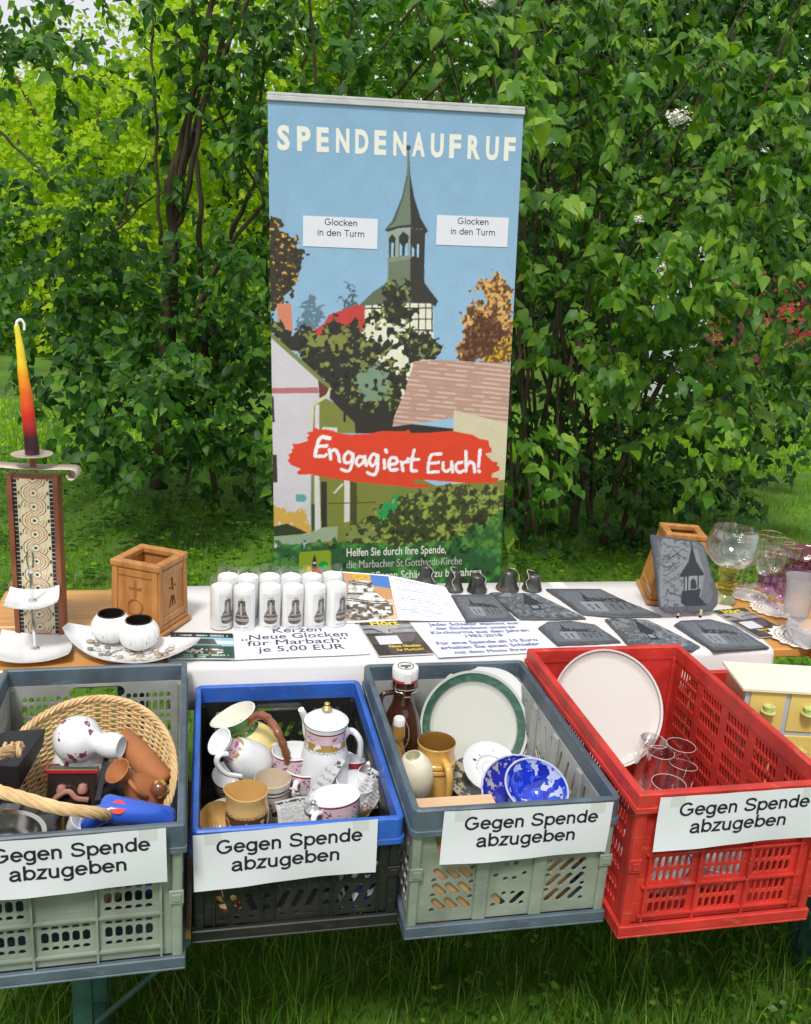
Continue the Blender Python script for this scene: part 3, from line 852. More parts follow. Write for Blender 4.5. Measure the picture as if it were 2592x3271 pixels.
# ------------------------------------------------------------------ tablecloth: top, folded over the front edge
def cloth():
    V, F = [], []
    nx, ys = 150, [2.53, 2.52, 2.45, 2.35, 2.2, 2.1, 2.04, 2.012, 2.0, 1.994, 1.992, 1.990, 1.988, 1.986]
    zs = [.70, .7545, .7548, .7548, .7548, .7548, .7548, .7545, .7515, .742, .72, .70, .675, .650]
    # left edge runs diagonally from behind the carved box to between the first crates
    for j, (y, z) in enumerate(zip(ys, zs)):
        xl = -.17 + (2.5 - max(y, 2.0)) * .14
        xr = 1.575 - max(0, 2.5 - max(y, 2.0)) * .17
        for i in range(nx + 1):
            x = xl + (xr - xl) * i / nx
            dz = .0007 * math.sin(x * 37 + y * 9) + .0006 * math.sin(x * 11 - y * 23) if 2.02 < y < 2.5 else 0
            dy = 0
            if z < .72 and y < 2.2:
                a = (.75 - z)
                dy = -.045 * a * (math.sin(x * 13) + .5 * math.sin(x * 31 + 1)) - .01
            V.append((x, y + dy, z + max(dz, -.001)))
    for j in range(len(ys) - 1):
        for i in range(nx):
            a = j * (nx + 1) + i
            F.append((a, a + 1, a + nx + 2, a + nx + 1))
    return V, F
cl = ob('tablecloth', cloth(), mat('cloth_white', (.68, .66, .65), .85, bump=.35, bscale=45), None, True,
        label='white cloth spread over the table and hanging down its front', cat_='tablecloth', ang=80)
sm = cl.modifiers.new('s', 'SOLIDIFY'); sm.thickness = .0012; sm.offset = 1
T = 0.7566

# ------------------------------------------------------------------ crates
SAGE = mat('plastic_sage', (.235, .275, .22), .45, var=.28, nscale=9, bump=.25, detail=9, scuff=.22)
GREYP = mat('plastic_grey', (.36, .37, .35), .42, var=.25, nscale=9, bump=.2, detail=9, scuff=.22)
SLATEP = mat('plastic_bluegrey', (.085, .12, .15), .45, var=.35, nscale=11, bump=.25, detail=9, scuff=.22)
BLUEP = mat('plastic_blue', (.03, .12, .50), .4, var=.25, nscale=11, bump=.2, detail=9, scuff=.22)
BLACKP = mat('plastic_black', (.018, .019, .018), .38, var=.4, nscale=10, bump=.1, scuff=.07)
REDP = mat('plastic_red', (.54, .034, .024), .48, var=.30, nscale=10, bump=.25, detail=9, scuff=.22)
def rslot(cx, cy, w_, h_, rot=0, n=4):
    """rounded slot outline"""
    r = min(w_, h_) / 2 * .999
    pts = []
    for (sx, sy, a0) in ((1, 1, 0), (-1, 1, 90), (-1, -1, 180), (1, -1, 270)):
        for k in range(n):
            a = math.radians(a0 + 90 * k / (n - 1))
            pts.append((sx * (w_ / 2 - r) + r * math.cos(a), sy * (h_ / 2 - r) + r * math.sin(a)))
    out = []
    for x, y in pts:
        if out and abs(out[-1][0] - x) + abs(out[-1][1] - y) < 1e-5: continue
        out.append((x, y))
    if abs(out[0][0] - out[-1][0]) + abs(out[0][1] - out[-1][1]) < 1e-5: out.pop()
    c, s = math.cos(rot), math.sin(rot)
    return [(cx + c * x - s * y, cy + s * x + c * y) for x, y in out]
def pat_grid(x0, x1, z0, z1, pitch=.0165, rows=((.013, .3), (.026, 0), (.011, 0))):
    """vertical slots in repeating rows"""
    H = []
    n = max(1, int((x1 - x0) / pitch)); p = (x1 - x0) / n
    tot = sum(a for a, _ in rows) + .0045 * len(rows)
    k = max(1, round((z1 - z0) / tot)); sc_ = (z1 - z0) / (k * tot)
    z = z0
    for _ in range(k):
        for hh, _u in rows:
            for i in range(n): H.append(rslot(x0 + p * (i + .5), z + hh * sc_ / 2, p * .74, hh * sc_))
            z += (hh + .0045) * sc_
    return H
def pat_diag(x0, x1, z0, z1, s, cols=3):
    """rows of slanting slots ending in a round hole"""
    H = []; rh = (z1 - z0) / 3; w_ = x1 - x0
    L = min(rh * 1.12, .040); dx = L * .35; n = max(1, int((w_ - 2 * dx - .006) / .0212) + 1)
    for r in range(3):
        zc = z0 + rh * (r + .5)
        a, b = x0 + dx + .005, x1 - dx - .005
        for i in range(n):
            xc = a + (b - a) * (i / (n - 1) if n > 1 else .5)
            H.append(rslot(xc, zc, .0132, L, rot=math.radians(44) * s))
        H.append(rslot(x0 + .006 if s > 0 else x1 - .006, zc - rh * .36, .0105, .0105))
        H.append(rslot(x1 - .006 if s > 0 else x0 + .006, zc + rh * .36, .0105, .0105))
    return H
def wall(w_, h_, holes, th):
    ok = []
    for H_ in holes:                                      # keep only holes clear of the edge and of each other
        A_ = np.array(H_)
        if A_[:, 0].min() < .004 or A_[:, 0].max() > w_ - .004 or A_[:, 1].min() < .003 or A_[:, 1].max() > h_ - .003: continue
        c_, r_ = A_.mean(0), np.abs(A_ - A_.mean(0)).max()
        bad = False
        for B_, cb, rb in ok:
            if np.hypot(*(c_ - cb)) < (r_ + rb) * 1.5 and np.sqrt(((A_[:, None] - B_[None]) ** 2).sum(-1)).min() < .0016: bad = True; break
            if np.hypot(*(c_ - cb)) < min(r_, rb) * .9: bad = True; break
        if not bad: ok.append((A_, c_, r_))
    holes = [[tuple(p) for p in a[0]] for a in ok]
    return curve_mesh([[(0, 0), (w_, 0), (w_, h_), (0, h_)]] + holes, th)
def crate(name, label, kind, x, y, rz, W, L, H, z=.4795):
    t = thing(name, label, 'crate', (x, y, z), rz, 'open plastic folding crates on the benches')
    wm, rm = {'sage': (SAGE, SLATEP), 'grey': (SAGE, SLATEP), 'blue': (BLACKP, BLUEP), 'red': (REDP, REDP)}[kind]
    im = {'sage': GREYP, 'grey': GREYP, 'blue': BLACKP, 'red': REDP}[kind]
    rimh = .05 if kind != 'red' else .035
    ins = .008                                        # walls stand this far inside the rim
    zb = .028
    hw = H - zb - rimh + .01
    th = .004
    # base tray with raised lip
    ob('base_tray', cat(box(0, W, 0, L, 0, .006, .002), box(0, W, 0, .010, .0062, zb, .002), box(0, W, L - .010, L, .0062, zb, .002),
                        box(0, .010, .0105, L - .0105, .0062, zb, .002), box(W - .010, W, .0105, L - .0105, .0062, zb, .002)), rm if kind != 'blue' else BLACKP, t)
    def fields(w_, n, m_=.035, gap=.022):
        fw = (w_ - 2 * m_ - (n - 1) * gap) / n
        return [(m_ + i * (fw + gap), m_ + i * (fw + gap) + fw) for i in range(n)]
    def holes(w_, side):
        Hs = []
        if kind == 'sage':
            nf = 3 if side in 'fb' else 5
            if side == 'b':
                Hs.append(rslot(w_ / 2, hw - .022, .12, .030, n=6))
                for i, (a, b) in enumerate(fields(w_, 3, .028, .01)):
                    Hs += pat_grid(a, b, .10, hw - (.048 if i == 1 else .022), .0145, ((.024, 0), (.012, 0)))
                    Hs += pat_grid(a, b, .03, .09, .0145, ((.024, 0), (.012, 0)))
            else:
                for i, (a, b) in enumerate(fields(w_, nf, .045, .020)):
                    if side == 'f' and i == 1: Hs += pat_grid(a, b, .03, .085, .0145, ((.011, 0), (.026, 0), (.008, 0)))
                    else:
                        Hs += pat_grid(a, b, .03, .085, .0145, ((.011, 0), (.026, 0), (.008, 0)))
                        Hs += pat_grid(a, b, .10, .155, .0145, ((.011, 0), (.026, 0), (.008, 0)))
                    if side != 'f' and hw > .19: Hs += pat_grid(a, b, .17, hw - .02, .0145, ((.011, 0), (.026, 0)))
        elif kind == 'grey':
            nf = 3 if side in 'fb' else 4
            for i, (a, b) in enumerate(fields(w_, nf, .038, .028)):
                if side == 'b' : continue
                if nf == 3 and i == 1:
                    mid = (a + b) / 2
                    Hs += pat_diag(a + .008, mid - .003, .022, .122, 1, 1)
                    Hs += pat_diag(mid + .003, b - .008, .022, .122, -1, 1)
                else:
                    Hs += pat_diag(a, b, .022, .122, 1 if i < nf / 2 else -1)
                zt = hw - .02
                if zt - .135 > .03:
                    Hs += [rslot(a + .012 + k * (b - a - .024) / 4, (zt + .135) / 2, .009, zt - .135, rot=.25 * (1 if i < nf / 2 else -1)) for k in range(5)]
        elif kind == 'blue':
            if side == 'b':
                Hs.append(rslot(w_ / 2, hw - .018, .11, .022, n=5))
            nf = 3 if side in 'fb' else 4
            for i, (a, b) in enumerate(fields(w_, nf, .035, .034)):
                s = 1 if i < nf / 2 - .5 else -1
                for zr, hh in ((.044, .044), (.094, .044), (.136, .026)):
                    if zr + hh / 2 > hw - .012 or (side == 'b' and i == 1 and zr > .1): continue
                    for k in range(5):
                        Hs.append(rslot(a + .012 + k * (b - a - .024) / 4, zr, .0125, hh, rot=s * .42))
                for k in range(3):
                    Hs.append(rslot(a + .012 + k * (b - a - .024) / 2, .013, .010, .008))
                if i < nf - 1:
                    for zr in (.03, .056, .082, .108): Hs.append(rslot(b + .017, zr, .018, .014, n=2))
        else:
            nf = 3 if side in 'fb' else 5
            for i, (a, b) in enumerate(fields(w_, nf, .05 if side in 'fb' else .04, .024)):
                for zr in (.030, .060, .102, .132, .176, .206, .236):
                    if side == 'b' and zr > .2: continue
                    if zr + .013 > hw - .006: continue
                    for k in range(6 if side in 'fb' else 7):
                        nn = 5 if side in 'fb' else 6
                        Hs.append(rslot(a + .007 + k * (b - a - .014) / nn, zr, .0098, .025))
        return Hs
    ws = {}
    for side, w_ in (('f', W - 2 * ins), ('b', W - 2 * ins), ('l', L - 2 * ins), ('r', L - 2 * ins)):
        ws[side] = wall(w_, hw, holes(w_, side), th)
    Rx = Matrix.Rotation(PI / 2, 4, 'X')              # (x,y) -> (x,z)
    fw_ = Matrix.Translation((ins, ins + .006, zb)) @ Rx
    bk_ = Matrix.Translation((ins, L - ins - .004, zb)) @ Rx
    Rz = Matrix.Rotation(PI / 2, 4, 'Z')
    lf_ = Matrix.Translation((ins + .004, ins, zb)) @ Rz @ Rx
    rt_ = Matrix.Translation((W - ins - .004, ins, zb)) @ Rz @ Rx
    pw = ob('front_wall', tr(ws['f'], fw_), wm, t)
    pb = ob('back_wall', tr(ws['b'], bk_), im, t)
    ob('side_wall', tr(ws['l'], lf_), im if kind != 'blue' else wm, t)
    ob('side_wall', tr(ws['r'], rt_), im if kind != 'blue' else wm, t)
    # ribs on the outside of the front and side walls
    nf = 3
    fl = fields(W - 2 * ins, nf, .05 if kind == 'red' else .045 if kind == 'sage' else .038, .024 if kind == 'red' else .02 if kind == 'sage' else .028)
    xs = [ins + (fl[i][1] + fl[i + 1][0]) / 2 for i in range(nf - 1)]
    rd = .0085
    if kind in ('sage', 'red'):
        for xx in xs + [ins + fl[0][0] - .012, ins + fl[-1][1] + .012] + ([ins + .014, W - ins - .014] if kind == 'red' else []):
            ob('rib', box(xx - .0018, xx + .0018, ins - .004, ins + .0035, zb + .001, zb + hw - .002), wm, pw)
        for zz in ((.022, .092, .163) if kind == 'sage' else (.016, .082, .155)):
            if kind == 'red' or zz < .16:
                ob('rib', box(ins + .03, W - ins - .03, ins - .0035, ins + .0034, zb + zz - .0018, zb + zz + .0018), wm, pw)
        for zz in (.085, .155):
            for xx in ((W - ins + .0005),):
                ob('rib', box(xx - .0008, xx + .0035, .03, L - .03, zb + zz - .0018, zb + zz + .0018), im, t)
    elif kind == 'grey':
        for xx in xs:
            ob('rib', box(xx - .013, xx + .013, ins - .002, ins + .0036, zb, zb + hw - .002, .002), wm, pw)
        for yy in [L * .27, L * .5, L * .73]:
            ob('rib', box(W - ins - .0125, W - ins - .0065, yy - .012, yy + .012, zb, zb + hw - .002), im, t)
    else:
        for xx in xs + [.03, W - .03]:
            ob('rib', box(xx - .012, xx - .0095, ins - .002, ins + .0036, zb, zb + hw - .002), wm, pw)
            ob('rib', box(xx + .0095, xx + .012, ins - .002, ins + .0036, zb, zb + hw - .002), wm, pw)
    # corner posts
    for xx, yy in ((.005, .004), (W - .023, .004), (.005, L - .022), (W - .023, L - .022)):
        ob('corner_post', box(xx, xx + .018, yy, yy + .018, zb * .9, zb + hw - .004, .004, 2), wm, t)
    # hinge clips half way up the front corners
    for xx in (.0045, W - .0245):
        ob('hinge_clip', cat(box(xx - .003, xx + .022, -.0005, .0036, H * .47, H * .56, .001), box(xx + .002, xx + .018, -.0025, -.0007, H * .49, H * .54, .001)), wm, t)
    # rim: outer skirt plus a rounded flat lip; open in the middle
    wid = .018
    def frame(x0, y0, x1, y1, z0, z1, tk, bev=.003):
        o = [(x0, y0), (x1, y0), (x1, y1), (x0, y1)]
        r = .014 if kind in ('blue', 'grey') else .004
        def rr(a0, b0, a1, b1, r_):
            P = []
            for cx, cy, st in ((a1 - r_, b0 + r_, -90), (a1 - r_, b1 - r_, 0), (a0 + r_, b1 - r_, 90), (a0 + r_, b0 + r_, 180)):
                for k in range(5):
                    a = math.radians(st + 90 * k / 4); P.append((cx + r_ * math.cos(a), cy + r_ * math.sin(a)))
            return P
        def ring(d, zz): return [(px, py, zz) for px, py in rr(x0 + d, y0 + d, x1 - d, y1 - d, max(.002, r - d * .6))]
        rings = [ring(0, z0), ring(0, z1 - bev), ring(bev, z1), ring(tk - bev, z1), ring(tk, z1 - bev), ring(tk, z0)]
        n = 20; V = sum(rings, []); F = []
        for j in range(6):
            a, b = j * n, ((j + 1) % 6) * n
            for i in range(n): F.append((a + i, a + (i + 1) % n, b + (i + 1) % n, b + i))
        return V, F
    rim = ob('rim', frame(0, 0, W, L, H - rimh, H, .0125 if kind != 'red' else .016), rm, t, True, ang=30)
    ob('rim_band', frame(-.003, -.003, W + .003, L + .003, H - rimh - .004, H - rimh + .007, .0072, .001), rm, rim, True, ang=30)
    return t
c0 = crate('plastic_crate', 'sage green crate with blue-grey rim holding the wicker basket, leftmost of the row', 'sage', -.4405, 1.344, .022, .398, .622, .299)
c1 = crate('plastic_crate', 'black crate with bright blue rim full of porcelain jugs and cups', 'blue', -.0345, 1.411, .004, .387, .558, .241)
c2 = crate('plastic_crate', 'sage green crate with blue-grey rim and slanting slots holding plates and a beer stein', 'grey', .357, 1.371, -.002, .404, .597, .283)
c3 = crate('plastic_crate', 'red crate with the big white round plate and clear tumblers inside', 'red', .768, 1.322, .005, .415, .631, .321)
c4 = crate('plastic_crate', 'lower red crate mostly hidden behind its neighbour, with the yellow drawer cabinet inside', 'red', 1.196, 1.385, 0, .40, .52, .27)
c5 = crate('plastic_crate', 'red crate cut off at the right edge beyond the drawer cabinet', 'red', 1.60, 1.39, 0, .40, .60, .29)

# ------------------------------------------------------------------ paper signs taped to the crates
def paper_sign(label, x, y, w_, h_, ztop, rot, lean=.0, shear=.0, cx=0):
    t = thing('paper_sign', label, 'sign', (x, y, ztop), 0, 'paper signs on the crates', rot=(PI / 2 - lean, 0, rot))
    def fn(px, py, pz):
        u = px / w_
        z = .0016 * math.sin(u * PI * 1.3 + cx) + .0004 * math.sin(u * 23 + py * 40) + .009 * max(0, -py / h_ - .35) ** 2 * math.sin(u * 5 + cx)
        return px + shear * (-py), py, z + pz + .0016
    V, F = [], []
    nx, ny = 24, 12
    for j in range(ny + 1):
        for i in range(nx + 1): V.append(fn(i / nx * w_, -j / ny * h_, 0))
    for j in range(ny):
        for i in range(nx):
            a = j * (nx + 1) + i; F.append((a + nx + 1, a + nx + 2, a + 1, a))
    p = ob('paper', (V, F), PAPER, t, True)
    k = h_ * .345
    l1 = plain_text('Gegen Spende', w_ * .80, k)
    l2 = plain_text('abzugeben', w_ * .60, k)
    for l_, yy, xx in ((l1, -h_ * .37, .52), (l2, -h_ * .70, .50)):
        zz = [(a, b + yy, c) for a, b, c in l_[0]]
        zz = [(a + xx * w_, b, c) for a, b, c in zz]
        ob('lettering', bend((zz, l_[1]), lambda a, b, c: fn(a, b, .0007 + c)), INK, t)
    for u in (.06, .86):
        ob('tape', bend(box(w_ * u, w_ * u + .03, -.022, .010, .0008, .0011), lambda a, b, c: fn(a, b, c)), thinglass('clear_tape', (.98, .98, .97), .08, .3, .02), t)
    return t
def sign_on(cr, label, TL, TR, BL, yoff, **kw):
    """corner rows/columns read as points of the crate's front plane"""
    Y = cr.location.y - yoff
    a, b, c = atY(*TL, Y), atY(*TR, Y), atY(*BL, Y)
    w_ = (b - a).length; h_ = (a - c).length
    ang = math.atan2(b.z - a.z, b.x - a.x)
    s = paper_sign(label, a.x, a.y, w_, h_, a.z, 0, **kw)
    s.rotation_euler = (Matrix.Rotation(-ang, 3, 'Y') @ Matrix.Rotation(PI / 2, 3, 'X')).to_euler()
    return s
sign_on(c0, 'white Gegen Spende abzugeben sign cut off at the left, below the wicker basket', (-112, 2694), (530, 2645), (-112, 2878), .007, cx=.3)
sign_on(c1, 'white paper sign reading Gegen Spende abzugeben on the blue-rimmed crate', (616, 2666), (1208, 2617), (622, 2842), .006, cx=1.2)
sign_on(c2, 'white paper sign reading Gegen Spende abzugeben below the blue glass bowl', (1420, 2590), (1962, 2562), (1400, 2758), .007, cx=.5)
sign_on(c3, 'white paper sign reading Gegen Spende abzugeben on the red crate', (2110, 2545), (2640, 2512), (2073, 2716), .007, cx=.9)
# ------------------------------------------------------------------ roll-up banner behind the table
BW, BH = .85, 2.04
b0 = Vector((0.16252, 3.16681, 2.16579))
ux = Vector((0.99923, -0.01406, 0.03675)).normalized()
dn = Vector((0.03622, -0.03591, -0.99870)).normalized()
nrm = ux.cross(-dn).normalized()
Mb = Matrix((ux, -dn, nrm)).transposed().to_4x4(); Mb.translation = b0 + dn * BH
ban = thing('rollup_banner', 'tall roll-up banner with a printed church tower reading SPENDENAUFRUF, behind the table', 'banner')
ban.matrix_world = Mb
# homography from photo crop coordinates to banner metres is folded in: points below are banner metres (x right, y down)
BZ = 1.0
def S(*pts): return [(x, BH - y) for x, y in pts]
P_ = Paint(BW, BH, 682, 1600, (150, 188, 214)); P_.k = 1.0
k_ = np.clip((P_.Y - .9) / 1.0, 0, 1)[..., None]
P_.C = P_.C * (1 - k_) + np.array(lin((132, 170, 200))) * k_
WX = (vnoise(P_.X, P_.Y, 55, 1) - .5) * .035 + (vnoise(P_.X, P_.Y, 150, 4) - .5) * .016
WY = (vnoise(P_.X, P_.Y, 55, 2) - .5) * .035 + (vnoise(P_.X, P_.Y, 150, 5) - .5) * .016
JIT = (vnoise(P_.X, P_.Y, 160, 12) - .5) * .003
def pl(pts, c, mode=None, c2=None, s=40, th=.5):
    X, Y = P_.X, P_.Y
    if mode is None: P_.put(inpoly(X, Y, pts), c); return
    if mode in ('leafy', 'rag'):                      # torn leafy outline
        X = X + WX; Y = Y + WY
    m_ = inpoly(X, Y, pts)
    if mode == 'rag':
        m_ &= vnoise(P_.X, P_.Y, s * 1.6, 7) < th + .12
        P_.put(m_, c); return
    P_.put(m_, c)
    if mode == 'leafy':
        n_ = vnoise(P_.X, P_.Y, s * 1.7, 3) * .6 + vnoise(P_.X, P_.Y, s * 4, 6) * .4
        P_.put(m_ & (n_ > th), c2); P_.put(m_ & (n_ > th + .12), tuple(min(255, v * 1.25) for v in c2))
        P_.put(m_ & (n_ < .28), tuple(v * .7 for v in c))
    if mode == 'tiles':
        row = np.abs(((P_.Y * 60 + P_.X * 6) % 1) - .5)
        P_.put(m_ & (row < .16) & (vnoise(P_.X, P_.Y * 3, 30, 9) > .42), c2)
        P_.put(m_ & (row > .44), (150, 116, 104), .5)
pl(S((0.001,0.375),(0.026,0.379),(0.046,0.403),(0.071,0.422),(0.097,0.447),(0.125,0.491),(0.107,0.502),(0.094,0.538),(0.08,0.599),(0.064,0.625),(0.027,0.642),(-0,0.678),(-0.016,0.679),(-0.01,0.376)), (58,50,38), 'leafy', (198,160,60), 55, .70)
pl(S((0.13,0.603),(0.143,0.639),(0.18,0.654),(0.159,0.691),(0.156,0.728),(0.094,0.729),(0.086,0.708),(0.105,0.682),(0.084,0.656),(0.116,0.645)), (95,122,138), 'rag', (150,185,210), 90, .62)
pl(S((0.266,0.556),(0.282,0.6),(0.299,0.615),(0.285,0.652),(0.299,0.694),(0.229,0.695),(0.245,0.653),(0.226,0.627),(0.256,0.611)), (80,100,112), 'rag', (150,185,210), 90, .62)
pl(S((0.021,0.643),(0.069,0.642),(0.074,0.74),(0.025,0.709)), (205,130,100))
pl(S((0.196,0.677),(0.294,0.641),(0.321,0.646),(0.323,0.844),(0.098,0.846),(0.132,0.739),(0.18,0.706)), (190,66,62))
pl(S((0.697,0.59),(0.718,0.541),(0.747,0.556),(0.762,0.524),(0.79,0.513),(0.809,0.539),(0.836,0.56),(0.846,0.586),(0.86,0.839),(0.662,0.841),(0.639,0.786),(0.657,0.731),(0.661,0.666),(0.699,0.632),(0.739,0.626),(0.737,0.594)), (112,78,48), 'leafy', (176,136,80), 60, .48)
pl(S((0.663,0.731),(0.74,0.664),(0.799,0.685),(0.836,0.728),(0.858,0.805),(0.86,0.839),(0.662,0.841)), (84,52,32), 'leafy', (120,84,50), 60, .62)
pl(S((0.803,0.761),(0.854,0.728),(0.86,0.839),(0.748,0.84),(0.77,0.806)), (215,175,40), 'leafy', (90,60,35), 80, .45)
pl(S((0.321,0.641),(0.558,0.63),(0.566,0.819),(0.567,0.919),(0.454,0.976),(0.352,0.948),(0.317,0.822)), (222,222,200))
pl(S((0.471,0.734),(0.556,0.749),(0.57,0.808),(0.569,0.819),(0.451,0.843),(0.455,0.766)), (128,142,112))
pl(S((0.569,0.765),(0.594,0.781),(0.57,0.797)), (50,55,45))
pl(S((0.342,0.635),(0.347,0.635),(0.348,0.736),(0.344,0.736)), (60,58,50))
pl(S((0.375,0.634),(0.38,0.634),(0.381,0.735),(0.377,0.735)), (60,58,50))
pl(S((0.408,0.633),(0.413,0.633),(0.414,0.734),(0.41,0.735)), (60,58,50))
pl(S((0.441,0.633),(0.446,0.633),(0.448,0.734),(0.443,0.734)), (60,58,50))
pl(S((0.474,0.632),(0.479,0.632),(0.481,0.733),(0.477,0.733)), (60,58,50))
pl(S((0.505,0.631),(0.509,0.631),(0.512,0.733),(0.507,0.733)), (60,58,50))
pl(S((0.53,0.631),(0.534,0.631),(0.537,0.733),(0.533,0.733)), (60,58,50))
pl(S((0.552,0.63),(0.557,0.63),(0.56,0.732),(0.555,0.732)), (60,58,50))
pl(S((0.32,0.651),(0.558,0.646),(0.559,0.651),(0.32,0.656)), (60,58,50))
pl(S((0.32,0.688),(0.559,0.684),(0.56,0.688),(0.32,0.693)), (60,58,50))
pl(S((0.32,0.725),(0.561,0.721),(0.561,0.726),(0.32,0.73)), (60,58,50))
pl(S((0.299,0.644),(0.347,0.598),(0.396,0.565),(0.489,0.558),(0.491,0.632),(0.436,0.634),(0.315,0.645)), (96,106,86))
pl(S((0.478,0.563),(0.525,0.562),(0.545,0.588),(0.576,0.624),(0.567,0.644),(0.547,0.633),(0.48,0.633)), (54,52,46))
pl(S((0.397,0.483),(0.479,0.48),(0.481,0.574),(0.394,0.576),(0.398,0.545)), (108,120,100))
pl(S((0.474,0.48),(0.523,0.479),(0.526,0.573),(0.476,0.574)), (54,52,46))
pl(S((0.396,0.393),(0.477,0.385),(0.476,0.483),(0.398,0.495)), (150,160,150))
pl(S((0.472,0.386),(0.523,0.391),(0.524,0.484),(0.474,0.48)), (54,52,46))
pl(S((0.399,0.421),(0.41,0.407),(0.422,0.42),(0.421,0.479),(0.401,0.485)), (45,50,48))
pl(S((0.433,0.415),(0.447,0.397),(0.467,0.411),(0.466,0.475),(0.434,0.479)), (45,50,48))
pl(S((0.407,0.434),(0.416,0.436),(0.415,0.482),(0.407,0.482)), (150,190,220))
pl(S((0.436,0.435),(0.445,0.445),(0.445,0.477),(0.436,0.477)), (150,190,220))
pl(S((0.456,0.44),(0.464,0.432),(0.466,0.475),(0.454,0.476)), (150,190,220))
pl(S((0.478,0.444),(0.487,0.454),(0.487,0.477),(0.479,0.478)), (150,190,220))
pl(S((0.496,0.437),(0.503,0.437),(0.504,0.48),(0.497,0.481)), (150,190,220))
pl(S((0.395,0.485),(0.476,0.474),(0.477,0.485),(0.396,0.501)), (128,140,125))
pl(S((0.457,0.14),(0.455,0.219),(0.44,0.289),(0.409,0.365),(0.384,0.394),(0.431,0.38),(0.475,0.374),(0.469,0.238),(0.462,0.14)), (108,122,104))
pl(S((0.455,0.219),(0.46,0.219),(0.445,0.289),(0.42,0.365),(0.399,0.387),(0.384,0.394),(0.409,0.365),(0.44,0.289)), (78,90,76))
pl(S((0.461,0.14),(0.468,0.218),(0.483,0.287),(0.506,0.351),(0.534,0.394),(0.521,0.405),(0.512,0.389),(0.474,0.386)), (54,50,46))
pl(S((0.384,0.394),(0.431,0.38),(0.475,0.374),(0.475,0.383),(0.431,0.388),(0.393,0.401)), (54,50,46))
pl(S((0.468,0.132),(0.467,0.136),(0.464,0.139),(0.46,0.141),(0.456,0.141),(0.452,0.139),(0.45,0.135),(0.45,0.131),(0.452,0.127),(0.455,0.124),(0.46,0.124),(0.464,0.125),(0.467,0.128)), (44,70,72))
pl(S((0.412,0.539),(0.435,0.575),(0.456,0.543),(0.484,0.589),(0.458,0.648),(0.514,0.674),(0.459,0.702),(0.55,0.749),(0.608,0.793),(0.569,0.819),(0.485,0.837),(0.48,0.881),(0.464,0.92),(0.454,1.004),(0.427,1.072),(0.297,1.071),(0.274,1.026),(0.202,0.949),(0.158,0.889),(0.099,0.83),(0.025,0.762),(-0.004,0.741),(-0.003,0.679),(0.036,0.709),(0.073,0.732),(0.132,0.702),(0.164,0.738),(0.213,0.674),(0.251,0.726),(0.294,0.694),(0.316,0.736),(0.348,0.651),(0.37,0.671),(0.386,0.592)), (48,48,40), 'leafy', (112,122,62), 34, .66)
pl(S((0.361,0.811),(0.461,0.777),(0.479,0.831),(0.451,0.865),(0.384,0.849)), (222,222,200), 'rag', (60,60,45), 45, .5)
pl(S((0.316,0.725),(0.382,0.692),(0.448,0.702),(0.482,0.733),(0.433,0.767),(0.349,0.757)), (222,222,200), 'rag', (48,48,40), 45, .5)
pl(S((0.116,0.739),(0.196,0.727),(0.272,0.737),(0.273,0.801),(0.196,0.802),(0.121,0.782)), (128,134,66), 'rag', (190,66,62), 50, .45)
pl(S((0.306,0.855),(0.384,0.843),(0.407,0.898),(0.403,0.965),(0.352,0.976),(0.318,0.97),(0.295,0.893)), (120,145,120), 'rag', (48,48,40), 40, .64)
pl(S((-0.012,0.741),(-0.002,0.746),(0.196,0.926),(0.191,0.953),(0.135,0.984),(0.13,1.45),(-0.004,1.506),(-0.027,1.506)), (203,199,205))
pl(S((-0.017,0.728),(0.004,0.74),(0.202,0.918),(0.203,0.929),(0.193,0.929),(-0.002,0.754),(-0.017,0.746)), (122,128,72))
pl(S((0.159,0.899),(0.2,0.93),(0.188,0.954),(0.164,0.962)), (106,56,50))
pl(S((-0.01,0.926),(0.159,0.923),(0.161,0.943),(-0.011,0.945)), (180,108,112))
pl(S((-0.016,0.954),(0.006,0.954),(0.009,1.044),(-0.018,1.044)), (60,46,50))
pl(S((-0.02,1.157),(0.014,1.159),(0.016,1.258),(-0.022,1.26)), (60,46,50))
pl(S((0.188,0.948),(0.199,0.923),(0.207,0.929),(0.2,0.959),(0.152,0.981),(0.144,0.992),(0.142,1.07),(0.132,1.075),(0.132,0.981)), (206,202,170))
pl(S((0.146,0.987),(0.185,0.962),(0.246,0.992),(0.296,1.031),(0.291,1.085),(0.14,1.084)), (125,130,60))
pl(S((0.149,0.987),(0.163,0.981),(0.163,1.076),(0.147,1.076)), (208,208,210))
pl(S((0.174,1.062),(0.227,1.065),(0.227,1.082),(0.174,1.076)), (205,205,205))
pl(S((0.249,1.003),(0.257,1.014),(0.256,1.048),(0.247,1.042)), (45,42,40))
pl(S((0.202,0.929),(0.296,1.003),(0.426,1.026),(0.444,1.048),(0.647,1.072),(0.647,1.086),(0.291,1.086),(0.288,1.048),(0.229,0.992),(0.199,0.959)), (50,47,42))
pl(S((0.496,0.832),(0.592,0.827),(0.866,0.839),(0.872,1.061),(0.842,1.056),(0.647,1.005),(0.644,1.032),(0.582,1.043),(0.424,1.063),(0.429,1.026),(0.467,0.936)), (184,148,132), 'tiles', (208,184,168), 0, 0)
pl(S((0.646,1.004),(0.842,1.054),(0.872,1.058),(0.881,1.226),(0.818,1.297),(0.652,1.283)), (205,196,165))
pl(S((0.134,1.234),(0.535,1.257),(0.589,1.282),(0.883,1.262),(0.899,1.546),(0.132,1.522)), (122,128,58))
pl(S((0.311,1.401),(0.38,1.355),(0.443,1.315),(0.531,1.31),(0.649,1.283),(0.818,1.291),(0.888,1.347),(0.899,1.546),(0.265,1.526),(0.265,1.448)), (62,70,42), 'leafy', (118,132,60), 34, .58)
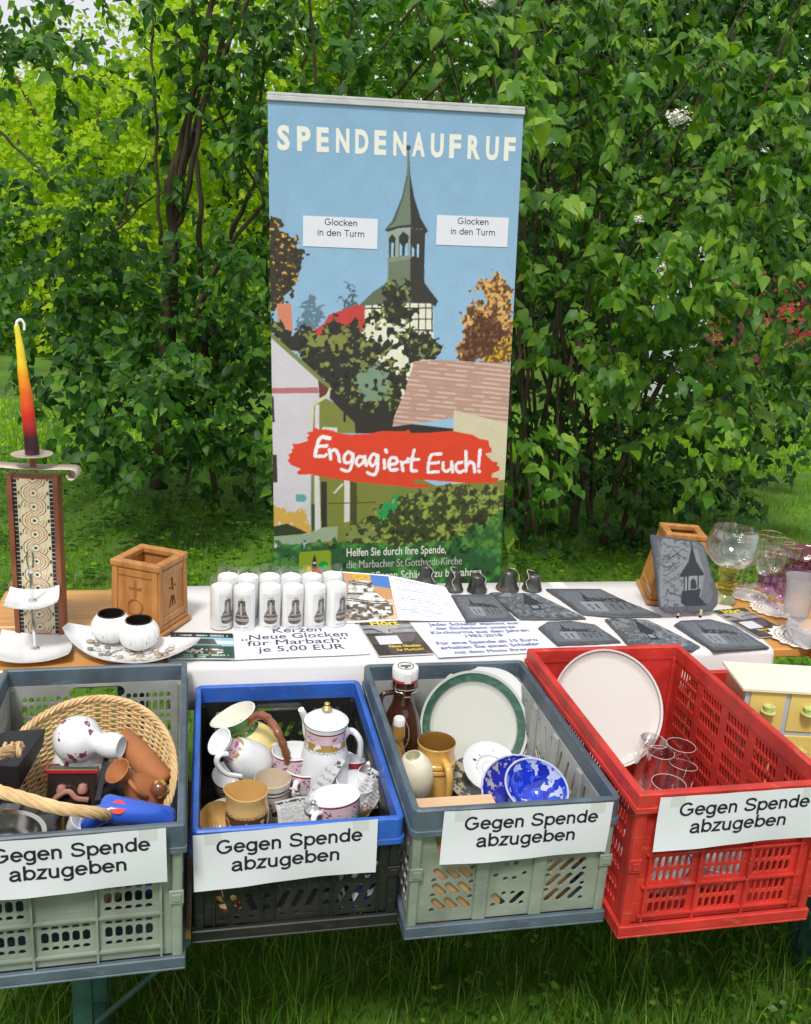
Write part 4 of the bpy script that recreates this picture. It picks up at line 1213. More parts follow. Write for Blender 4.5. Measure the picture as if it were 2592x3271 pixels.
pl(S((0.429,1.531),(0.476,1.502),(0.656,1.483),(0.776,1.437),(0.835,1.395),(0.888,1.347),(0.899,1.546)), (48,98,50), 'leafy', (70,112,52), 20, .5)
pl(S((0.383,1.355),(0.414,1.326),(0.449,1.315),(0.454,1.351),(0.432,1.368),(0.415,1.386),(0.38,1.412),(0.369,1.397)), (40,150,82), 'rag', (62,70,42), 60, .7)
pl(S((0.145,1.234),(0.163,1.235),(0.168,1.434),(0.145,1.442)), (208,208,200))
pl(S((0.252,1.253),(0.272,1.253),(0.273,1.409),(0.253,1.412)), (208,208,200))
pl(S((0.169,1.258),(0.19,1.258),(0.191,1.425),(0.17,1.431)), (52,52,46))
pl(S((0.273,1.259),(0.298,1.265),(0.299,1.419),(0.274,1.424)), (70,76,40))
pl(S((0.215,1.299),(0.241,1.268),(0.252,1.268),(0.218,1.305),(0.207,1.296)), (200,205,190))
pl(S((0.193,1.338),(0.368,1.337),(0.368,1.341),(0.193,1.342)), (70,76,40))
pl(S((0.134,1.339),(0.146,1.339),(0.147,1.439),(0.135,1.439)), (66,80,50))
pl(S((-0.018,1.341),(0.049,1.338),(0.052,1.354),(0.088,1.358),(0.127,1.359),(0.128,1.45),(-0.02,1.447)), (204,165,80), 'rag', (203,199,205), 30, .72)
pl(S((-0.019,1.423),(0.048,1.41),(0.087,1.429),(0.121,1.447),(0.07,1.458),(0.042,1.463),(-0.02,1.458)), (56,64,42))
pl(S((-0.026,1.458),(0.127,1.45),(0.173,1.429),(0.23,1.426),(0.227,1.48),(0.098,1.485),(-0.026,1.488)), (150,168,140))
pl(S((0.264,1.43),(0.369,1.421),(0.37,1.475),(0.265,1.481)), (128,140,78), 'rag', (62,70,42), 45, .5)
pl(S((0.079,1.303),(0.111,1.304),(0.119,1.318),(0.11,1.332),(0.08,1.33)), (96,160,160))
pl(S((-0.026,1.487),(0.127,1.487),(0.23,1.48),(0.276,1.502),(0.917,1.534),(0.929,1.758),(-0.031,1.717)), (52,92,56), 'leafy', (62,118,58), 14, .55)
pl(S((0.001,1.536),(0.081,1.533),(0.086,1.563),(0.184,1.56),(0.184,1.591),(0,1.59)), (84,130,62), 'rag', (46,88,52), 40, .5)
pl(S((0.095,1.518),(0.198,1.515),(0.205,1.523),(0.207,1.634),(0.091,1.636),(0.089,1.527)), (138,158,42))
pl(S((0.145,1.526),(0.152,1.553),(0.154,1.584),(0.136,1.583),(0.138,1.553)), (45,48,52))
pl(S((0.14,1.558),(0.15,1.558),(0.15,1.565),(0.14,1.565)), (225,225,225))
pl(S((0.109,1.597),(0.124,1.569),(0.139,1.598)), (236,196,52))
pl(S((0.137,1.583),(0.166,1.575),(0.184,1.588),(0.178,1.603),(0.137,1.601)), (200,70,55))
pl(S((0.196,1.576),(0.194,1.585),(0.188,1.592),(0.179,1.595),(0.17,1.593),(0.162,1.588),(0.158,1.579),(0.158,1.57),(0.162,1.562),(0.17,1.557),(0.179,1.556),(0.188,1.559),(0.194,1.567)), (30,150,60))
pl(S((0.14,1.062),(0.154,1.066),(0.165,1.073),(0.185,1.07),(0.218,1.077),(0.224,1.084),(0.274,1.09),(0.342,1.087),(0.387,1.078),(0.41,1.079),(0.467,1.08),(0.484,1.074),(0.49,1.086),(0.548,1.087),(0.641,1.08),(0.719,1.095),(0.746,1.11),(0.779,1.116),(0.786,1.142),(0.793,1.145),(0.794,1.16),(0.769,1.166),(0.788,1.184),(0.801,1.196),(0.819,1.197),(0.817,1.211),(0.826,1.214),(0.827,1.229),(0.8,1.24),(0.798,1.255),(0.828,1.258),(0.817,1.276),(0.708,1.275),(0.553,1.26),(0.506,1.258),(0.508,1.272),(0.559,1.275),(0.563,1.288),(0.501,1.287),(0.442,1.279),(0.355,1.269),(0.275,1.259),(0.184,1.244),(0.128,1.231),(0.089,1.232),(0.083,1.223),(0.098,1.211),(0.062,1.196),(0.051,1.179),(0.059,1.171),(0.054,1.159),(0.068,1.151),(0.065,1.14),(0.074,1.137),(0.068,1.12),(0.09,1.121),(0.124,1.11),(0.119,1.098),(0.129,1.092),(0.118,1.081),(0.14,1.078)), (217,66,38))
STROKES = [[(0.201,1.101),(0.171,1.098),(0.157,1.121),(0.148,1.163)],
[(0.201,1.104),(0.182,1.101)],
[(0.154,1.132),(0.19,1.129)],
[(0.148,1.165),(0.176,1.167),(0.187,1.162)],
[(0.199,1.144),(0.204,1.178)],
[(0.201,1.155),(0.215,1.144),(0.227,1.152),(0.235,1.187)],
[(0.28,1.161),(0.266,1.153),(0.252,1.167),(0.255,1.19),(0.272,1.19),(0.283,1.17)],
[(0.283,1.161),(0.28,1.196),(0.266,1.222),(0.241,1.215)],
[(0.323,1.173),(0.306,1.17),(0.295,1.187),(0.303,1.202),(0.32,1.19),(0.325,1.17)],
[(0.325,1.17),(0.332,1.202)],
[(0.368,1.165),(0.354,1.162),(0.343,1.182),(0.349,1.202),(0.363,1.197),(0.371,1.171)],
[(0.372,1.165),(0.372,1.208),(0.361,1.237),(0.335,1.228)],
[(0.395,1.183),(0.398,1.214)],
[(0.4,1.148),(0.404,1.154)],
[(0.412,1.203),(0.441,1.195),(0.438,1.177),(0.42,1.177),(0.412,1.2),(0.421,1.221),(0.444,1.218)],
[(0.458,1.192),(0.465,1.224)],
[(0.461,1.204),(0.47,1.192),(0.484,1.192)],
[(0.504,1.149),(0.496,1.192),(0.497,1.222),(0.514,1.225)],
[(0.481,1.181),(0.522,1.184)],
[(0.603,1.164),(0.571,1.167),(0.56,1.193),(0.558,1.231)],
[(0.562,1.199),(0.595,1.196)],
[(0.558,1.231),(0.596,1.23)],
[(0.613,1.197),(0.614,1.22),(0.626,1.229),(0.643,1.217),(0.645,1.194)],
[(0.645,1.194),(0.65,1.232)],
[(0.684,1.197),(0.666,1.2),(0.661,1.218),(0.674,1.233),(0.691,1.227)],
[(0.697,1.156),(0.7,1.23)],
[(0.701,1.212),(0.714,1.195),(0.729,1.207),(0.733,1.233)],
[(0.75,1.151),(0.746,1.213)],
[(0.747,1.228),(0.751,1.232)]]


for st in STROKES:
    q = smoothline(S(*st), 4)
    P_.put(seg_dist(P_.X, P_.Y, q) + JIT < .0058, (238, 236, 238))
# ink grain, then average 2x2 so that edges are soft
P_.C *= (1 + (vnoise(P_.X, P_.Y, 240, 31) - .5) * .10 + (vnoise(P_.X, P_.Y, 24, 32) - .5) * .07)[..., None]
av = lambda A: (A[0::2, 0::2] + A[1::2, 0::2] + A[0::2, 1::2] + A[1::2, 1::2]) / 4
P_.C = av(P_.C); P_.nx, P_.ny = 341, 800
P_.X, P_.Y = np.meshgrid(np.linspace(0, BW, 341), np.linspace(0, BH, 800))
# print is two skins: printed face and grey back
face = P_.build('printed_panel', mat('banner_print', rough=.42, attr='Col', bump=.5, bscale=5), ban)
ob('panel_back', box(0, BW, 0, BH, -.0012, -.0004), mat('banner_back', (.5, .5, .5), .6), ban)
ALU = mat('aluminium', (.62, .62, .60), .35, metal=.7, var=.1, nscale=20)
ob('top_rail', cat(box(-.003, BW + .003, BH - .012, BH + .004, .0005, .008, .002), box(-.003, BW + .003, BH + .0045, BH + .014, -.006, .006, .002), box(-.003, BW + .003, BH - .012, BH + .004, -.010, -.0015, .002)), ALU, ban)
cs_ = BH - .0
ob('base_cassette', tr(box(-.015, BW + .015, -.125, -.035, -.10, .10, .02, 3), loc=(0, .06, 0)), ALU, ban)
ob('support_pole', tube([(BW / 2, -.06, -.03), (BW / 2, BH, -.012)], .008, 8), ALU, ban)
CREAM = mat('print_cream', lin((226, 226, 214)), .6)
def banner_text(s_, x, y, width, height, ang, m_, **kw):
    v = text(s_, 1, width=width, **kw)
    k = height
    v = ([(a, b * k, .0006) for a, b, c in v[0]], v[1])
    return ob('lettering', tr(v, Matrix.Translation((x, BH - y, 0)) @ Matrix.Rotation(ang, 4, 'Z')), m_, ban)
for i, ch in enumerate('SPENDENAUFRUF'):
    banner_text(ch, .029 + i * .0632, .154, .040 if ch in 'SEF' else .044, .0985, 0, CREAM, bold=.042)
for k, (s_, w_) in enumerate((('Helfen Sie durch Ihre Spende,', .374), ('die Marbacher St.Gotthardt-Kirche', .436), ('vor größeren Schäden zu bewahren.', .522))):
    banner_text(s_, .262, 1.541 + .0465 * k, w_, .044, 0, CREAM, bold=.014)
for lab, x, y, w2, h2 in (('small white paper reading Glocken in den Turm, left of the printed spire', .109, .357, .250, .097), ('small white paper reading Glocken in den Turm, right of the printed spire', .562, .340, .253, .097)):
    t = thing('small_notice', lab, 'notice', group='notices taped on the banner')
    t.matrix_world = Mb @ Matrix.Translation((x, BH - y - h2, .0012)) @ Matrix.Rotation(-.012 if x < .3 else -.004, 4, 'Z')
    ob('paper', box(0, w2, 0, h2, 0, .0005), mat('notice_paper', (.70, .72, .78), .6), t)
    for s_, ww, yy in (('Glocken', .112, .070), ('in den Turm', .160, .036)):
        v = plain_text(s_, ww, .030, .085)
        ob('lettering', ([(a + w2 / 2 + .002, b + yy, .0009 + c) for a, b, c in v[0]], v[1]), INK, t)

# ------------------------------------------------------------------ things on the table
def onplane(px, py, P0, n):
    d = ray(px, py); n = Vector(n)
    return CO + d * ((Vector(P0) - CO).dot(n) / d.dot(n))
def quadfn(BL, BR, TR, TL, W, H, org, lift=.0006, curl=0, ph=0):
    """paper coordinates (x 0..W, y 0..H) onto four corners lying in the place"""
    BL, BR, TR, TL = map(Vector, (BL, BR, TR, TL))
    n = (BR - BL).cross(TL - BL).normalized()
    def fn(x, y, z=0):
        u, v = x / W, y / H
        p = BL * (1 - u) * (1 - v) + BR * u * (1 - v) + TR * u * v + TL * (1 - u) * v
        c = curl * (math.sin(u * 3.1 + ph) ** 2 * .6 + (abs(u - .5) * 2) ** 3 * .5 * math.cos(v * 2 + ph) + .5 * (1 - v) ** 4)
        return tuple(p + n * (lift + c + z) - Vector(org))
    return fn
def qcorners(q, z=T): return [at(x, y, z) for x, y in q]
def edge_skirt(fn, W, H, th, n=14):
    P = [(W * i / n, 0) for i in range(n)] + [(W, H * i / n) for i in range(n)] + [(W - W * i / n, H) for i in range(n)] + [(0, H - H * i / n) for i in range(n)]
    V = [fn(x, y, -.0001) for x, y in P] + [fn(x, y, -th) for x, y in P]; k = len(P)
    return V, [(i, (i + 1) % k, k + (i + 1) % k, k + i) for i in range(k)]
def printed(name, label, cat_, corners, W, H, painter, nx, ny, lift=.0008, curl=.001, ph=0, stack=1, mt=None, group=None):
    BL = corners[0]
    t = thing(name, label, cat_, BL, group=group)
    fn = quadfn(*corners, W, H, BL, lift, curl, ph)
    p = Paint(W, H, nx, ny, (236, 238, 244))
    painter(p)
    p.build('page', mt or PRINT, t, fn)
    ob('paper_edge', edge_skirt(fn, W, H, lift * .9), PAPER, t)
    return t, fn
def write(t, fn, s_, x, y, w_, h_, m_, **kw):
    v = text(s_, 1, width=w_, **kw)
    return ob('lettering', bend(([(a + x, b * h_ + y, 0) for a, b, c in v[0]], v[1]), lambda a, b, c: fn(a, b, .0006)), m_, t)

# candles sign
INKB = mat('ink_grey', lin((70, 72, 92)), .6)
q = qcorners([(737, 2112), (1183, 2092), (1118, 1962), (742, 1978)])
t, fn = printed('table_sign', 'white sheet before the candles reading Kerzen Neue Glocken für Marbach je 5,00 EUR', 'sign', q, .297, .21, lambda p: None, 40, 30, .001, .0022, .4)
for s_, x, y, w_ in (('Kerzen', .095, .122, .115), ('„Neue Glocken', .022, .092, .245), ('für Marbach“', .035, .062, .225), ('je 5,00 EUR', .058, .030, .190)):
    write(t, fn, s_, x, y, w_, .036, INKB, bold=.007)
# slate text sheet
INKV = mat('ink_violet', lin((84, 84, 150)), .6)
q = qcorners([(1402, 2104), (1795, 2082), (1690, 1984), (1309, 1991)])
t, fn = printed('table_sign', 'white sheet about the roof slates, purple lines from Jeder Schiefer to Motiv Ihrer', 'sign', q, .297, .21, lambda p: None, 40, 30, .001, .0016, 1.4)
for s_, x, y, w_ in (('Jeder Schiefer stammt aus', .040, .186, .222), ('der Eindeckung unseres', .050, .160, .195), ('Kirchturms aus den Jahren', .030, .134, .240), ('1983-2018', .105, .108, .09),
                     ('Für eine Spende ab 10 Euro', .022, .070, .245), ('erhalten Sie einen Schiefer', .022, .043, .24), ('mit dem Motiv Ihrer', .045, .014, .175)):
    write(t, fn, s_, x, y, w_, .026, INKV, bold=.02)
# leaflets
def pHort(p):
    W, H = p.w, p.h
    n1 = vnoise(p.X, p.Y, 60, 2)
    p.C[:] = lin((62, 56, 52))
    p.put(n1 > .55, (84, 76, 70))
    bx = (p.Y > H * .62) & (p.Y < H * .86)
    p.put(bx & (vnoise(p.X * .5, p.Y * 2, 50, 5) > .4), (150, 148, 150))
    p.poly([(W * .1, H * .86), (W * .7, H * .84), (W * .9, H * .66), (W * .4, H * .60)], (176, 172, 176), vnoise(p.X, p.Y, 50, 8) > .35)
    p.poly([(W * .45, H * .55), (W * .95, H * .58), (W * .8, H * .36), (W * .55, H * .34)], (98, 92, 96))
    p.poly([(W * .14, H * .30), (W * .56, H * .30), (W * .56, H * .54), (W * .14, H * .54)], (226, 228, 240))
YEL = mat('ink_yellow', lin((232, 205, 60)), .5)
for lab, cs, tilt in (('dark leaflet stack headed Hört beside the slate text sheet', [(1211, 2101), (1386, 2092), (1302, 1983), (1143, 1989)], 1),
                     ('dark leaflet headed Hört lying right of the standing slate, before the glasses', [(2427, 2040), (2537, 2029), (2376, 1943), (2277, 1953)], 0)):
    t, fn = printed('leaflet', lab, 'leaflet', qcorners(cs), .105, .148, pHort, 60, 84, .004 if tilt else .0022, .0008, .6, mt=PRINTG, group='dark Hört leaflets')
    for s_, x, y, w_, h_ in (('Hört', .022, .124, .058, .030), ('Neue Glocken', .030, .030, .062, .012), ('für Marbach!', .040, .014, .052, .015)):
        write(t, fn, s_, x, y, w_, h_, YEL, bold=.03)
def pGreen(p):
    W, H = p.w, p.h
    p.C[:] = lin((30, 78, 58))
    p.put(p.Y > H * .80, (40, 48, 46))
    a = (p.Y > H * .46) & (p.Y < H * .80)
    p.put(a, (150, 205, 225)); p.put(a & (np.abs(p.Y - H * .62) < H * .07), (226, 242, 248))
    p.poly([(W * .30, H * .76), (W * .66, H * .76), (W * .72, H * .54), (W * .25, H * .54)], (72, 74, 78))
    p.poly([(W * .22, H * .52), (W * .76, H * .52), (W * .82, H * .46), (W * .18, H * .46)], (110, 114, 116))
    e = ((p.X - W * .5) / (W * .34)) ** 2 + ((p.Y - H * .27) / (H * .11)) ** 2 < 1
    p.put(e, (232, 228, 214)); p.put(e & (vnoise(p.X, p.Y, 170, 3) > .55), (112, 82, 70)); p.put(e & (vnoise(p.X, p.Y, 170, 4) > .68), (40, 60, 45))
    for yy, a_, b_ in ((.12, .1, .9), (.05, .08, .5), (.88, .08, .92)):
        p.put((np.abs(p.Y - H * yy) < H * .022) & (p.X > W * a_) & (p.X < W * b_) & (vnoise(p.X, p.Y * 0, 330, 6) > .42), (190, 215, 200))
for k, (dx, dz) in enumerate(((-16, 0), (0, .0035))):
    cs = [(566 + dx, 2106 - dx * .2), (750 + dx, 2108), (744 + dx, 2027), (560 + dx, 2023)]
    t, fn = printed('leaflet_stack', ('upper' if k else 'lower') + ' green leaflet stack with a dark bell picture beside the pebble dish', 'leaflet', [at(x, y, T + dz) for x, y in cs], .148, .105, pGreen, 84, 60, .0032, .0006, .2, mt=PRINTG, group='green leaflets')
# open booklet propped up behind the sheets
Pb = at(1105, 1992); Pr = at(1487, 1986)
e1 = (Pr - Pb).normalized(); e2 = Vector((0, math.cos(.62), math.sin(.62)))
n_ = e1.cross(e2).normalized()
on = lambda x, y: onplane(x, y, Pb, n_)
def pBell(p):
    W, H = p.w, p.h
    p.C[:] = lin((196, 146, 96))
    p.put(vnoise(p.X, p.Y, 30, 5) > .6, (222, 186, 150))
    p.poly([(W * .62, H), (W, H), (W, H * .70), (W * .66, H * .74)], (70, 120, 190))
    p.poly([(0, H * .55), (W * .12, H * .55), (W * .1, H), (0, H)], (118, 92, 76))
    body = [(W * .20, H * .84), (W * .66, H * .84), (W * .66, H * .62), (W * .78, H * .50), (W * .96, H * .36), (W * .94, H * .12), (W * .55, H * .02), (W * .12, H * .06), (0, H * .2), (0, H * .36), (W * .12, H * .52)]
    m_ = p.poly(body, (176, 172, 164))
    n = vnoise(p.X, p.Y * 1.6, 70, 9)
    p.put(m_ & (n > .62), (236, 236, 230)); p.put(m_ & (n < .30), (84, 76, 66))
    for yy in (.44, .40, .80, .76): p.put(m_ & (np.abs(p.Y - H * yy - .006 * np.cos(p.X * 30)) < H * .010), (64, 58, 52))
    p.put(m_ & (p.Y < H * .36) & (vnoise(p.X, p.Y, 130, 1) > .5), (98, 88, 76))
    p.put(np.abs(np.hypot((p.X - W * .38), (p.Y - H * .92)) - W * .07) < W * .025, (216, 166, 40))
    p.put(np.abs(np.hypot((p.X - W * .54), (p.Y - H * .92)) - W * .07) < W * .025, (216, 166, 40))
    p.put((p.X < W * .03) | (p.Y < H * .03) | (p.Y > H * .975), (240, 241, 246))
t, fn = printed('open_booklet', 'open booklet with a colour photo of a bell and a page of small text', 'booklet', [Pb, on(1272, 1983), on(1240, 1838), on(1078, 1825)], .148, .19, pBell, 90, 110, .001, .001, 0, mt=PRINTG)
def pTxt(p):
    W, H = p.w, p.h
    p.C[:] = lin((238, 239, 246))
    i = 0; y = H * .93
    while y > H * .08:
        a_, b_ = (.08, .92) if i not in (6, 11, 15, 16) else (.2, .7)
        b2 = b_ - (.3 if i in (4, 9, 14) else 0)
        p.put((np.abs(p.Y - y) < H * .009) & (p.X > W * a_) & (p.X < W * b2) & (vnoise(p.X, p.Y * 0 + i, 420, 6) > .3), (150, 152, 196))
        i += 1; y -= H * (.045 if i not in (6, 12) else .075)
fn2 = quadfn(on(1273, 1983), Pr, on(1424, 1876), on(1241, 1838), .148, .19, t.location, .001, .0015, .8)
p = Paint(.148, .19, 120, 130, (238, 239, 246)); pTxt(p); p.build('page', PRINT, t, fn2)
ob('paper_edge', edge_skirt(fn2, .148, .19, .0009), PAPER, t)
ob('stand', tube([on(1255, 1880) - t.location - Vector((0, -.012, .004)), Vector((on(1255, 1880).x, on(1255, 1880).y + .05, T)) - t.location], .003, 6), mat('clear_plastic', (.6, .62, .62), .2), t)

# white candles in cellophane
WAX = mat('wax_white', (.86, .86, .85), .42, sub=.25, coat=.15)
FILM = thinglass('cellophane', (.97, .97, .97), .30, .06, .03)
def pCandle(p):
    W, H = p.w, p.h; X, Y = p.X - W / 2, p.Y
    p.C[:] = lin((240, 239, 237))
    w_ = np.interp(Y / H, [.14, .17, .24, .34, .42, .50, .60, .80, .84, .86], [.14, .30, .40, .40, .33, .25, .215, .20, .18, 0]) * W
    m_ = (np.abs(X) < w_) & (Y > H * .14) & (Y < H * .86)
    n = vnoise(X + 1, Y, 260, 3)
    p.put(m_, (120, 114, 106)); p.put(m_ & (n > .6), (160, 155, 148)); p.put(m_ & (n < .3), (78, 68, 60))
    p.put(m_ & (Y < H * .40), (112, 92, 82)); p.put(m_ & (Y < H * .40) & (n > .55), (84, 70, 62))
    for yy in (.26, .30, .40, .46, .80, .72): p.put(m_ & (np.abs(Y - H * yy) < H * .008), (196, 190, 184) if yy < .45 else (70, 64, 60))
    p.put(m_ & (np.abs(X + W * .02) < W * .045) & (Y > H * .42) & (Y < H * .76), (196, 200, 200))
    for s in (-1, 1): p.put(np.hypot(X - s * W * .07, Y - H * .895) < W * .05, (196, 158, 84))
    p.put((np.abs(Y - H * .06) < H * .012) & (np.abs(X) < W * .36) & (vnoise(p.X, Y * 0, 900, 2) > .4), (150, 150, 152))
RC = .0278
def candle_master():
    h = HC
    t = thing('pillar_candle', '', 'candle', group='white bell candles in cellophane')
    prof = [(0, .001), (RC * .97, .001), (RC, .004), (RC, h - .004), (RC * .93, h), (RC * .6, h - .002), (.004, h - .0035), (0, h - .0035)]
    ob('wax_body', lathe(prof, 32), WAX, t, True)
    ob('wick', tube([(0, 0, h - .004), (.001, 0, h + .006), (.004, .001, h + .011)], .0012, 6), WAX, t)
    p = Paint(1.75 * RC, h * .84, 44, 76, (240, 239, 237)); pCandle(p)
    p.build('bell_print', PRINT, t, lambda x, y, z: ((RC + .0004) * math.sin((x - p.w / 2) / RC), -(RC + .0004) * math.cos((x - p.w / 2) / RC), y + h * .04))
    r = random.Random(3)
    rim = [r.uniform(.006, .024) for _ in range(6)]
    n = 36; V, F = [], []
    for j, z in enumerate((.002, h * .5, h - .002, h + .008, 1)):
        for i in range(n):
            a = 2 * PI * i / n
            k = i * 6 / n; top = rim[int(k) % 6] * (1 - k % 1) + rim[(int(k) + 1) % 6] * (k % 1)
            zz = z if j < 4 else h + .009 + top
            rr = RC + .0016 + (.0008 * math.sin(a * 9 + j) if j < 4 else .003 * math.sin(a * 5)) - (.002 if j == 4 else 0)
            V.append((rr * math.cos(a), rr * math.sin(a), zz))
    for j in range(4):
        for i in range(n): F.append((j * n + i, j * n + (i + 1) % n, (j + 1) * n + (i + 1) % n, (j + 1) * n + i))
    ob('cellophane', (V, F), FILM, t, True)
    return t
cf = [(702, 2015, .85), (776, 2018, -.1), (858, 2014, .25), (931, 2014, .40), (1001, 2012, .80), (1069, 2006, .80)]
cb = [(729, 0, 1), (793, 0, 2.4), (862, 0, -1.4), (930, 0, 1.9), (996, 0, 2.2), (1062, 0, 2.8)]
pf = [at(x, y) + Vector((.004, RC, 0)) for x, y, a in cf]
HC = rise(pf[2], 1871)
pb_ = []
for k, (x, _, a) in enumerate(cb):
    P0 = pf[k] + Vector((.03, .075, 0))
    for _i in range(6):
        px, _y, zz = proj(P0 + Vector((0, 0, HC * .9))); P0.x += (x - px) * zz / FPX
    pb_.append(P0)
ordn = ['first', 'second', 'third', 'fourth', 'fifth', 'last']
cm_ = candle_master()
for k in range(12):
    c = cm_ if k == 0 else copy_tree(cm_)
    row = 'front' if k < 6 else 'rear'
    P0 = pf[k] if k < 6 else pb_[k - 6]
    c.location = P0; c.rotation_euler = (0, 0, (cf[k][2] if k < 6 else cb[k - 6][2]) - .2)
    c['label'] = 'white bell-print candle in cellophane, %s from the left in the %s row' % (ordn[k % 6], row)

# bells
BRZ = mat('bell_iron', (.13, .135, .12), .32, metal=.75, var=.45, nscale=26, bump=.25, bscale=60)
BRR = mat('bell_rust', (.20, .10, .065), .5, metal=.55, var=.4, nscale=30, bump=.3, bscale=60)
STR = mat('string_beige', (.50, .47, .38), .9)
def bell(label, px, py, pyt, rpx, rust, cup, rot):
    P0 = at(px, py); z = proj(P0)[2]; r = rpx / FPX * z; P0 = P0 + Vector((0, r * .6, 0))
    h = rise(P0, pyt)
    t = thing('small_bell', label, 'bell', P0, rot, 'small cast bells in a row')
    k = cup
    prof = [(r * .86, .003), (r, 0), (r * 1.0, h * .06), (r * (.90 if not k else .94), h * .16), (r * (.74 if not k else .86), h * .36), (r * (.62 if not k else .80), h * .62),
            (r * (.52 if not k else .70), h * .78), (r * .32, h * .86), (r * .10, h * .875), (0, h * .875)]
    prof = [(a, b) for a, b in smoothline(prof, 3)]
    ob('bell_body', lathe([(r * .7, h * .3), (r * .86, .003)] + prof, 28), BRZ, t, True, ang=60)
    ob('lip_band', lathe([(r * .99, .001), (r * 1.03, h * .03), (r * 1.0, h * .075), (r * .93, h * .085)], 28), BRR if rust else BRZ, t, True)
    ob('crown_loop', tube([(r * .16 * math.cos(a), 0, h * .90 + r * .19 * math.sin(a)) for a in np.linspace(0, 2 * PI, 12)], r * .06, 6), BRZ, t, True)
    ob('string', tube(smoothline([(0, 0, h * .97), (-r * .3, -r * .6, h * 1.0), (r * .3, -r * .8, h * .7), (r * .1, -r * .95, h * .45), (r * .55, -r * .95, h * .12)], 5), .0012, 5), STR, t, True)
    return t
bell('leftmost small dark bell behind the open booklet with a beige string', 1366, 1866, 1796, 32, 0, 0, .2)
bell('slim grey bell with a flared lip standing second from the left', 1454, 1890, 1810, 31, 0, 0, -.6)
bell('short dark bell with thick string hanging down its front', 1529, 1894, 1824, 32, 0, 1, .5)
bell('brown bell with a rusty flared lip and two string loops', 1628, 1888, 1812, 37, 1, 0, 1.0)
bell('rounded olive-grey bell standing rightmost in the row', 1706, 1888, 1822, 32, 0, 1, -1.2)

# slates with painted churches
SLT = mat('slate_stone', (.085, .09, .10), .55, var=.35, nscale=14, bump=.6, bscale=45)
def church(p, kind, seed):
    p.k = .62
    W, H = p.w, p.h; X, Y = p.X / W, p.Y / H
    n = vnoise(p.X, p.Y, 90, seed); n2 = vnoise(p.X * 1.3, p.Y, 170, seed + 1)
    lite, dark, mid = (150, 156, 164), (62, 66, 74), (108, 114, 122)
    p.C[:] = lin(mid)
    edge = np.minimum(np.minimum(X, 1 - X), np.minimum(Y, 1 - Y)) + (n - .5) * .08
    p.put(edge > .10, lite, .45)
    P = lambda pts: [(a * W, b * H) for a, b in pts]
    if kind == 0:                                         # chapel with ridge turret
        p.poly(P([(.30, .62), (.38, .62), (.36, .72), (.345, .90), (.33, .72)]), dark)
        p.poly(P([(.22, .52), (.34, .66), (.75, .60), (.84, .44)]), dark, n2 > .35)
        p.poly(P([(.22, .52), (.48, .50), (.46, .16), (.24, .20)]), (170, 176, 184))
        p.poly(P([(.48, .50), (.84, .44), (.88, .20), (.46, .16)]), (128, 134, 142), n2 > .3)
        for x in (.30, .38, .56, .64, .72, .80): p.line(P([(x, .42), (x + .01, .24)]), W * .018, dark)
        for k in range(5): p.line(P([(.62 + k * .06, .60), (.66 + k * .06, .92), (.72 + k * .05, .78)]), W * .008, dark, .8)
    elif kind == 1:                                       # spire among rocks and trees
        p.put(n2 > .62, dark, .5); p.put(n > .6, (176, 180, 188), .6)
        p.poly(P([(.38, .30), (.54, .30), (.52, .52), (.60, .50), (.46, .95), (.34, .52), (.40, .52)]), dark)
        p.poly(P([(.42, .36), (.50, .36), (.50, .46), (.42, .46)]), (176, 180, 188))
        for k in range(7): p.line(P([(.08 + k * .05, .15), (.10 + k * .04, .6), (.05 + k * .07, .85)]), W * .010, dark, .8)
        p.line(P([(.5, .3), (.7, .38), (.95, .22)]), W * .015, dark)
    else:                                                 # close view of the belfry
        p.poly(P([(.12, .08), (.72, .08), (.80, .5), (.62, .96), (.14, .98)]), (160, 165, 172), n > .22)
        for k in range(16):
            r = random.Random(k + seed); x, y = .12 + r.random() * .1, .1 + r.random() * .8
            q_ = [(x, y)]
            for j in range(4): x += r.uniform(.02, .12); y += r.uniform(-.07, .09); q_.append((min(x, .55), y))
            p.line(P(q_), W * r.uniform(.006, .016), dark, .85)
        p.poly(P([(.50, .08), (.84, .08), (.72, .2), (.74, .30), (.46, .28), (.44, .14)]), dark)
        p.poly(P([(.47, .28), (.74, .30), (.73, .48), (.48, .47)]), (172, 176, 182))
        p.poly(P([(.58, .30), (.68, .31), (.67, .40), (.63, .445), (.58, .40)]), dark)
        for x in (.49, .545, .70): p.line(P([(x, .29), (x, .47)]), W * .018, dark)
        p.poly(P([(.40, .46), (.80, .48), (.76, .54), (.67, .66), (.605, .86), (.60, .97), (.59, .86), (.55, .66), (.46, .54)]), dark)
    p.put(n2 < .12, dark, .4)
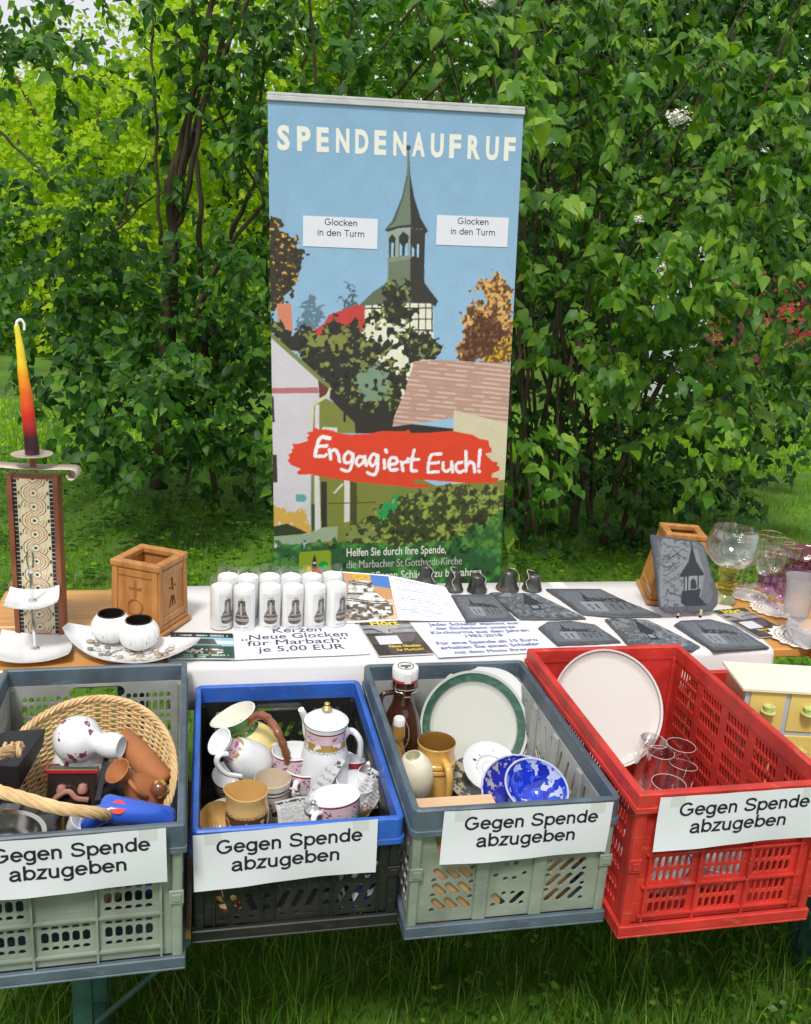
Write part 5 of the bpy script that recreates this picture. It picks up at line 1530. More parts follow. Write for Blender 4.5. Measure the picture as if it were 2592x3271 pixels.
def slate(label, pts, kind, seed, P0=None, nn=(0, 0, 1), th=.006, cat_='slate'):
    """pts: outline; lies in the plane (P0, nn)"""
    nn = Vector(nn).normalized()
    P0 = P0 or Vector((0, 0, T + th))
    W3 = [onplane(x, y, P0, nn) for x, y in pts]
    o = W3[0]
    ex = (W3[kind_x[1]] - W3[kind_x[0]]).normalized() if False else (Vector((1, 0, 0)) - nn * nn.x).normalized()
    ey = nn.cross(ex)
    # local frame turned so the picture follows the longest lower edge
    L2 = [((p - o).dot(ex), (p - o).dot(ey)) for p in W3]
    r = random.Random(seed)
    dense = []
    for i in range(len(L2)):
        a, b = L2[i], L2[(i + 1) % len(L2)]
        k = max(2, int(math.dist(a, b) / .012))
        for j in range(k):
            f = j / k; jj = .0012 if j else 0
            dense.append((a[0] + (b[0] - a[0]) * f + r.uniform(-jj, jj), a[1] + (b[1] - a[1]) * f + r.uniform(-jj, jj)))
    t = thing('painted_slate', label, cat_, group='roof slates painted with churches')
    M_ = Matrix((ex, ey, nn)).transposed().to_4x4(); M_.translation = o - nn * th
    t.matrix_world = M_
    c = (sum(a for a, b in dense) / len(dense), sum(b for a, b in dense) / len(dense))
    inn = [((a - c[0]) * .975 + c[0], (b - c[1]) * .975 + c[1]) for a, b in dense]
    n = len(dense)
    V = [(a, b, 0) for a, b in dense] + [(a, b, th * .7) for a, b in dense] + [(a, b, th) for a, b in inn]
    F = [tuple(range(n))[::-1], tuple(range(2 * n, 3 * n))]
    for k in (0, 1):
        F += [(k * n + i, k * n + (i + 1) % n, (k + 1) * n + (i + 1) % n, (k + 1) * n + i) for i in range(n)]
    ob('stone', (V, F), SLT, t)
    ang = PICROT.get(seed, 0)
    ca, sa = math.cos(ang), math.sin(ang)
    R2 = [(ca * a + sa * b, -sa * a + ca * b) for a, b in inn]
    x0, x1, y0, y1 = min(a for a, b in R2), max(a for a, b in R2), min(b for a, b in R2), max(b for a, b in R2)
    nx = 96; p = Paint(x1 - x0, y1 - y0, nx, int(nx * (y1 - y0) / (x1 - x0)), (90, 90, 96))
    church(p, kind, seed)
    keep = inpoly(p.X + x0, p.Y + y0, [((a - (x0 + x1) / 2) * .985 + (x0 + x1) / 2, (b - (y0 + y1) / 2) * .985 + (y0 + y1) / 2) for a, b in R2])
    def f2(x, y, z):
        a, b = x + x0, y + y0
        return (ca * a - sa * b, sa * a + ca * b, th + .0006)
    p.build('painting', mat('slate_print', rough=.5, attr='Col', bump=.25, bscale=120), t, f2, keep)
    return t
PICROT = {}
c5_ = lambda L: [(1300 + x / 2.0094, 1780 + y / 2.0094) for x, y in L][::-1]
slate('square slate with a pale church, beside the open booklet under the bells', c5_([(285, 238), (545, 235), (707, 400), (380, 412)]), 0, 1)
slate('long grey slate with a rough-edged spire among trees, between two church slates', c5_([(530, 228), (560, 222), (825, 230), (1152, 388), (740, 394), (700, 370)]), 1, 2)
slate('largest dark slate with a church, lying at the back right by the second wooden box', c5_([(895, 200), (1240, 200), (1420, 285), (1642, 375), (1385, 382), (1130, 360), (1080, 330)]), 0, 3)
slate('six-sided slate with a church, right of the sheet about the slates', c5_([(845, 450), (905, 412), (1050, 405), (1210, 430), (1375, 540), (960, 560)]), 0, 4)
slate('oval broken slate with a dark spire just behind the red crate', [(1934, 1976), (1973, 1973), (2070, 1979), (2175, 2030), (2238, 2064), (2213, 2076), (2006, 2055)][::-1], 1, 5)
slate('slate with a church lying at the front edge before the standing slate', [(2155, 1994), (2176, 1981), (2270, 1977), (2345, 1996), (2459, 2067), (2283, 2077)][::-1], 0, 6)
Ps = at(2200, 1962, T + .012)
ns = Vector((.10, -math.cos(.28), math.sin(.28))).normalized()
slate('tall slate standing on a small easel, painted with a close view of the belfry', [(2080, 1708), (2228, 1727), (2251, 1744), (2276, 1830), (2296, 1894), (2294, 1932), (2273, 1955), (2130, 1960), (2110, 1943), (2100, 1864)][::-1], 2, 7, Ps, ns)
E_ = thing('wire_easel', 'small pale wooden easel holding up the tall slate', 'easel', at(2200, 1970))
for dx in (-.036, .036):
    ob('foot', cat(box(dx - .003, dx + .003, -.006, .07, .0, .006), box(dx - .003, dx + .003, -.006, .0, .0, .022), tube([(dx, .014, .008), (dx, .055, .15)], .003, 5)), mat('pale_wood', (.62, .52, .38), .6), E_)
ob('cross_bar', box(-.033, .033, .06, .065, .0, .006), MATS['pale_wood'], E_)

# wooden boxes
BOXW = mat('box_wood', (.52, .24, .07), .42, col2=(.38, .15, .035), nscale=6, stretch=(8, 8, 1.2), coat=.2, bump=.15)
BOXD = mat('box_wood_dark', (.12, .04, .012), .6)
def wooden_box(label, P0, rz, b0_, b1_, H, emblem):
    """b0_/b1_ half widths at the foot and top"""
    t = thing('wooden_box', label, 'box', P0, rz, 'carved wooden boxes')
    ob('plinth', cat(box(-b0_ * 1.16, b0_ * 1.16, -b0_ * 1.16, b0_ * 1.16, 0, .012, .003), box(-b0_ * 1.06, b0_ * 1.06, -b0_ * 1.06, b0_ * 1.06, .0122, .026, .004, 2)), BOXW, t)
    z0, z1 = .0265, H - .018
    def sq(h, z): return [(-h, -h, z), (h, -h, z), (h, h, z), (-h, h, z)]
    a, b = b0_, b1_
    tkn = .010
    V = sq(a, z0) + sq(b, z1) + sq(b - tkn, z1) + sq(a - tkn, z0 + .01)
    F = [(i, (i + 1) % 4, 4 + (i + 1) % 4, 4 + i) for i in range(4)] + [(4 + i, 4 + (i + 1) % 4, 8 + (i + 1) % 4, 8 + i) for i in range(4)] + \
        [(8 + i, 8 + (i + 1) % 4, 12 + (i + 1) % 4, 12 + i) for i in range(4)] + [(12, 13, 14, 15)]
    ob('body', (V, F), BOXW, t)
    for k in range(4):                                    # frame strips round each face
        R_ = Matrix.Rotation(k * PI / 2, 4, 'Z')
        fr = []
        for s in (-1, 1):
            w0, w1 = s * (a - .0075), s * (b - .0075)
            V = []
            for (ww, hh, z) in ((w0, a, z0), (w1, b, z1)):
                V += [(ww - .0075, -hh - .004, z), (ww + .0075, -hh - .004, z), (ww + .0075, -hh + .001, z), (ww - .0075, -hh + .001, z)]
            fr.append((V, [(0, 1, 5, 4), (1, 2, 6, 5), (2, 3, 7, 6), (3, 0, 4, 7), (3, 2, 1, 0), (4, 5, 6, 7)]))
        for zz, hh in ((z0 + .010, a), (z1 - .011, b)):
            fr.append(box(-hh + .0155, hh - .0155, -hh - .0035, -hh + .002, zz - .009, zz + .009, .0015))
        ob('frame_strip', tr(cat(*fr), R_), BOXW, t)
    rim = b1_ * 1.10
    w_ = .022
    ob('top_frame', cat(box(-rim, rim, -rim, -rim + w_, H - .0175, H, .004, 2), box(-rim, rim, rim - w_, rim, H - .0175, H, .004, 2),
                        box(-rim, -rim + w_, -rim + w_, rim - w_, H - .0175, H - .0004, .003), box(rim - w_, rim, -rim + w_, rim - w_, H - .0175, H - .0004, .003)), BOXW, t)
    if emblem:
        zc = H * .5; y = -(a + b) / 2 - .0006
        ems = [tube([(.020 * math.cos(q), y, zc - .022 + .020 * math.sin(q)) for q in np.linspace(0, 2 * PI, 20)], .0028, 6),
               box(-.003, .003, y - .002, y + .001, zc, zc + .048, .001), box(-.018, .018, y - .002, y + .001, zc + .024, zc + .031, .001)]
        ob('carved_emblem', cat(*ems), mat('carved_wood', (.34, .13, .035), .5), t)
        e2 = []
        for pts in (((-.002, zc + .045), (.001, zc + .012)), ((-.013, zc + .022), (-.008, zc + .018)), ((-.004, zc - .002), (-.014, zc - .032)), ((.0, zc - .002), (-.001, zc - .03)), ((.005, zc - .004), (.012, zc - .030)), ((.010, zc + .02), (.013, zc + .024))):
            (y0_, z0_), (y1_, z1_) = pts
            e2.append(tube([((a + b) / 2 + .0004, y0_, z0_), ((a + b) / 2 + .0004, y1_, z1_)], .0022, 5))
        ob('cut_emblem', cat(*e2), BOXD, t)
    return t
fr_ = at(512, 2046)
rz1 = math.radians(-29)
bb = .066
c_ = fr_ + Matrix.Rotation(rz1, 3, 'Z') @ Vector((-bb * 1.16, bb * 1.16, 0))
Hb = rise(fr_ + Vector((0, .012, 0)), 1812)
wooden_box('orange-brown wooden box with a carved cross and circle, on the left of the table', c_, rz1, bb, bb * .96, Hb, True)
f2_ = at(2066, 1932)
rz2 = math.radians(-16)
bb = .083
c_ = f2_ + Matrix.Rotation(rz2, 3, 'Z') @ Vector((bb * 1.16, bb * 1.16, 0))
H2 = rise(c_ + Vector((0, -.05, 0)), 1706)
wooden_box('wooden box tapering upwards, behind the tall standing slate', c_, rz2, bb, bb * .66, H2, False)

# mosaic candlestick
COPPER = mat('copper_frame', (.30, .10, .055), .42, metal=.35, var=.3, nscale=12)
PEWTER = mat('pewter_strip', (.52, .42, .34), .5, metal=.35, var=.25, nscale=14)
Pm = at(132, 2034)
zt_ = rise(Pm, 1517)
ml = thing('mosaic_candlestick', 'tall candlestick with a cream and brown mosaic front and scrolled metal top', 'candlestick', Pm, math.radians(-6))
hw_ = .046
ob('frame_side', box(-hw_ - .011, -hw_, -.012, .028, 0, zt_), COPPER, ml)
ob('frame_side', box(hw_, hw_ + .011, -.012, .028, 0, zt_), COPPER, ml)
ob('back_board', box(-hw_ + .0005, hw_ - .0005, -.006, .027, .001, zt_ - .001), COPPER, ml)
ob('foot_plate', box(-hw_ - .02, hw_ + .02, -.03, .045, 0, .004, .001), COPPER, ml)
p = Paint(2 * hw_ - .002, zt_ - .02, 70, 330, (226, 214, 178))
X, Y, W, H = p.X, p.Y, p.w, p.h
xc = X - W / 2
p.put(np.abs(xc) > W * .40, (34, 36, 52)); p.put((np.abs(xc) > W * .405) & (np.abs((Y * 95) % 1 - .5) > .42), (190, 186, 170))
per = H / 11.5
for ph in (0, 1):
    cx = np.sin(2 * PI * Y / (2 * per) + ph * PI) * W * .17
    d = np.abs(xc - cx)
    sl = np.sqrt(1 + (np.cos(2 * PI * Y / (2 * per)) * W * .17 * PI / per) ** 2)
    d = d / sl
    over = (np.cos(2 * PI * Y / (2 * per) + ph * PI) > 0) | (ph == 1)
    for lo, hi, c in ((0, .135, (112, 62, 48)), (0, .115, (232, 220, 190)), (.052, .072, (176, 96, 72)), (0, .018, (206, 170, 130))):
        p.put((d > W * lo) & (d < W * hi) & over, c)
k = np.round(Y / per - .5)
rr = np.hypot(xc, Y - (k + .5) * per)
for lo, hi, c in ((0, .115, (112, 62, 48)), (0, .098, (236, 226, 200)), (0, .04, (40, 46, 58))): p.put((rr < W * hi), c)
side = (np.abs(xc) > W * .33) & (np.abs(xc) < W * .385)
p.put(side & (np.abs((Y / per) % 1 - .5) < .12), (60, 66, 70))
grid = (np.abs((X * 420) % 1 - .5) > .42) | (np.abs((Y * 420) % 1 - .5) > .42)
p.put(grid & (np.abs(xc) < W * .4), (170, 150, 120), .35)
p.build('mosaic_face', mat('mosaic_print', rough=.3, attr='Col', bump=.4, bscale=400), ml, lambda x, y, z: (x - W / 2, -.0068, y + .012))
# scroll
sc_ = []
L = [(-.125, .0), (-.09, .012), (-.05, .004), (0, .0), (.05, .004), (.09, .012), (.115, .008), (.122, -.008), (.112, -.022), (.095, -.022), (.088, -.012)]
L = [(.098, -.008), (.103, -.016), (.115, -.017), (.124, -.008), (.119, .003), (.10, .006)]
pts = [(-x, z) for x, z in L] + [(-.04, .004), (0, .003), (.04, .004)] + L[::-1]
pts = smoothline(pts, 4)
V, F = [], []
for x, z in pts: V += [(x * .82, -.020, z + zt_ + .014), (x * .82, .030, z + zt_ + .014)]
for i in range(len(pts) - 1): F.append((2 * i, 2 * i + 1, 2 * i + 3, 2 * i + 2))
s_ = ob('scroll', (V, F), PEWTER, ml, True, ang=80); md = s_.modifiers.new('s', 'SOLIDIFY'); md.thickness = .0016
zc_ = rise(Pm, 1457)
ob('stem', tube([(0, .004, zt_ + .010), (0, .004, zc_)], .007, 10), COPPER, ml)
ob('drip_pan', lathe([(0, zc_), (.030, zc_ + .001), (.044, zc_ + .004), (.046, zc_ + .006), (.043, zc_ + .0065), (.028, zc_ + .004), (0, zc_ + .0035)], 32), PEWTER, ml, True)
cn = thing('taper_candle', 'twisted taper candle fading from yellow through orange and red to purple', 'candle', Pm + Vector((0, .004, zc_ + .0038)))
hc = rise(Pm, 1046) - zc_
cm2 = bpy.data.materials.new('taper_wax'); cm2.use_nodes = True; MATS['taper'] = cm2
n, l = cm2.node_tree.nodes, cm2.node_tree.links
tc = n.new('ShaderNodeTexCoord'); sx = n.new('ShaderNodeSeparateXYZ'); cr = n.new('ShaderNodeValToRGB'); mr = n.new('ShaderNodeMapRange')
mr.inputs['From Max'].default_value = hc
l.new(tc.outputs['Object'], sx.inputs[0]); l.new(sx.outputs['Z'], mr.inputs['Value']); l.new(mr.outputs[0], cr.inputs[0]); l.new(cr.outputs[0], n['Principled BSDF'].inputs['Base Color'])
els = cr.color_ramp.elements
els[0].position = .14; els[0].color = (.045, .010, .025, 1); els[1].position = .95; els[1].color = (.85, .72, .05, 1)
for pos, c in ((.20, (.35, .015, .02)), (.34, (.75, .04, .015)), (.50, (.85, .16, .01)), (.62, (.9, .36, .01)), (.72, (.9, .62, .02))): e = els.new(pos); e.color = (*c, 1)
n['Principled BSDF'].inputs['Roughness'].default_value = .3
n['Principled BSDF'].inputs['Subsurface Weight'].default_value = .2
n['Principled BSDF'].inputs['Subsurface Radius'].default_value = (.01, .004, .002)
pts, rad = [], []
for i in range(41):
    f = i / 40
    pts.append((-.012 * f - .007 * f * f + .0004 * math.sin(f * 17), .0003 * math.cos(f * 15), hc * f))
    rad.append(.0150 - .0010 * f - .010 * max(0, f - .35) ** 1.3 * 1.5 + (.0012 if f < .14 else 0) + .0003 * math.sin(f * 40))
ob('wax', tube(pts, rad, 16), cm2, cn, True, ang=70)
tx, tz = pts[-1][0], hc
ob('wick', tube(smoothline([(tx, 0, tz - .003), (tx + .002, 0, tz + .008), (tx + .010, 0, tz + .012), (tx + .016, 0, tz + .004), (tx + .016, 0, tz - .010)], 5), [.0035] * 12 + [.0028] * 9, 8), WAX, cn, True)
dr = []
for i in range(26):
    f = .1 + .03 * i; a = i * 2.4
    k = int(f * 40)
    dr.append(tr(lathe([(0, -.0016), (.0014, -.0008), (.0015, .0006), (0, .0018)], 6), loc=(pts[k][0] + rad[k] * math.cos(a), pts[k][1] + rad[k] * math.sin(a), pts[k][2])))
ob('wax_drops', cat(*dr), cm2, cn, True, kind='stuff')
# round clay pot behind the candlestick
Pp = at(105, 1985) + Vector((0, .06, 0))
ob('clay_pot', tr(lathe([(0, 0), (.034, 0), (.055, .02), (.068, .05), (.066, .08), (.05, .104), (.034, .112), (.033, .118), (.028, .117), (.03, .108), (.045, .10), (.06, .08), (.06, .05), (.03, .012), (0, .01)], 32), loc=(0, 0, 0)),
   mat('clay_glaze', (.22, .12, .07), .35, var=.4, nscale=14, coat=.3), None, True, loc=Pp, label='round brown glazed clay pot behind the mosaic candlestick', cat_='pot')

# tiered cake stand
PORC = mat('porcelain_white', (.80, .81, .82), .12, coat=.6, spec=.6)
CHROME = mat('chrome', (.75, .75, .76), .12, metal=1)
def square_plate(s_, lift_, rz, th=.004, sx=1):
    n = 18; V, F = [], []
    for k, off in ((0, th), (1, 0)):
        for j in range(n + 1):
            for i in range(n + 1):
                u, v = i / n * 2 - 1, j / n * 2 - 1
                x = s_ * u * (1 - .06 * v * v) * sx; y = s_ * v * (1 - .06 * u * u)
                V.append((x, y, lift_ * ((abs(u) ** 2.6 + abs(v) ** 2.6) * .5 + .35 * (u * v) ** 2) + off))
    m_ = (n + 1) ** 2
    for j in range(n):
        for i in range(n):
            a = j * (n + 1) + i
            F.append((a, a + 1, a + n + 2, a + n + 1)); F.append((m_ + a, m_ + a + n + 1, m_ + a + n + 2, m_ + a + 1))
    bd = [i for i in range(n)] + [(n + 1) * j + n for j in range(n)] + [(n + 1) * n + i for i in range(n, 0, -1)] + [(n + 1) * j for j in range(n, 0, -1)]
    for i in range(len(bd)): a, b = bd[i], bd[(i + 1) % len(bd)]; F.append((a, m_ + a, m_ + b, b))
    return tr((V, F), rz=rz)
Pe = at(112, 2078)
hu = rise(Pe, 1925)
cs = thing('cake_stand', 'two-tier cake stand of white square plates on a chrome rod', 'cake stand', Pe)
ob('lower_plate', square_plate(.084, .016, .10), PORC, cs, True, ang=60)
ob('upper_plate', tr(square_plate(.058, .013, .06), loc=(0, 0, hu)), PORC, cs, True, ang=60)
ht = rise(Pe, 1752)
ob('rod', cat(tube([(0, 0, .005), (0, 0, ht - .05)], .0038, 10), lathe([(.009, .0045), (.010, .007), (.004, .011)], 16), lathe([(.009, hu + .005), (.010, hu + .007), (.004, hu + .011)], 16), lathe([(.0038, ht - .06), (.006, ht - .056), (.0038, ht - .05)], 12)), CHROME, cs, True)
ob('handle_loop', tube([(.007 * math.sin(a), 0, ht - .025 - .025 * math.cos(a)) for a in np.linspace(0, 2 * PI, 20)], .0022, 8), CHROME, cs, True)

# boat-shaped dish with pebbles and two lotus tealight holders
Pd = (at(232, 2012, T + .045) + at(602, 2045, T + .045)) / 2 + Vector((.004, -.012, -.045))
dd_ = at(605, 2045, T + .045) - at(232, 2012, T + .045)
rzd = math.atan2(dd_.y, dd_.x) - .05
V, F = [], []
nU, nV = 28, 14
for off in (.003, 0):
    for j in range(nV + 1):
        for i in range(nU + 1):
            u, v = i / nU * 2 - 1, j / nV * 2 - 1
            V.append((.165 * u, .075 * v * (1 - .80 * abs(u) ** 2.6), .052 * abs(u) ** 2.4 + .012 * v * v * (1 - abs(u) ** 3) + off + .002))
m_ = (nU + 1) * (nV + 1)
for j in range(nV):
    for i in range(nU):
        a = j * (nU + 1) + i; F += [(a, a + 1, a + nU + 2, a + nU + 1), (m_ + a, m_ + a + nU + 1, m_ + a + nU + 2, m_ + a + 1)]
bd = [i for i in range(nU)] + [(nU + 1) * j + nU for j in range(nV)] + [(nU + 1) * nV + i for i in range(nU, 0, -1)] + [(nU + 1) * j for j in range(nV, 0, -1)]
for i in range(len(bd)): a, b = bd[i], bd[(i + 1) % len(bd)]; F.append((a, m_ + a, m_ + b, b))
ob('boat_dish', (V, F), PORC, None, True, loc=Pd, rz=rzd, label='white boat-shaped dish holding pebbles and two lotus tealight holders', cat_='dish', ang=60)
r = random.Random(8)
pebm = [mat('pebble_%s' % n_, c, .45, var=.25, nscale=40) for n_, c in (('cream', (.55, .48, .38)), ('grey', (.22, .21, .20)), ('beige', (.42, .33, .24)), ('white', (.62, .60, .55)))]
pebd = [mesh('pebble', lathe([(0, -.45), (.5, -.4), (.9, -.1), (.95, .1), (.6, .38), (0, .45)], 8), m_, True, 180) for m_ in pebm]
Rz_ = Matrix.Rotation(rzd, 3, 'Z')
for k in range(46):
    u, v = r.uniform(-.62, .62), r.uniform(-.75, .35)
    x, y = .165 * u, .075 * v * (1 - .8 * abs(u) ** 2.6)
    z = .052 * abs(u) ** 2.4 + .012 * v * v + .0085
    s = r.uniform(.0055, .0095)
    o = ob('pebble', None, None, None, data=pebd[k % 4], loc=Pd + Rz_ @ Vector((x, y, z)), label='small %s pebble lying in the %s of the white boat-shaped dish' % (('cream', 'dark grey', 'beige', 'whitish')[k % 4], 'left part' if u < -.2 else 'right part' if u > .2 else 'middle'), cat_='pebble', group='pebbles in the white dish')
    o.scale = (s * r.uniform(.9, 1.5), s, s * .7); o.rotation_euler = (r.uniform(-.2, .2), r.uniform(-.2, .2), r.uniform(0, 3))
BLK = mat('glaze_black', (.012, .008, .006), .15, coat=.5)
for lab, px, py, R_ in (('left lotus-shaped white tealight holder with a black inside', 358, 2046, .047), ('right lotus-shaped white tealight holder with a black inside', 445, 2068, .047)):
    Pc = at(px, py, T + .012)
    t = thing('tealight_holder', lab, 'tealight holder', Pc, .3, 'lotus tealight holders')
    w8 = lambda a, z: 1 + .035 * abs(math.sin(a * 8)) ** .6 - .02
    prof = smoothline([(R_ * .45, 0), (R_ * .86, R_ * .32), (R_ * 1.0, R_ * .75), (R_ * .93, R_ * 1.15), (R_ * .68, R_ * 1.50)], 4)
    ob('petal_cup', lathe([(0, 0)] + prof, 96, wob=w8), mat('matt_white', (.78, .78, .77), .5), t, True, ang=60)
    ob('inner_cup', lathe([(R_ * .68, R_ * 1.49), (R_ * .66, R_ * 1.56), (R_ * .60, R_ * 1.54), (R_ * .55, R_ * 1.1), (R_ * .5, R_ * .9), (0, R_ * .88)], 32), BLK, t, True)
    ob('cut_line', cat(*[tube([(R_ * .995 * math.cos(a), R_ * .995 * math.sin(a), R_ * .55), (R_ * .99 * math.cos(a), R_ * .99 * math.sin(a), R_ * .95)], .0009, 4) for a in np.arange(8) * PI / 4 + .15]), BLK, t)
# crumpled napkins under the dish
def napkin(label, px, py, s, seed):
    r = random.Random(seed); P0 = at(px, py)
    n = 14; V, F = [], []
    for j in range(n + 1):
        for i in range(n + 1):
            u, v = i / n * 2 - 1, j / n * 2 - 1
            V.append((s * u * (1 + .1 * math.sin(v * 7 + seed)), s * .5 * v * (1 + .15 * math.sin(u * 9)), .001 + .004 * abs(math.sin(u * 9 + v * 3 + seed)) * abs(math.cos(v * 6)) * (1 if j % 3 else .4)))
    for j in range(n):
        for i in range(n): a = j * (n + 1) + i; F.append((a, a + 1, a + n + 2, a + n + 1))
    ob('paper_napkin', (V, F), mat('napkin', (.78, .77, .75), .8), None, True, loc=P0, rz=.2 + seed, label=label, cat_='napkin', ang=30)
napkin('crumpled white napkin under the left half of the boat-shaped dish', 370, 2080, .045, 0)
napkin('thin folded white napkin poking out under the middle of the boat-shaped dish', 470, 2098, .05, .15)

# glassware
CLEAR = thinglass('clear_glass', (.96, .97, .97), .60, .01, .04)
GOLD = mat('gold_rim', (.75, .52, .20), .25, metal=1)
AMBER = mat('amber_glass', (.66, .66, .16), .05, trans=.9, ior=1.3, col2=(.40, .40, .06), nscale=30)
CRYS = mat('cut_crystal', (.93, .93, .96), .05, trans=.85, ior=1.4, bump=.9, bscale=110)
def goblet(label, px, py, pyt, R_, stemr, bowlf=.55, m_=CLEAR, gold=True, name='wine_glass', rt=.85, group='stemmed glasses', cupm=None, ncat='glass'):
    P0 = at(px, py); h = rise(P0, pyt)
    t = thing(name, label, ncat, P0, 0, group)
    hb = h * (1 - bowlf)
    ob('foot', lathe([(0, 0), (R_ * .8, 0), (R_ * .82, .0015), (R_ * .3, .004), (stemr * 1.2, .010), (0, .010)], 32), m_, t, True)
    ob('stem', lathe([(stemr * 1.2, .0102), (stemr, .02), (stemr, hb - .012), (stemr * 2.0, hb)], 16), m_, t, True)
    prof = smoothline([(stemr * 1.9, hb), (R_ * .62, hb + (h - hb) * .12), (R_ * .96, hb + (h - hb) * .42), (R_ * .98, hb + (h - hb) * .66), (R_ * rt, h)], 5)
    ob('bowl', lathe([(0, hb + .001)] + prof + [(a - .0012, b) for a, b in prof[::-1]] + [(0, hb + .004)], 36), cupm or m_, t, True, ang=60)
    if gold: ob('gold_rim', tube([((R_ * rt) * math.cos(a), (R_ * rt) * math.sin(a), h) for a in np.linspace(0, 2 * PI, 37)], .0011, 5, False), GOLD, t, True)
    return t
Pg = at(2324, 1926) + Vector((0, .02, 0)); hg = rise(Pg, 1688)
g = thing('large_goblet', 'large clear goblet with a ringed olive-amber stem behind the standing slate', 'goblet', Pg)
h1 = rise(Pg, 1812)
ob('foot', lathe([(0, 0), (.036, 0), (.036, .003), (.022, h1 * .2), (.018, h1 * .24)], 32), mat('pale_amber', (.75, .75, .45), .06, trans=.8), g, True, ang=70)
prof = []
for k in range(7):
    z = h1 * .25 + k * h1 * .105
    prof += [(.020 + (.006 if k > 4 else 0), z), (.026 + (.006 if k > 4 else .0), z + h1 * .05)]
ob('ringed_stem', lathe(prof + [(.022, h1)], 28), AMBER, g, True, ang=70)
bp = smoothline([(.022, h1 + .001), (.050, h1 + (hg - h1) * .10), (.078, h1 + (hg - h1) * .34), (.081, h1 + (hg - h1) * .52), (.074, h1 + (hg - h1) * .80), (.066, hg)], 6)
ob('bowl', lathe([(0, h1 + .001)] + bp + [(a - .0015, b) for a, b in bp[::-1]] + [(0, h1 + .006)], 48), CLEAR, g, True, ang=60)
ob('etched_leaves', cat(*[tr(([(0, 0, 0), (.006, .011, .0), (0, .024, 0), (-.006, .011, 0)], [(0, 1, 2, 3)]), Matrix.Rotation(a, 4, 'Z') @ Matrix.Translation((0, -.0826, h1 + (hg - h1) * .5)) @ Matrix.Rotation(PI / 2, 4, 'X') @ Matrix.Rotation(.6 * (-1) ** i, 4, 'Z')) for i, a in enumerate(np.linspace(0, 2 * PI, 17)[:-1])]), thinglass('etched', (.85, .87, .88), .6, .5, .35), g)
for k, (px, py, pt, R_, lab) in enumerate(((2362, 1892, 1722, .036, 'clear gold-rimmed wine glass just right of the large goblet'), (2385, 1872, 1712, .036, 'clear gold-rimmed wine glass behind the large goblet bowl'),
        (2412, 1868, 1736, .037, 'gold-rimmed wine glass before the tallest one of the back group'), (2438, 1866, 1705, .040, 'gold-rimmed wine glass farthest back by the lawn'), (2480, 1862, 1728, .042, 'widest gold-rimmed wine glass right in the back group'),
        (2425, 1912, 1770, .030, 'small clear gold-rimmed glass in front of the wine glasses'), (2462, 1898, 1762, .030, 'small clear glass between the wine glasses and the purple ones'), (2510, 1868, 1742, .036, 'clear stemmed glass rearmost before the dark red bowl'))):
    goblet(lab, px, py, pt, R_, .0032, .48, rt=.94)
PURP = thinglass('purple_glass', (.86, .70, .86), .45, .02, .08)
for k, (px, py, pt, lab) in enumerate(((2440, 1925, 1838, 'small purple schnapps glass farthest left of the purple ones'), (2486, 1952, 1858, 'small purple schnapps glass next to the crystal vase'), (2500, 1905, 1816, 'small purple schnapps glass in the middle of the second row'),
        (2528, 1890, 1800, 'tall purple schnapps glass of the rear row'), (2556, 1905, 1815, 'small purple schnapps glass behind the crystal vase'), (2588, 1890, 1798, 'small purple schnapps glass cut off by the right edge'),
        (2465, 1930, 1840, 'small purple schnapps glass second from the left in the front row'), (2516, 1925, 1832, 'small purple schnapps glass directly left of the crystal vase rim'))):
    goblet(lab, px, py, pt, .026, .003, .62, cupm=PURP, gold=False, name='schnapps_glass', group='small purple glasses')
Pv = at(2545, 2028) + Vector((0, .02, 0)); hv = rise(Pv, 1842)
wv = lambda a, z: 1 + .03 * abs(math.sin(a * 7)) * (1 if z > .02 else 0)
pv_ = [(0, .0), (.030, 0), (.030, .006), (.014, .022), (.012, .030), (.034, .055), (.036, hv * .55), (.036, hv * .75), (.044, hv), (.041, hv), (.033, hv * .75), (.032, .06), (0, .05)]
ob('crystal_vase', lathe(pv_, 70, wob=wv), CRYS, None, True, loc=Pv, label='footed cut-crystal vase with a scalloped rim at the right edge', cat_='vase', ang=25)
Pv = at(2600, 2072) + Vector((0, .03, 0))
ob('crystal_bowl', lathe([(0, 0), (.03, 0), (.05, .02), (.062, .05), (.059, .05), (.046, .022), (0, .01)], 60, wob=wv), CRYS, None, True, loc=Pv, label='low cut-crystal bowl cut off at the lower right of the table', cat_='bowl', ang=25)
Pr_ = at(2600, 1872) + Vector((0, .05, 0)); hr = rise(Pr_, 1772)
ob('dark_red_bowl', lathe(smoothline([(0, 0), (.04, 0), (.08, hr * .4), (.11, hr), (.107, hr), (.075, hr * .42), (0, .008)], 3), 48), mat('ruby_glaze', (.10, .006, .015), .12, coat=.6, col2=(.6, .55, .5), nscale=26, ramp=(.30, .34)), None, True, loc=Pr_, label='dark ruby-red bowl with pale flecks behind the purple glasses', cat_='bowl', ang=60)
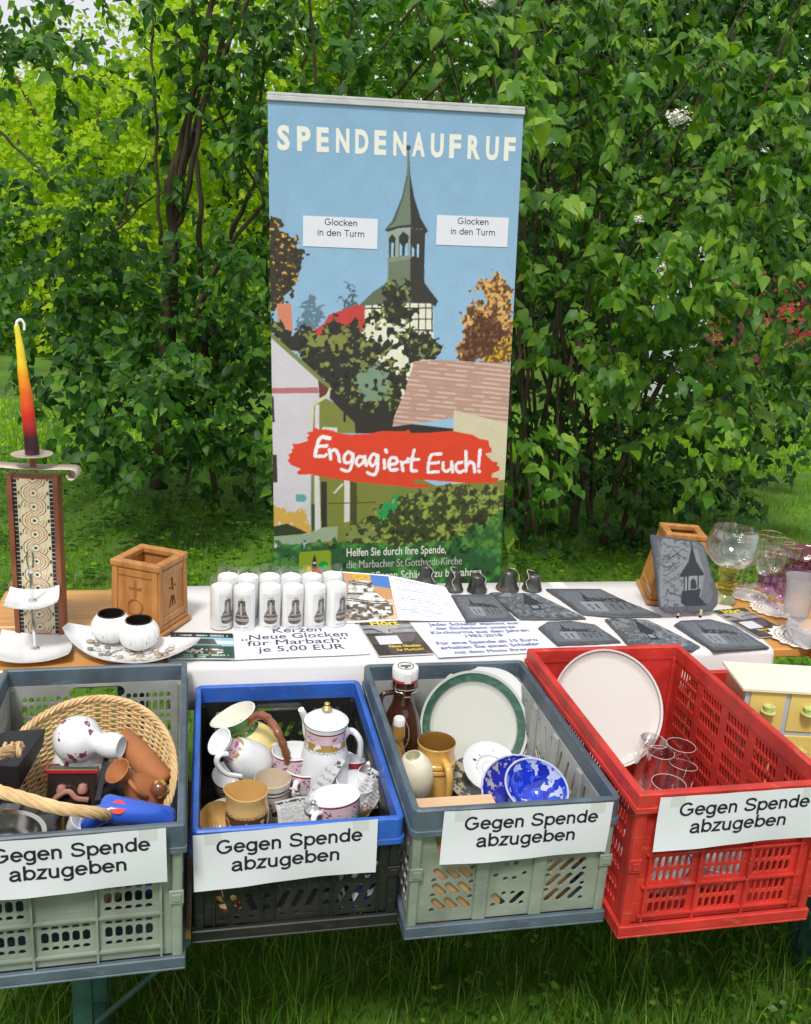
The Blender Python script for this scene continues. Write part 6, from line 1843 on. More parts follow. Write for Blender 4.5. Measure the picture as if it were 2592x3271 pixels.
# lace doilies under the glasses
LACE = mat('lace_white', (.80, .77, .72), .9)
for k, (px, py, r0) in enumerate(((2390, 1900, .06), (2470, 1945, .065), (2555, 2035, .08))):
    sp = []
    def ringp(rad, n_, lobe=0, amp=0): return [(rad * (1 + amp * math.cos(lobe * a)) * math.cos(a), rad * (1 + amp * math.cos(lobe * a)) * math.sin(a)) for a in np.linspace(0, 2 * PI, n_, endpoint=False)]
    sp.append(ringp(r0, 96, 16, .06))
    for rr_, nn_, hr_ in ((.82, 40, .0034), (.68, 32, .0036), (.52, 26, .0034), (.36, 18, .003), (.2, 10, .003)):
        for i in range(nn_):
            a = 2 * PI * i / nn_ + rr_; sp.append([(r0 * rr_ * math.cos(a) + hr_ * math.cos(b), r0 * rr_ * math.sin(a) + hr_ * math.sin(b)) for b in np.linspace(0, 2 * PI, 7, endpoint=False)])
    P0 = at(px, py, .7585 + .001 * k)
    ob('lace_doily', curve_mesh(sp), LACE, None, loc=P0, label=('white lace doily under the gold-rimmed glasses', 'white lace doily under the purple glasses', 'white lace doily under the crystal vase')[k], cat_='doily', group='lace doilies')
# ------------------------------------------------------------------ what lies in the crates
def aim(P0, P1, roll=0):
    """frame at P0 with z along P0->P1"""
    z = (Vector(P1) - Vector(P0)).normalized()
    q = z.to_track_quat('Z', 'Y').to_matrix().to_4x4()
    return Matrix.Translation(P0) @ q @ Matrix.Rotation(roll, 4, 'Z')
def place(t, M_):
    t.matrix_world = M_
    return t
def banded(name, base, bands, rough=.12, coat=.6, noise=None):
    """glaze with coloured bands along z: bands = [(z0, z1, colour)], noise = (z0, z1, colour, scale, threshold)"""
    if name in MATS: return MATS[name]
    mt = bpy.data.materials.new(name); mt.use_nodes = True
    n, l = mt.node_tree.nodes, mt.node_tree.links
    b = n['Principled BSDF']; b.inputs['Roughness'].default_value = rough; b.inputs['Coat Weight'].default_value = coat
    tc = n.new('ShaderNodeTexCoord'); sx = n.new('ShaderNodeSeparateXYZ'); l.new(tc.outputs['Object'], sx.inputs[0])
    cur = n.new('ShaderNodeRGB'); cur.outputs[0].default_value = (*base, 1); cur = cur.outputs[0]
    def rng(z0, z1):
        g = n.new('ShaderNodeMath'); g.operation = 'GREATER_THAN'; g.inputs[1].default_value = z0; l.new(sx.outputs['Z'], g.inputs[0])
        h = n.new('ShaderNodeMath'); h.operation = 'LESS_THAN'; h.inputs[1].default_value = z1; l.new(sx.outputs['Z'], h.inputs[0])
        m_ = n.new('ShaderNodeMath'); m_.operation = 'MULTIPLY'; l.new(g.outputs[0], m_.inputs[0]); l.new(h.outputs[0], m_.inputs[1])
        return m_.outputs[0]
    for bd_ in bands:
        mk = rng(bd_[0], bd_[1])
        if len(bd_) > 3:
            nz_ = n.new('ShaderNodeTexNoise'); nz_.inputs['Scale'].default_value = bd_[3]; nz_.inputs['Detail'].default_value = 3; l.new(tc.outputs['Object'], nz_.inputs[0])
            g = n.new('ShaderNodeMath'); g.operation = 'GREATER_THAN'; g.inputs[1].default_value = bd_[4]; l.new(nz_.outputs['Fac'], g.inputs[0])
            m2 = n.new('ShaderNodeMath'); m2.operation = 'MULTIPLY'; l.new(mk, m2.inputs[0]); l.new(g.outputs[0], m2.inputs[1]); mk = m2.outputs[0]
        mx = n.new('ShaderNodeMixRGB'); l.new(mk, mx.inputs[0]); l.new(cur, mx.inputs[1]); mx.inputs[2].default_value = (*bd_[2], 1); cur = mx.outputs[0]
    l.new(cur, b.inputs['Base Color'])
    MATS[name] = mt
    return mt
WHT = (.74, .76, .77); PINK = (.50, .22, .30); MAROON = (.28, .02, .035); GLD = (.42, .24, .05)

# ---- first crate: wicker basket and what is in it
WICK = mat('wicker', (.74, .53, .28), .5, col2=(.58, .38, .17), nscale=26, bump=.25, bscale=120, coat=.12)
Bc = Vector((-.245, 1.655, .486))
bk = thing('wicker_basket', 'pale wicker basket with a twisted handle filling the leftmost crate', 'basket', Bc)
def rimz(a): return .200 + .055 * math.sin(a) + .0 * math.cos(a)
def bpt(a, f, out=0):
    """a around, f 0 bottom..1 rim"""
    s = .66 + .34 * f ** .7
    return ((.172 * s + out) * math.cos(a), (.225 * s + out) * math.sin(a), .012 + (rimz(a) - .012) * f)
NS = 30
ob('stake', cat(*[tube([bpt(2 * PI * i / NS, f) for f in np.linspace(0, 1, 7)], .0023, 5) for i in range(NS)]), WICK, bk, True, kind='stuff')
rows = []
for j in range(44):
    f = (j + .5) / 44; L = []
    for k in range(NS * 2 + 1):
        a = PI * k / NS + 0
        L.append(bpt(a, f, .0034 * math.cos((a * NS) + PI * (j % 2))))
    rows.append(tube(L, .0025, 4, False))
ob('weave', cat(*rows), WICK, bk, True, kind='stuff')
ob('bottom', lathe([(0, .004), (.118, .004), (.118, .010), (0, .010)], 32, sx=.98, sy=1.26), WICK, bk)
for s in range(4):
    L = []
    for k in range(181):
        a = 2 * PI * k / 180; x, y, z = bpt(a, 1); tw = a * 20 + s * PI / 2
        rr = .0050
        L.append((x + rr * math.cos(tw) * math.cos(a), y + rr * math.cos(tw) * math.sin(a), z + .001 + rr * math.sin(tw)))
    ob('rim_braid', tube(L, .0034, 6, False), WICK, bk, True)
hp = [at(62, 2385, .775), at(-20, 2420, .82), at(-75, 2470, .835), at(-20, 2520, .83), at(70, 2548, .82), at(190, 2582, .80), at(300, 2596, .775), at(345, 2606, .745), at(372, 2612, .70)]
hl = [Vector(p) - Bc for p in smoothline([tuple(p) for p in hp], 12)]
for s in range(6):
    L = []
    for k, p in enumerate(hl):
        t_ = (hl[min(k + 1, len(hl) - 1)] - hl[max(k - 1, 0)]).normalized()
        u = t_.cross(Vector((0, 0, 1))).normalized(); v = t_.cross(u)
        tw = k * .22 + s * PI / 3
        L.append(tuple(p + (u * math.cos(tw) + v * math.sin(tw)) * .0066))
    ob('handle_strand', tube(L, .0045, 6), WICK, bk, True)
ob('handle_wrap', cat(*[tube([tuple(Vector(hl[4]) + Vector((.012 * k_ - .01, .0, 0)) + Vector((0, .013 * math.cos(a), .013 * math.sin(a)))) for a in np.linspace(0, 2 * PI, 12)], .003, 5, False) for k_ in range(3)]), WICK, bk, True)

def flowered(name): return banded(name, WHT, [(.01, .085, (.25, .04, .12), 42, .62)])
P0, P1 = at(250, 2362, .735), at(372, 2384, .735)
k = .0475
ax = aim(P0 - (P1 - P0).normalized() * k, P1)
L_ = (P1 - P0).length + k
prof = smoothline([(0, 0), (k * .5, .004), (k * .9, k * .5), (k, k), (k * .88, k * 1.5), (k * .46, k * 1.93), (k * .50, k * 2.2), (k * .56, k * 2.6), (k * .44, k * 3.0), (k * .24, L_ - .012), (k * .40, L_ + .001)], 5)
v = ob('gourd_vase', lathe(prof + [(k * .38, L_ + .002), (k * .2, L_ - .012), (0, L_ - .014)], 40), flowered('glaze_rose'), None, True, label='white double-bulb porcelain vase with purple flowers lying on top in the wicker basket', cat_='vase', ang=60)
v.matrix_world = ax
v = ob('round_vase', lathe(smoothline([(0, 0), (.03, .003), (.062, .05), (.05, .10), (.018, .125), (.02, .14)], 5), 36), MATS['glaze_rose'], None, True, label='second white flowered vase half hidden behind the black book-shaped box', cat_='vase', ang=60)
v.matrix_world = Matrix.Translation(at(222, 2520, .60)) @ Matrix.Rotation(.5, 4, 'Y')
# book-shaped money box
Pk = at(232, 2520, .645)
bx_ = thing('book_money_box', 'black book-shaped ceramic box with a red spine edge and a pink figure', 'money box', Pk, -.06, rot=(-.25, .05, -.02))
ob('cover', box(-.047, .047, -.016, .020, -.035, .040, .004, 2), mat('glaze_dark', (.035, .025, .022), .2, coat=.5), bx_)
ob('cover_edge', cat(box(-.050, .050, -.019, -.0165, .036, .044, .001), box(-.050, .050, .0205, .024, .036, .044, .001), box(-.054, -.0505, -.019, .024, .036, .044, .001)), mat('glaze_red', (.35, .02, .02), .25, coat=.4), bx_)
ob('page_block', box(-.0465, .046, -.013, .018, .0405, .042), mat('page_green', (.10, .13, .09), .5), bx_)
ob('gilt_line', box(-.049, .049, -.0163, -.0135, .0405, .0432), mat('gilt', (.6, .42, .15), .4), bx_)
FLESH = mat('clay_pink', (.42, .20, .15), .35, var=.2, nscale=20, coat=.3)
ob('figure', cat(tube(smoothline([(-.036, -.021, -.030), (-.026, -.026, -.008), (-.004, -.027, .004), (.012, -.027, -.010), (.034, -.024, -.014)], 4), .0055, 8),
                 tr(lathe([(0, -.011), (.009, -.007), (.011, 0), (.008, .009), (0, .012)], 12), loc=(-.018, -.020, .004)), tr(lathe([(0, -.011), (.009, -.007), (.011, 0), (.008, .009), (0, .012)], 12), loc=(.022, -.020, .006))), FLESH, bx_, True)
DK = mat('dark_rubber', (.016, .016, .018), .45, var=.3, nscale=12, bump=.3)
for lab, pts, w_ in (('black strap running down between the book-shaped box and the terracotta jug', [(345, 2400, .70), (335, 2440, .70), (322, 2500, .68), (310, 2560, .66)], .010),):
    o_ = at(pts[0][0], pts[0][1], pts[0][2])
    ob('black_strap', tube([tuple(at(*p) - o_) for p in pts], w_, 4, flat=.5), DK, None, loc=o_, label=lab, cat_='strap')
ob('black_bag', tr(box(-.035, .035, -.05, .05, -.03, .03, .012, 2)), DK, None, loc=at(350, 2520, .60), rz=.3, label='black bag-like case deep in the basket under the vase mouth', cat_='bag')
# dark folded thing and black case on the left
o_ = at(40, 2420, .72)
ob('leather_pouch', ([(-.09, -.02, 0), (.02, -.05, .01), (.055, .045, .035), (-.02, .05, .03), (-.09, .03, .01), (-.09, -.02, -.04), (.02, -.05, -.04), (.05, .04, .0), (-.02, .05, -.02), (-.09, .03, -.04)],
     [(0, 1, 2, 3, 4), (5, 9, 8, 7, 6), (0, 5, 6, 1), (1, 6, 7, 2), (2, 7, 8, 3), (3, 8, 9, 4)]), DK, None, loc=o_, label='dark grey pointed leather pouch at the left edge inside the wicker basket', cat_='pouch')
o_ = at(60, 2600, .70)
bc = thing('black_case', 'shiny black case with a red round sticker at the lower left of the first crate', 'case', o_, -.15)
ob('case_body', box(-.08, .075, -.045, .05, -.12, .0, .012, 3), mat('shiny_black', (.012, .010, .010), .12, coat=.6), bc, True)
REDST = mat('sticker_red', (.75, .05, .03), .5)
ob('sticker', lathe([(0, .0012), (.0125, .0012), (.0125, .0004)], 24), REDST, bc, loc=(-.014, -.014, 0))
ob('clasp', box(-.03, -.002, .006, .024, .0005, .006, .002), mat('shiny_black2', (.10, .09, .09), .15, coat=.6), bc)
# silver bowl, white cup
Psb = Vector((-.355, 1.425, .660))
ob('silver_bowl', lathe(smoothline([(0, 0), (.03, .002), (.058, .03), (.072, .062)], 5) + [(.078, .064), (.078, .066), (.070, .064)] + smoothline([(.068, .058), (.055, .03), (.028, .006), (0, .004)], 4), 48), mat('silver', (.62, .60, .56), .14, metal=1, bump=.1, bscale=20), None, True, loc=Psb, label='shiny silver bowl at the front of the leftmost crate', cat_='bowl', ang=50)
v = ob('white_cup', lathe(smoothline([(.014, 0), (.021, .01), (.026, .045)], 4) + [(.0245, .045), (.019, .012), (0, .004)], 32), PORC, None, True, label='small white cup lying beside the silver bowl', cat_='cup', ang=60)
v.matrix_world = aim(at(240, 2660, .67), at(272, 2612, .71))
# terracotta
TERR = mat('terracotta', (.42, .155, .055), .75, var=.25, nscale=12, bump=.3)
v = ob('clay_bottle', lathe(smoothline([(0, 0), (.024, 0), (.026, .03), (.027, .07), (.024, .12), (.018, .14)], 4), 28), TERR, None, True, label='long terracotta bottle leaning against the right side of the basket', cat_='bottle', ang=50)
v.matrix_world = aim(at(525, 2505, .66), at(410, 2375, .715))
P0, P1 = at(470, 2540, .66), at(374, 2462, .74)
jg = place(thing('clay_jug', 'small terracotta jug with a flared mouth above the blue jug', 'jug'), aim(P0, P1))
LL = (P1 - P0).length
ob('jug_body', lathe(smoothline([(0, -.03), (.02, -.028), (.036, 0), (.03, .03), (.015, LL * .65), (.015, LL * .78), (.026, LL)], 5) + [(.024, LL), (.013, LL * .8), (0, LL * .7)], 32), TERR, jg, True, ang=60)
ob('handle', tube(smoothline([(.014, .0, LL * .75), (.034, -.004, LL * .62), (.034, -.004, LL * .35), (.026, 0, LL * .2)], 4), .0045, 8), TERR, jg, True)
ob('brown_ball', lathe([(0, -.018), (.012, -.014), (.018, 0), (.012, .014), (0, .018)], 20), banded('glaze_brownball', (.20, .07, .03), [(.012, .02, (.6, .4, .05), 60, .5)]), None, True, loc=at(508, 2520, .69), label='small brown glazed ball with a yellow spot beside the clay jug', cat_='ball', ang=180)
# blue plastic jug
PB = mat('plastic_cobalt', (.03, .105, .56), .22, coat=.5, bump=.1, bscale=20)
Pj = at(452, 2606, .715)
bj = thing('plastic_jug', 'cobalt blue plastic jug with a red round sticker on its handle', 'jug', Pj + Vector((-.008, -.006, .008)), rot=(.30, .20, -.16))
ob('jug_body', box(-.070, .068, -.034, .036, -.19, .004, .016, 4), PB, bj, True, ang=50)
ob('handle', cat(tube([(-.071, -.030, -.07), (-.074, -.034, -.01), (-.060, -.032, .020), (-.040, -.026, .028), (.040, -.012, .024), (.060, -.010, .008)], [.012, .013, .0135, .0135, .0135, .011], 14, flat=1.35)), PB, bj, True, ang=35)
ob('sticker', lathe([(0, .0008), (.0135, .0006), (.0135, .0)], 24), REDST, bj, loc=(-.030, -.024, .0415), rot=(.15, .05, 0))


# ---- second crate: porcelain
GP = banded('glaze_pinkband', WHT, [(.030, .052, (.62, .47, .52)), (.033, .049, (.30, .10, .18), 120, .55), (.0525, .0565, MAROON), (.026, .0295, GLD, 200, .5)])
def cup(label, M_, r_, h_, mt, rim=None, handle=None, name='porcelain_cup', c_='cup', grp='cups in the blue-rimmed crate', inside=None, foot=.5, spout=0, belly=.93):
    t = place(thing(name, label, c_, group=grp), M_)
    wob = (lambda a, z: 1 + spout * max(0, z / h_ - .55) * max(0, math.cos(a - 2.8)) ** 8) if spout else None
    out = smoothline([(r_ * foot, 0), (r_ * min(1.0, foot + .3), h_ * .18), (r_ * belly, h_ * .5), (r_ * .97, h_ * .8), (r_, h_)], 5)
    ob('cup_body', lathe([(0, .002), (r_ * foot * .9, .0)] + out, 40, wob=wob), mt, t, True, ang=60)
    ob('cup_inside', lathe([(r_ + .0001, h_ + .0002), (r_ * .965, h_ + .0012), (r_ * .94, h_ * .85), (r_ * .88, h_ * .5), (r_ * .5, h_ * .14), (0, h_ * .1)], 40, wob=wob), inside or PORC, t, True, ang=60)
    if handle is not None:
        H = Matrix.Rotation(handle, 4, 'Z')
        ob('handle', tr(tube(smoothline([(r_ * .9, 0, h_ * .78), (r_ * 1.35, 0, h_ * .86), (r_ * 1.5, 0, h_ * .55), (r_ * 1.2, 0, h_ * .26), (r_ * .84, 0, h_ * .28)], 5), .0042, 8, flat=1.4), H), mt if mt != GP else PORC, t, True)
    return t
def up(px, py, z, dz=0, tx=0, ty=0): return Matrix.Translation(at(px, py, z) + Vector((0, 0, dz))) @ Matrix.Rotation(tx, 4, 'X') @ Matrix.Rotation(ty, 4, 'Y')
# lemon pitcher
Pl = at(752, 2282, .735); hL = .175
lp = thing('lemon_pitcher', 'lemon-shaped yellow pitcher with green top and brown branch handle', 'pitcher', Pl - Vector((-math.sin(.42), 0, math.cos(.42))) * hL, rot=(0, -.42, 0))
LEM = mat('glaze_lemon', (.70, .50, .05), .2, coat=.6, col2=(.76, .66, .32), nscale=9, ramp=(.35, .7))
GRN = mat('glaze_green', (.045, .15, .03), .2, coat=.6, col2=(.10, .26, .06), nscale=30)
ob('lemon_body', lathe(smoothline([(0, 0), (.03, 0), (.052, .03), (.060, .075), (.049, .115), (.034, .130)], 5), 48, wob=lambda a, z: 1 + .03 * math.cos(a * 6)), LEM, lp, True, ang=60)
sp_ = lambda a, z: 1 + .30 * max(0, (z - .125) / .05) * max(0, math.cos(a - 3.0)) ** 6
ob('leaf_collar', lathe(smoothline([(.034, .125), (.030, .135), (.040, .155), (.046, hL)], 5), 48, wob=lambda a, z: sp_(a, z) * (1 + .02 * math.sin(a * 11))), GRN, lp, True, ang=60)
ob('inside', lathe([(.0461, hL + .0001), (.0435, hL + .0015), (.038, .158), (.028, .13), (0, .10)], 48, wob=sp_), mat('glaze_cream', (.76, .74, .64), .15, coat=.6), lp, True, ang=60)
BRN = mat('glaze_branch', (.30, .09, .04), .3, coat=.4, col2=(.16, .05, .02), nscale=40, stretch=(1, 1, .3))
a_ = [Matrix.Rotation(.42, 3, 'Y') @ (Vector(at(*p)) - lp.location) for p in ((792, 2312, .725), (818, 2288, .755), (850, 2290, .765), (885, 2335, .755), (912, 2400, .715), (925, 2450, .67))]
ob('branch_handle', tube(smoothline([tuple(p) for p in a_], 6), [.0085 + .0012 * math.sin(i * 2.1) for i in range(31)], 10), BRN, lp, True, ang=80)
# tipped creamer
P0, P1 = at(806, 2436, .66), at(700, 2368, .735)
cr_ = place(thing('milk_jug', 'white porcelain milk jug tipped over, pink and gold band at its neck', 'jug'), aim(P0, P1, .6))
LL = (P1 - P0).length
GN = banded('glaze_neckband', WHT, [(LL * .66, LL * .86, (.62, .44, .52)), (LL * .68, LL * .84, (.32, .10, .20), 110, .58), (LL * .58, LL * .66, GLD, 90, .5), (LL * .86, LL * .89, MAROON)])
ob('jug_body', lathe(smoothline([(0, -.045), (.022, -.043), (.040, -.02), (.043, .01), (.034, LL * .48), (.0225, LL * .68), (.0225, LL * .84), (.030, LL)], 5), 40), GN, cr_, True, ang=60)
ob('inside', lathe([(.0301, LL), (.028, LL + .001), (.020, LL * .85), (0, LL * .7)], 40), PORC, cr_, True, ang=60)
hA = [Vector(cr_.matrix_world.inverted() @ at(*p)) for p in ((725, 2408, .72), (700, 2412, .725), (694, 2440, .705), (720, 2470, .68), (770, 2480, .665))]
ob('handle', tube(smoothline([tuple(p) for p in hA], 5), .0052, 8, flat=1.3), PORC, cr_, True)
# coffee pot
Pc = at(1043, 2302, .775); hC = .20
cp = thing('coffee_pot', 'white porcelain coffee pot with gold knob and pink-gold band', 'coffee pot', Pc + Vector((0, 0, -hC)), -.1)
GC = banded('glaze_potband', WHT, [(hC - .034, hC - .014, (.62, .46, .52)), (hC - .030, hC - .018, (.32, .10, .20), 110, .58), (hC - .050, hC - .034, GLD, 60, .42), (hC - .056, hC - .050, (.35, .40, .42), 260, .5), (hC - .013, hC - .009, MAROON)])
ob('pot_body', lathe(smoothline([(0, 0), (.036, 0), (.050, .03), (.054, .07), (.050, .12), (.0445, hC - .05), (.0445, hC - .02), (.048, hC)], 5), 44), GC, cp, True, ang=60)
ob('lid', lathe(smoothline([(.047, hC + .0005), (.046, hC + .003), (.036, hC + .010), (.020, hC + .017), (.006, hC + .020), (.004, hC + .023)], 4), 40), PORC, cp, True, ang=60)
ob('knob', lathe(smoothline([(.006, hC + .0225), (.011, hC + .027), (.006, hC + .033), (.004, hC + .036), (.006, hC + .040), (0, hC + .044)], 4), 20), GOLD, cp, True, ang=80)
hA = [Vector(cp.matrix_world.inverted() @ Vector(p)) if False else Matrix.Rotation(.1, 3, 'Z') @ (Vector(p) - cp.location) for p in (at(1005, 2390, .70), at(985, 2340, .725), at(978, 2300, .755), at(962, 2266, .785))]
ob('spout', tube(smoothline([tuple(p) for p in hA], 5), [.014 - .0005 * i for i in range(16)], 12), PORC, cp, True)
hA = [Matrix.Rotation(.1, 3, 'Z') @ (Vector(p) - cp.location) for p in (at(1085, 2400, .70), at(1100, 2350, .725), at(1125, 2335, .73), at(1150, 2365, .71), at(1152, 2410, .675))]
ob('handle', tube(smoothline([tuple(p) for p in hA], 5), .0068, 10, flat=1.2), PORC, cp, True)
cup('wide porcelain cup with maroon rim on top of another, behind the branch handle', up(940, 2402, .690, -.058, -.1), .047, .058, GP, handle=2.2)
cup('porcelain cup with maroon rim under the one by the branch handle', up(974, 2456, .665, -.058, -.1, .05), .045, .058, GP, handle=-2.0)
cup('ornate cup with bright gold patches behind the folded newspaper', up(1118, 2432, .655, -.058, -.2, .1), .030, .058, banded('glaze_gold', WHT, [(.0, .045, GLD, 30, .5), (.045, .06, MAROON)]), handle=0)
cup('white cup with a maroon and pink band at the front right, before the newspaper', up(1082, 2548, .700, -.058, -.16, -.10), .050, .058, GP, handle=-2.3)
cup('plain white cup with handle behind the front right cup', up(1125, 2498, .665, -.055, 0, .15), .042, .055, PORC, handle=-.4)
cup('white cup half hidden at the right wall of the blue-rimmed crate', up(1168, 2470, .65, -.055, .2, .3), .036, .055, PORC, handle=1.6)
for lab, x, y, z, q in (('white cup low behind the tipped milk jug', .045, 1.86, .50, .3), ('white cup low at the back wall between the two jugs', .15, 1.88, .50, 1.9), ('white cup low behind the coffee pot', .30, 1.88, .50, 4), ('white cup low in the middle between mug and coffee pot', .165, 1.72, .52, 2.6),
        ('white cup low at the left wall before the plate', .03, 1.68, .52, 5)):
    cup(lab, Matrix.Translation((x, y, z)) @ Matrix.Rotation(.25, 4, 'X'), .044, .058, GP, handle=q)
TAN = mat('glaze_tan', (.62, .40, .15), .2, coat=.6, col2=(.58, .36, .12), nscale=14)
JUGT = banded('glaze_tanjug', (.64, .42, .17), [(0, .066, (.10, .04, .018)), (.0, .060, (.50, .38, .22), 75, .56), (.066, .071, (.30, .15, .08), 300, .5)])
cup('tan stoneware jug with a pouring lip and dark scroll pattern', up(792, 2526, .708, -.105), .039, .105, JUGT, inside=TAN, foot=.98, name='stoneware_jug', c_='jug', grp='stoneware jugs', spout=.55, belly=1.10)
FLO = banded('glaze_floral', (.66, .58, .46), [(.078, .082, (.05, .05, .16)), (.070, .073, (.05, .05, .16)), (.01, .055, (.07, .035, .03), 45, .58), (.01, .055, (.35, .12, .05), 38, .68)])
cup('cream mug with blue rings and dark flower pattern behind the tan jug', up(872, 2486, .668, -.095), .038, .095, FLO, handle=-.5, inside=mat('glaze_beige', (.60, .50, .38), .2, coat=.5), foot=.85, name='flower_mug', c_='mug', grp='stoneware mugs')
cup('tan mug lying at the front left corner of the blue-rimmed crate', aim(at(705, 2665, .60), at(690, 2600, .665)), .036, .06, TAN, handle=1.2, inside=TAN, foot=.8, name='tan_mug', c_='mug', grp='stoneware mugs')
o_ = at(700, 2590, .62)
v = ob('leaning_plate', lathe([(0, 0), (.045, 0), (.065, .008), (.078, .012), (.078, .014), (.062, .011), (.044, .003), (0, .003)], 40), banded('glaze_redline', WHT, [(.0125, .02, (.4, .05, .03))]), None, True, label='white plate with a red edge leaning against the left wall', cat_='plate', ang=60)
v.matrix_world = Matrix.Translation((.008, 1.50, .580)) @ Matrix.Rotation(1.40, 4, 'Y')
# newspaper
def pNews(p):
    p.C[:] = lin((205, 205, 205)); n = vnoise(p.X, p.Y * 0 + np.floor(p.Y * 260), 500, 3)
    p.put((np.abs((p.Y * 260) % 1 - .5) < .28) & (n > .35) & (p.X > p.w * .06) & (p.X < p.w * .94) & (p.Y < p.h * .8), (150, 150, 152))
    p.put((p.Y > p.h * .84) & (p.Y < p.h * .93) & (n > .3), (60, 60, 64))
    m_ = (p.X > p.w * .5) & (p.Y < p.h * .35); q = vnoise(p.X, p.Y, 120, 5)
    p.put(m_ & (q > .5), (196, 60, 50)); p.put(m_ & (q < .3), (60, 90, 160)); p.put(m_ & (q > .72), (90, 150, 60))
def crumple(label, P0, w_, h_, Rm, amp, seed):
    p = Paint(w_, h_, 40, 40, (200, 200, 200)); pNews(p)
    r = np.random.default_rng(seed).uniform(-1, 1, (8, 3))
    def fn(x, y, z):
        u, v = x / w_ - .5, y / h_ - .5
        d = sum(a * abs(math.sin(3 * (b * u + c * v) + a * 5)) for a, b, c in r) * amp
        return x - w_ / 2, y - h_ / 2, d
    o = p.build('newspaper', PRINT, None, fn)
    tag(o, label, 'newspaper', 'newspaper wrapping'); o.matrix_world = Matrix.Translation(P0) @ Rm
    return o
R = lambda x, y, z: (Matrix.Rotation(z, 4, 'Z') @ Matrix.Rotation(y, 4, 'Y') @ Matrix.Rotation(x, 4, 'X'))
crumple('strip of folded newspaper standing up between the cups', at(1035, 2500, .672), .030, .12, R(.9, .5, -.35), .003, 1)
crumple('crumpled newspaper at the right wall, behind the front right cup', at(1185, 2545, .655), .05, .10, R(1.0, .7, -.1), .012, 2)
crumple('crumpled newspaper with coloured pictures at the front of the cups', at(975, 2600, .615), .12, .06, R(.5, 0, .2), .012, 3)
crumple('newspaper scrap under the cup stack in the middle of the crate', at(985, 2560, .585), .06, .07, R(.6, .2, .5), .010, 4)
v = ob('glass_stopper', lathe(smoothline([(0, 0), (.012, .003), (.018, .012), (.010, .020), (.004, .024), (.006, .03), (0, .034)], 4), 20), mat('pewter_lid', (.5, .5, .5), .2, metal=.8), None, True, loc=at(1000, 2605, .68), label='small silvery lid with a knob at the front rim of the blue crate', cat_='lid', ang=60)
# hidden load that shows through the slots
for k, (lab, x, y, r_, h_, mt) in enumerate((('brown patterned mug low behind the front slots', .03, 1.47, .042, .10, JUGT), ('blue and white dotted mug seen through the right front slots', .285, 1.475, .045, .11, banded('glaze_bluedots', (.6, .6, .62), [(0, .2, (.02, .03, .10), 60, .5)])))):
    cup(lab, Matrix.Translation((x, y, .487)), r_, h_, mt, name='patterned_mug', c_='mug', grp='mugs low in the blue crate', foot=.85)

# ---- third crate
AMB = mat('amber_dark_glass', (.045, .012, .005), .06, coat=.8)
Pg_ = at(1297, 2128, .805); gb = .486; hG = Pg_.z - gb
gw_ = thing('flip_top_growler', 'big dark brown flip-top bottle with white cap and red seal', 'bottle', (Pg_.x, Pg_.y, gb))
ob('bottle_body', lathe(smoothline([(0, 0), (.045, 0), (.052, .01), (.053, .08), (.050, .14), (.038, hG - .125), (.026, hG - .09), (.0245, hG - .055)], 5) + [(.0285, hG - .054), (.0285, hG - .034), (.022, hG - .033)], 36), AMB, gw_, True, ang=50)
ob('red_seal', lathe([(.022, hG - .0325), (.0295, hG - .032), (.0295, hG - .027), (.022, hG - .0268)], 32), mat('seal_red', (.5, .05, .04), .5), gw_, True)
CAPW = mat('cap_white', (.72, .72, .70), .3, coat=.2)
ob('cap', lathe([(.020, hG - .0265), (.030, hG - .026), (.031, hG - .006), (.029, hG - .001), (.020, hG), (0, hG)], 36), CAPW, gw_, True, ang=35)
ob('cap_tab', box(-.008, .008, -.034, -.0305, hG - .030, hG - .003, .002), CAPW, gw_)
ob('cap_badge', tr(cat(lathe([(.017, .0012), (.019, .0014), (.019, .0004)], 30), box(-.012, .012, -.004, .004, .0003, .0014), box(-.004, .004, -.012, -.006, .0003, .0013)), loc=(0, 0, hG)), mat('badge_grey', (.10, .13, .12), .5), gw_)
WIRE = mat('wire_steel', (.5, .5, .48), .25, metal=1)
ob('wire_bail', cat(tube([(.030 * math.cos(a), .030 * math.sin(a), hG - .048) for a in np.linspace(0, 2 * PI, 25)], .0013, 5, False), tube(smoothline([(-.024, -.022, hG - .028), (-.026, -.026, hG - .05), (-.010, -.036, hG - .052), (-.010, -.034, hG - .075)], 4), .0013, 5),
    tube(smoothline([(.024, -.022, hG - .028), (.026, -.026, hG - .05), (.010, -.036, hG - .052), (.010, -.034, hG - .075)], 4), .0013, 5), tube([(-.010, -.034, hG - .062), (.010, -.034, hG - .062)], .0013, 5)), WIRE, gw_, True)
ob('handle', tube(smoothline([(-.024, 0, hG - .065), (-.050, -.004, hG - .068), (-.056, -.006, hG - .09), (-.044, -.002, hG - .125)], 5), .0065, 10), AMB, gw_, True)
Pb_ = at(1277, 2292, .710); hB = Pb_.z - gb
fb = thing('flip_top_bottle', 'small tan stoneware flip-top bottle with a white stopper', 'bottle', (Pb_.x, Pb_.y, gb))
TANB = banded('glaze_tanbottle', (.58, .42, .24), [(hB - .10, hB, (.34, .19, .05))])
ob('bottle_body', lathe(smoothline([(0, 0), (.030, 0), (.033, .02), (.033, hB - .13), (.018, hB - .085), (.013, hB - .06), (.0155, hB - .045), (.0145, hB - .02)], 5) + [(0, hB - .02)], 28), TANB, fb, True, ang=60)
ob('stopper', lathe([(.009, hB - .0195), (.0135, hB - .018), (.0135, hB - .003), (.011, hB), (0, hB)], 24), CAPW, fb, True, ang=40)
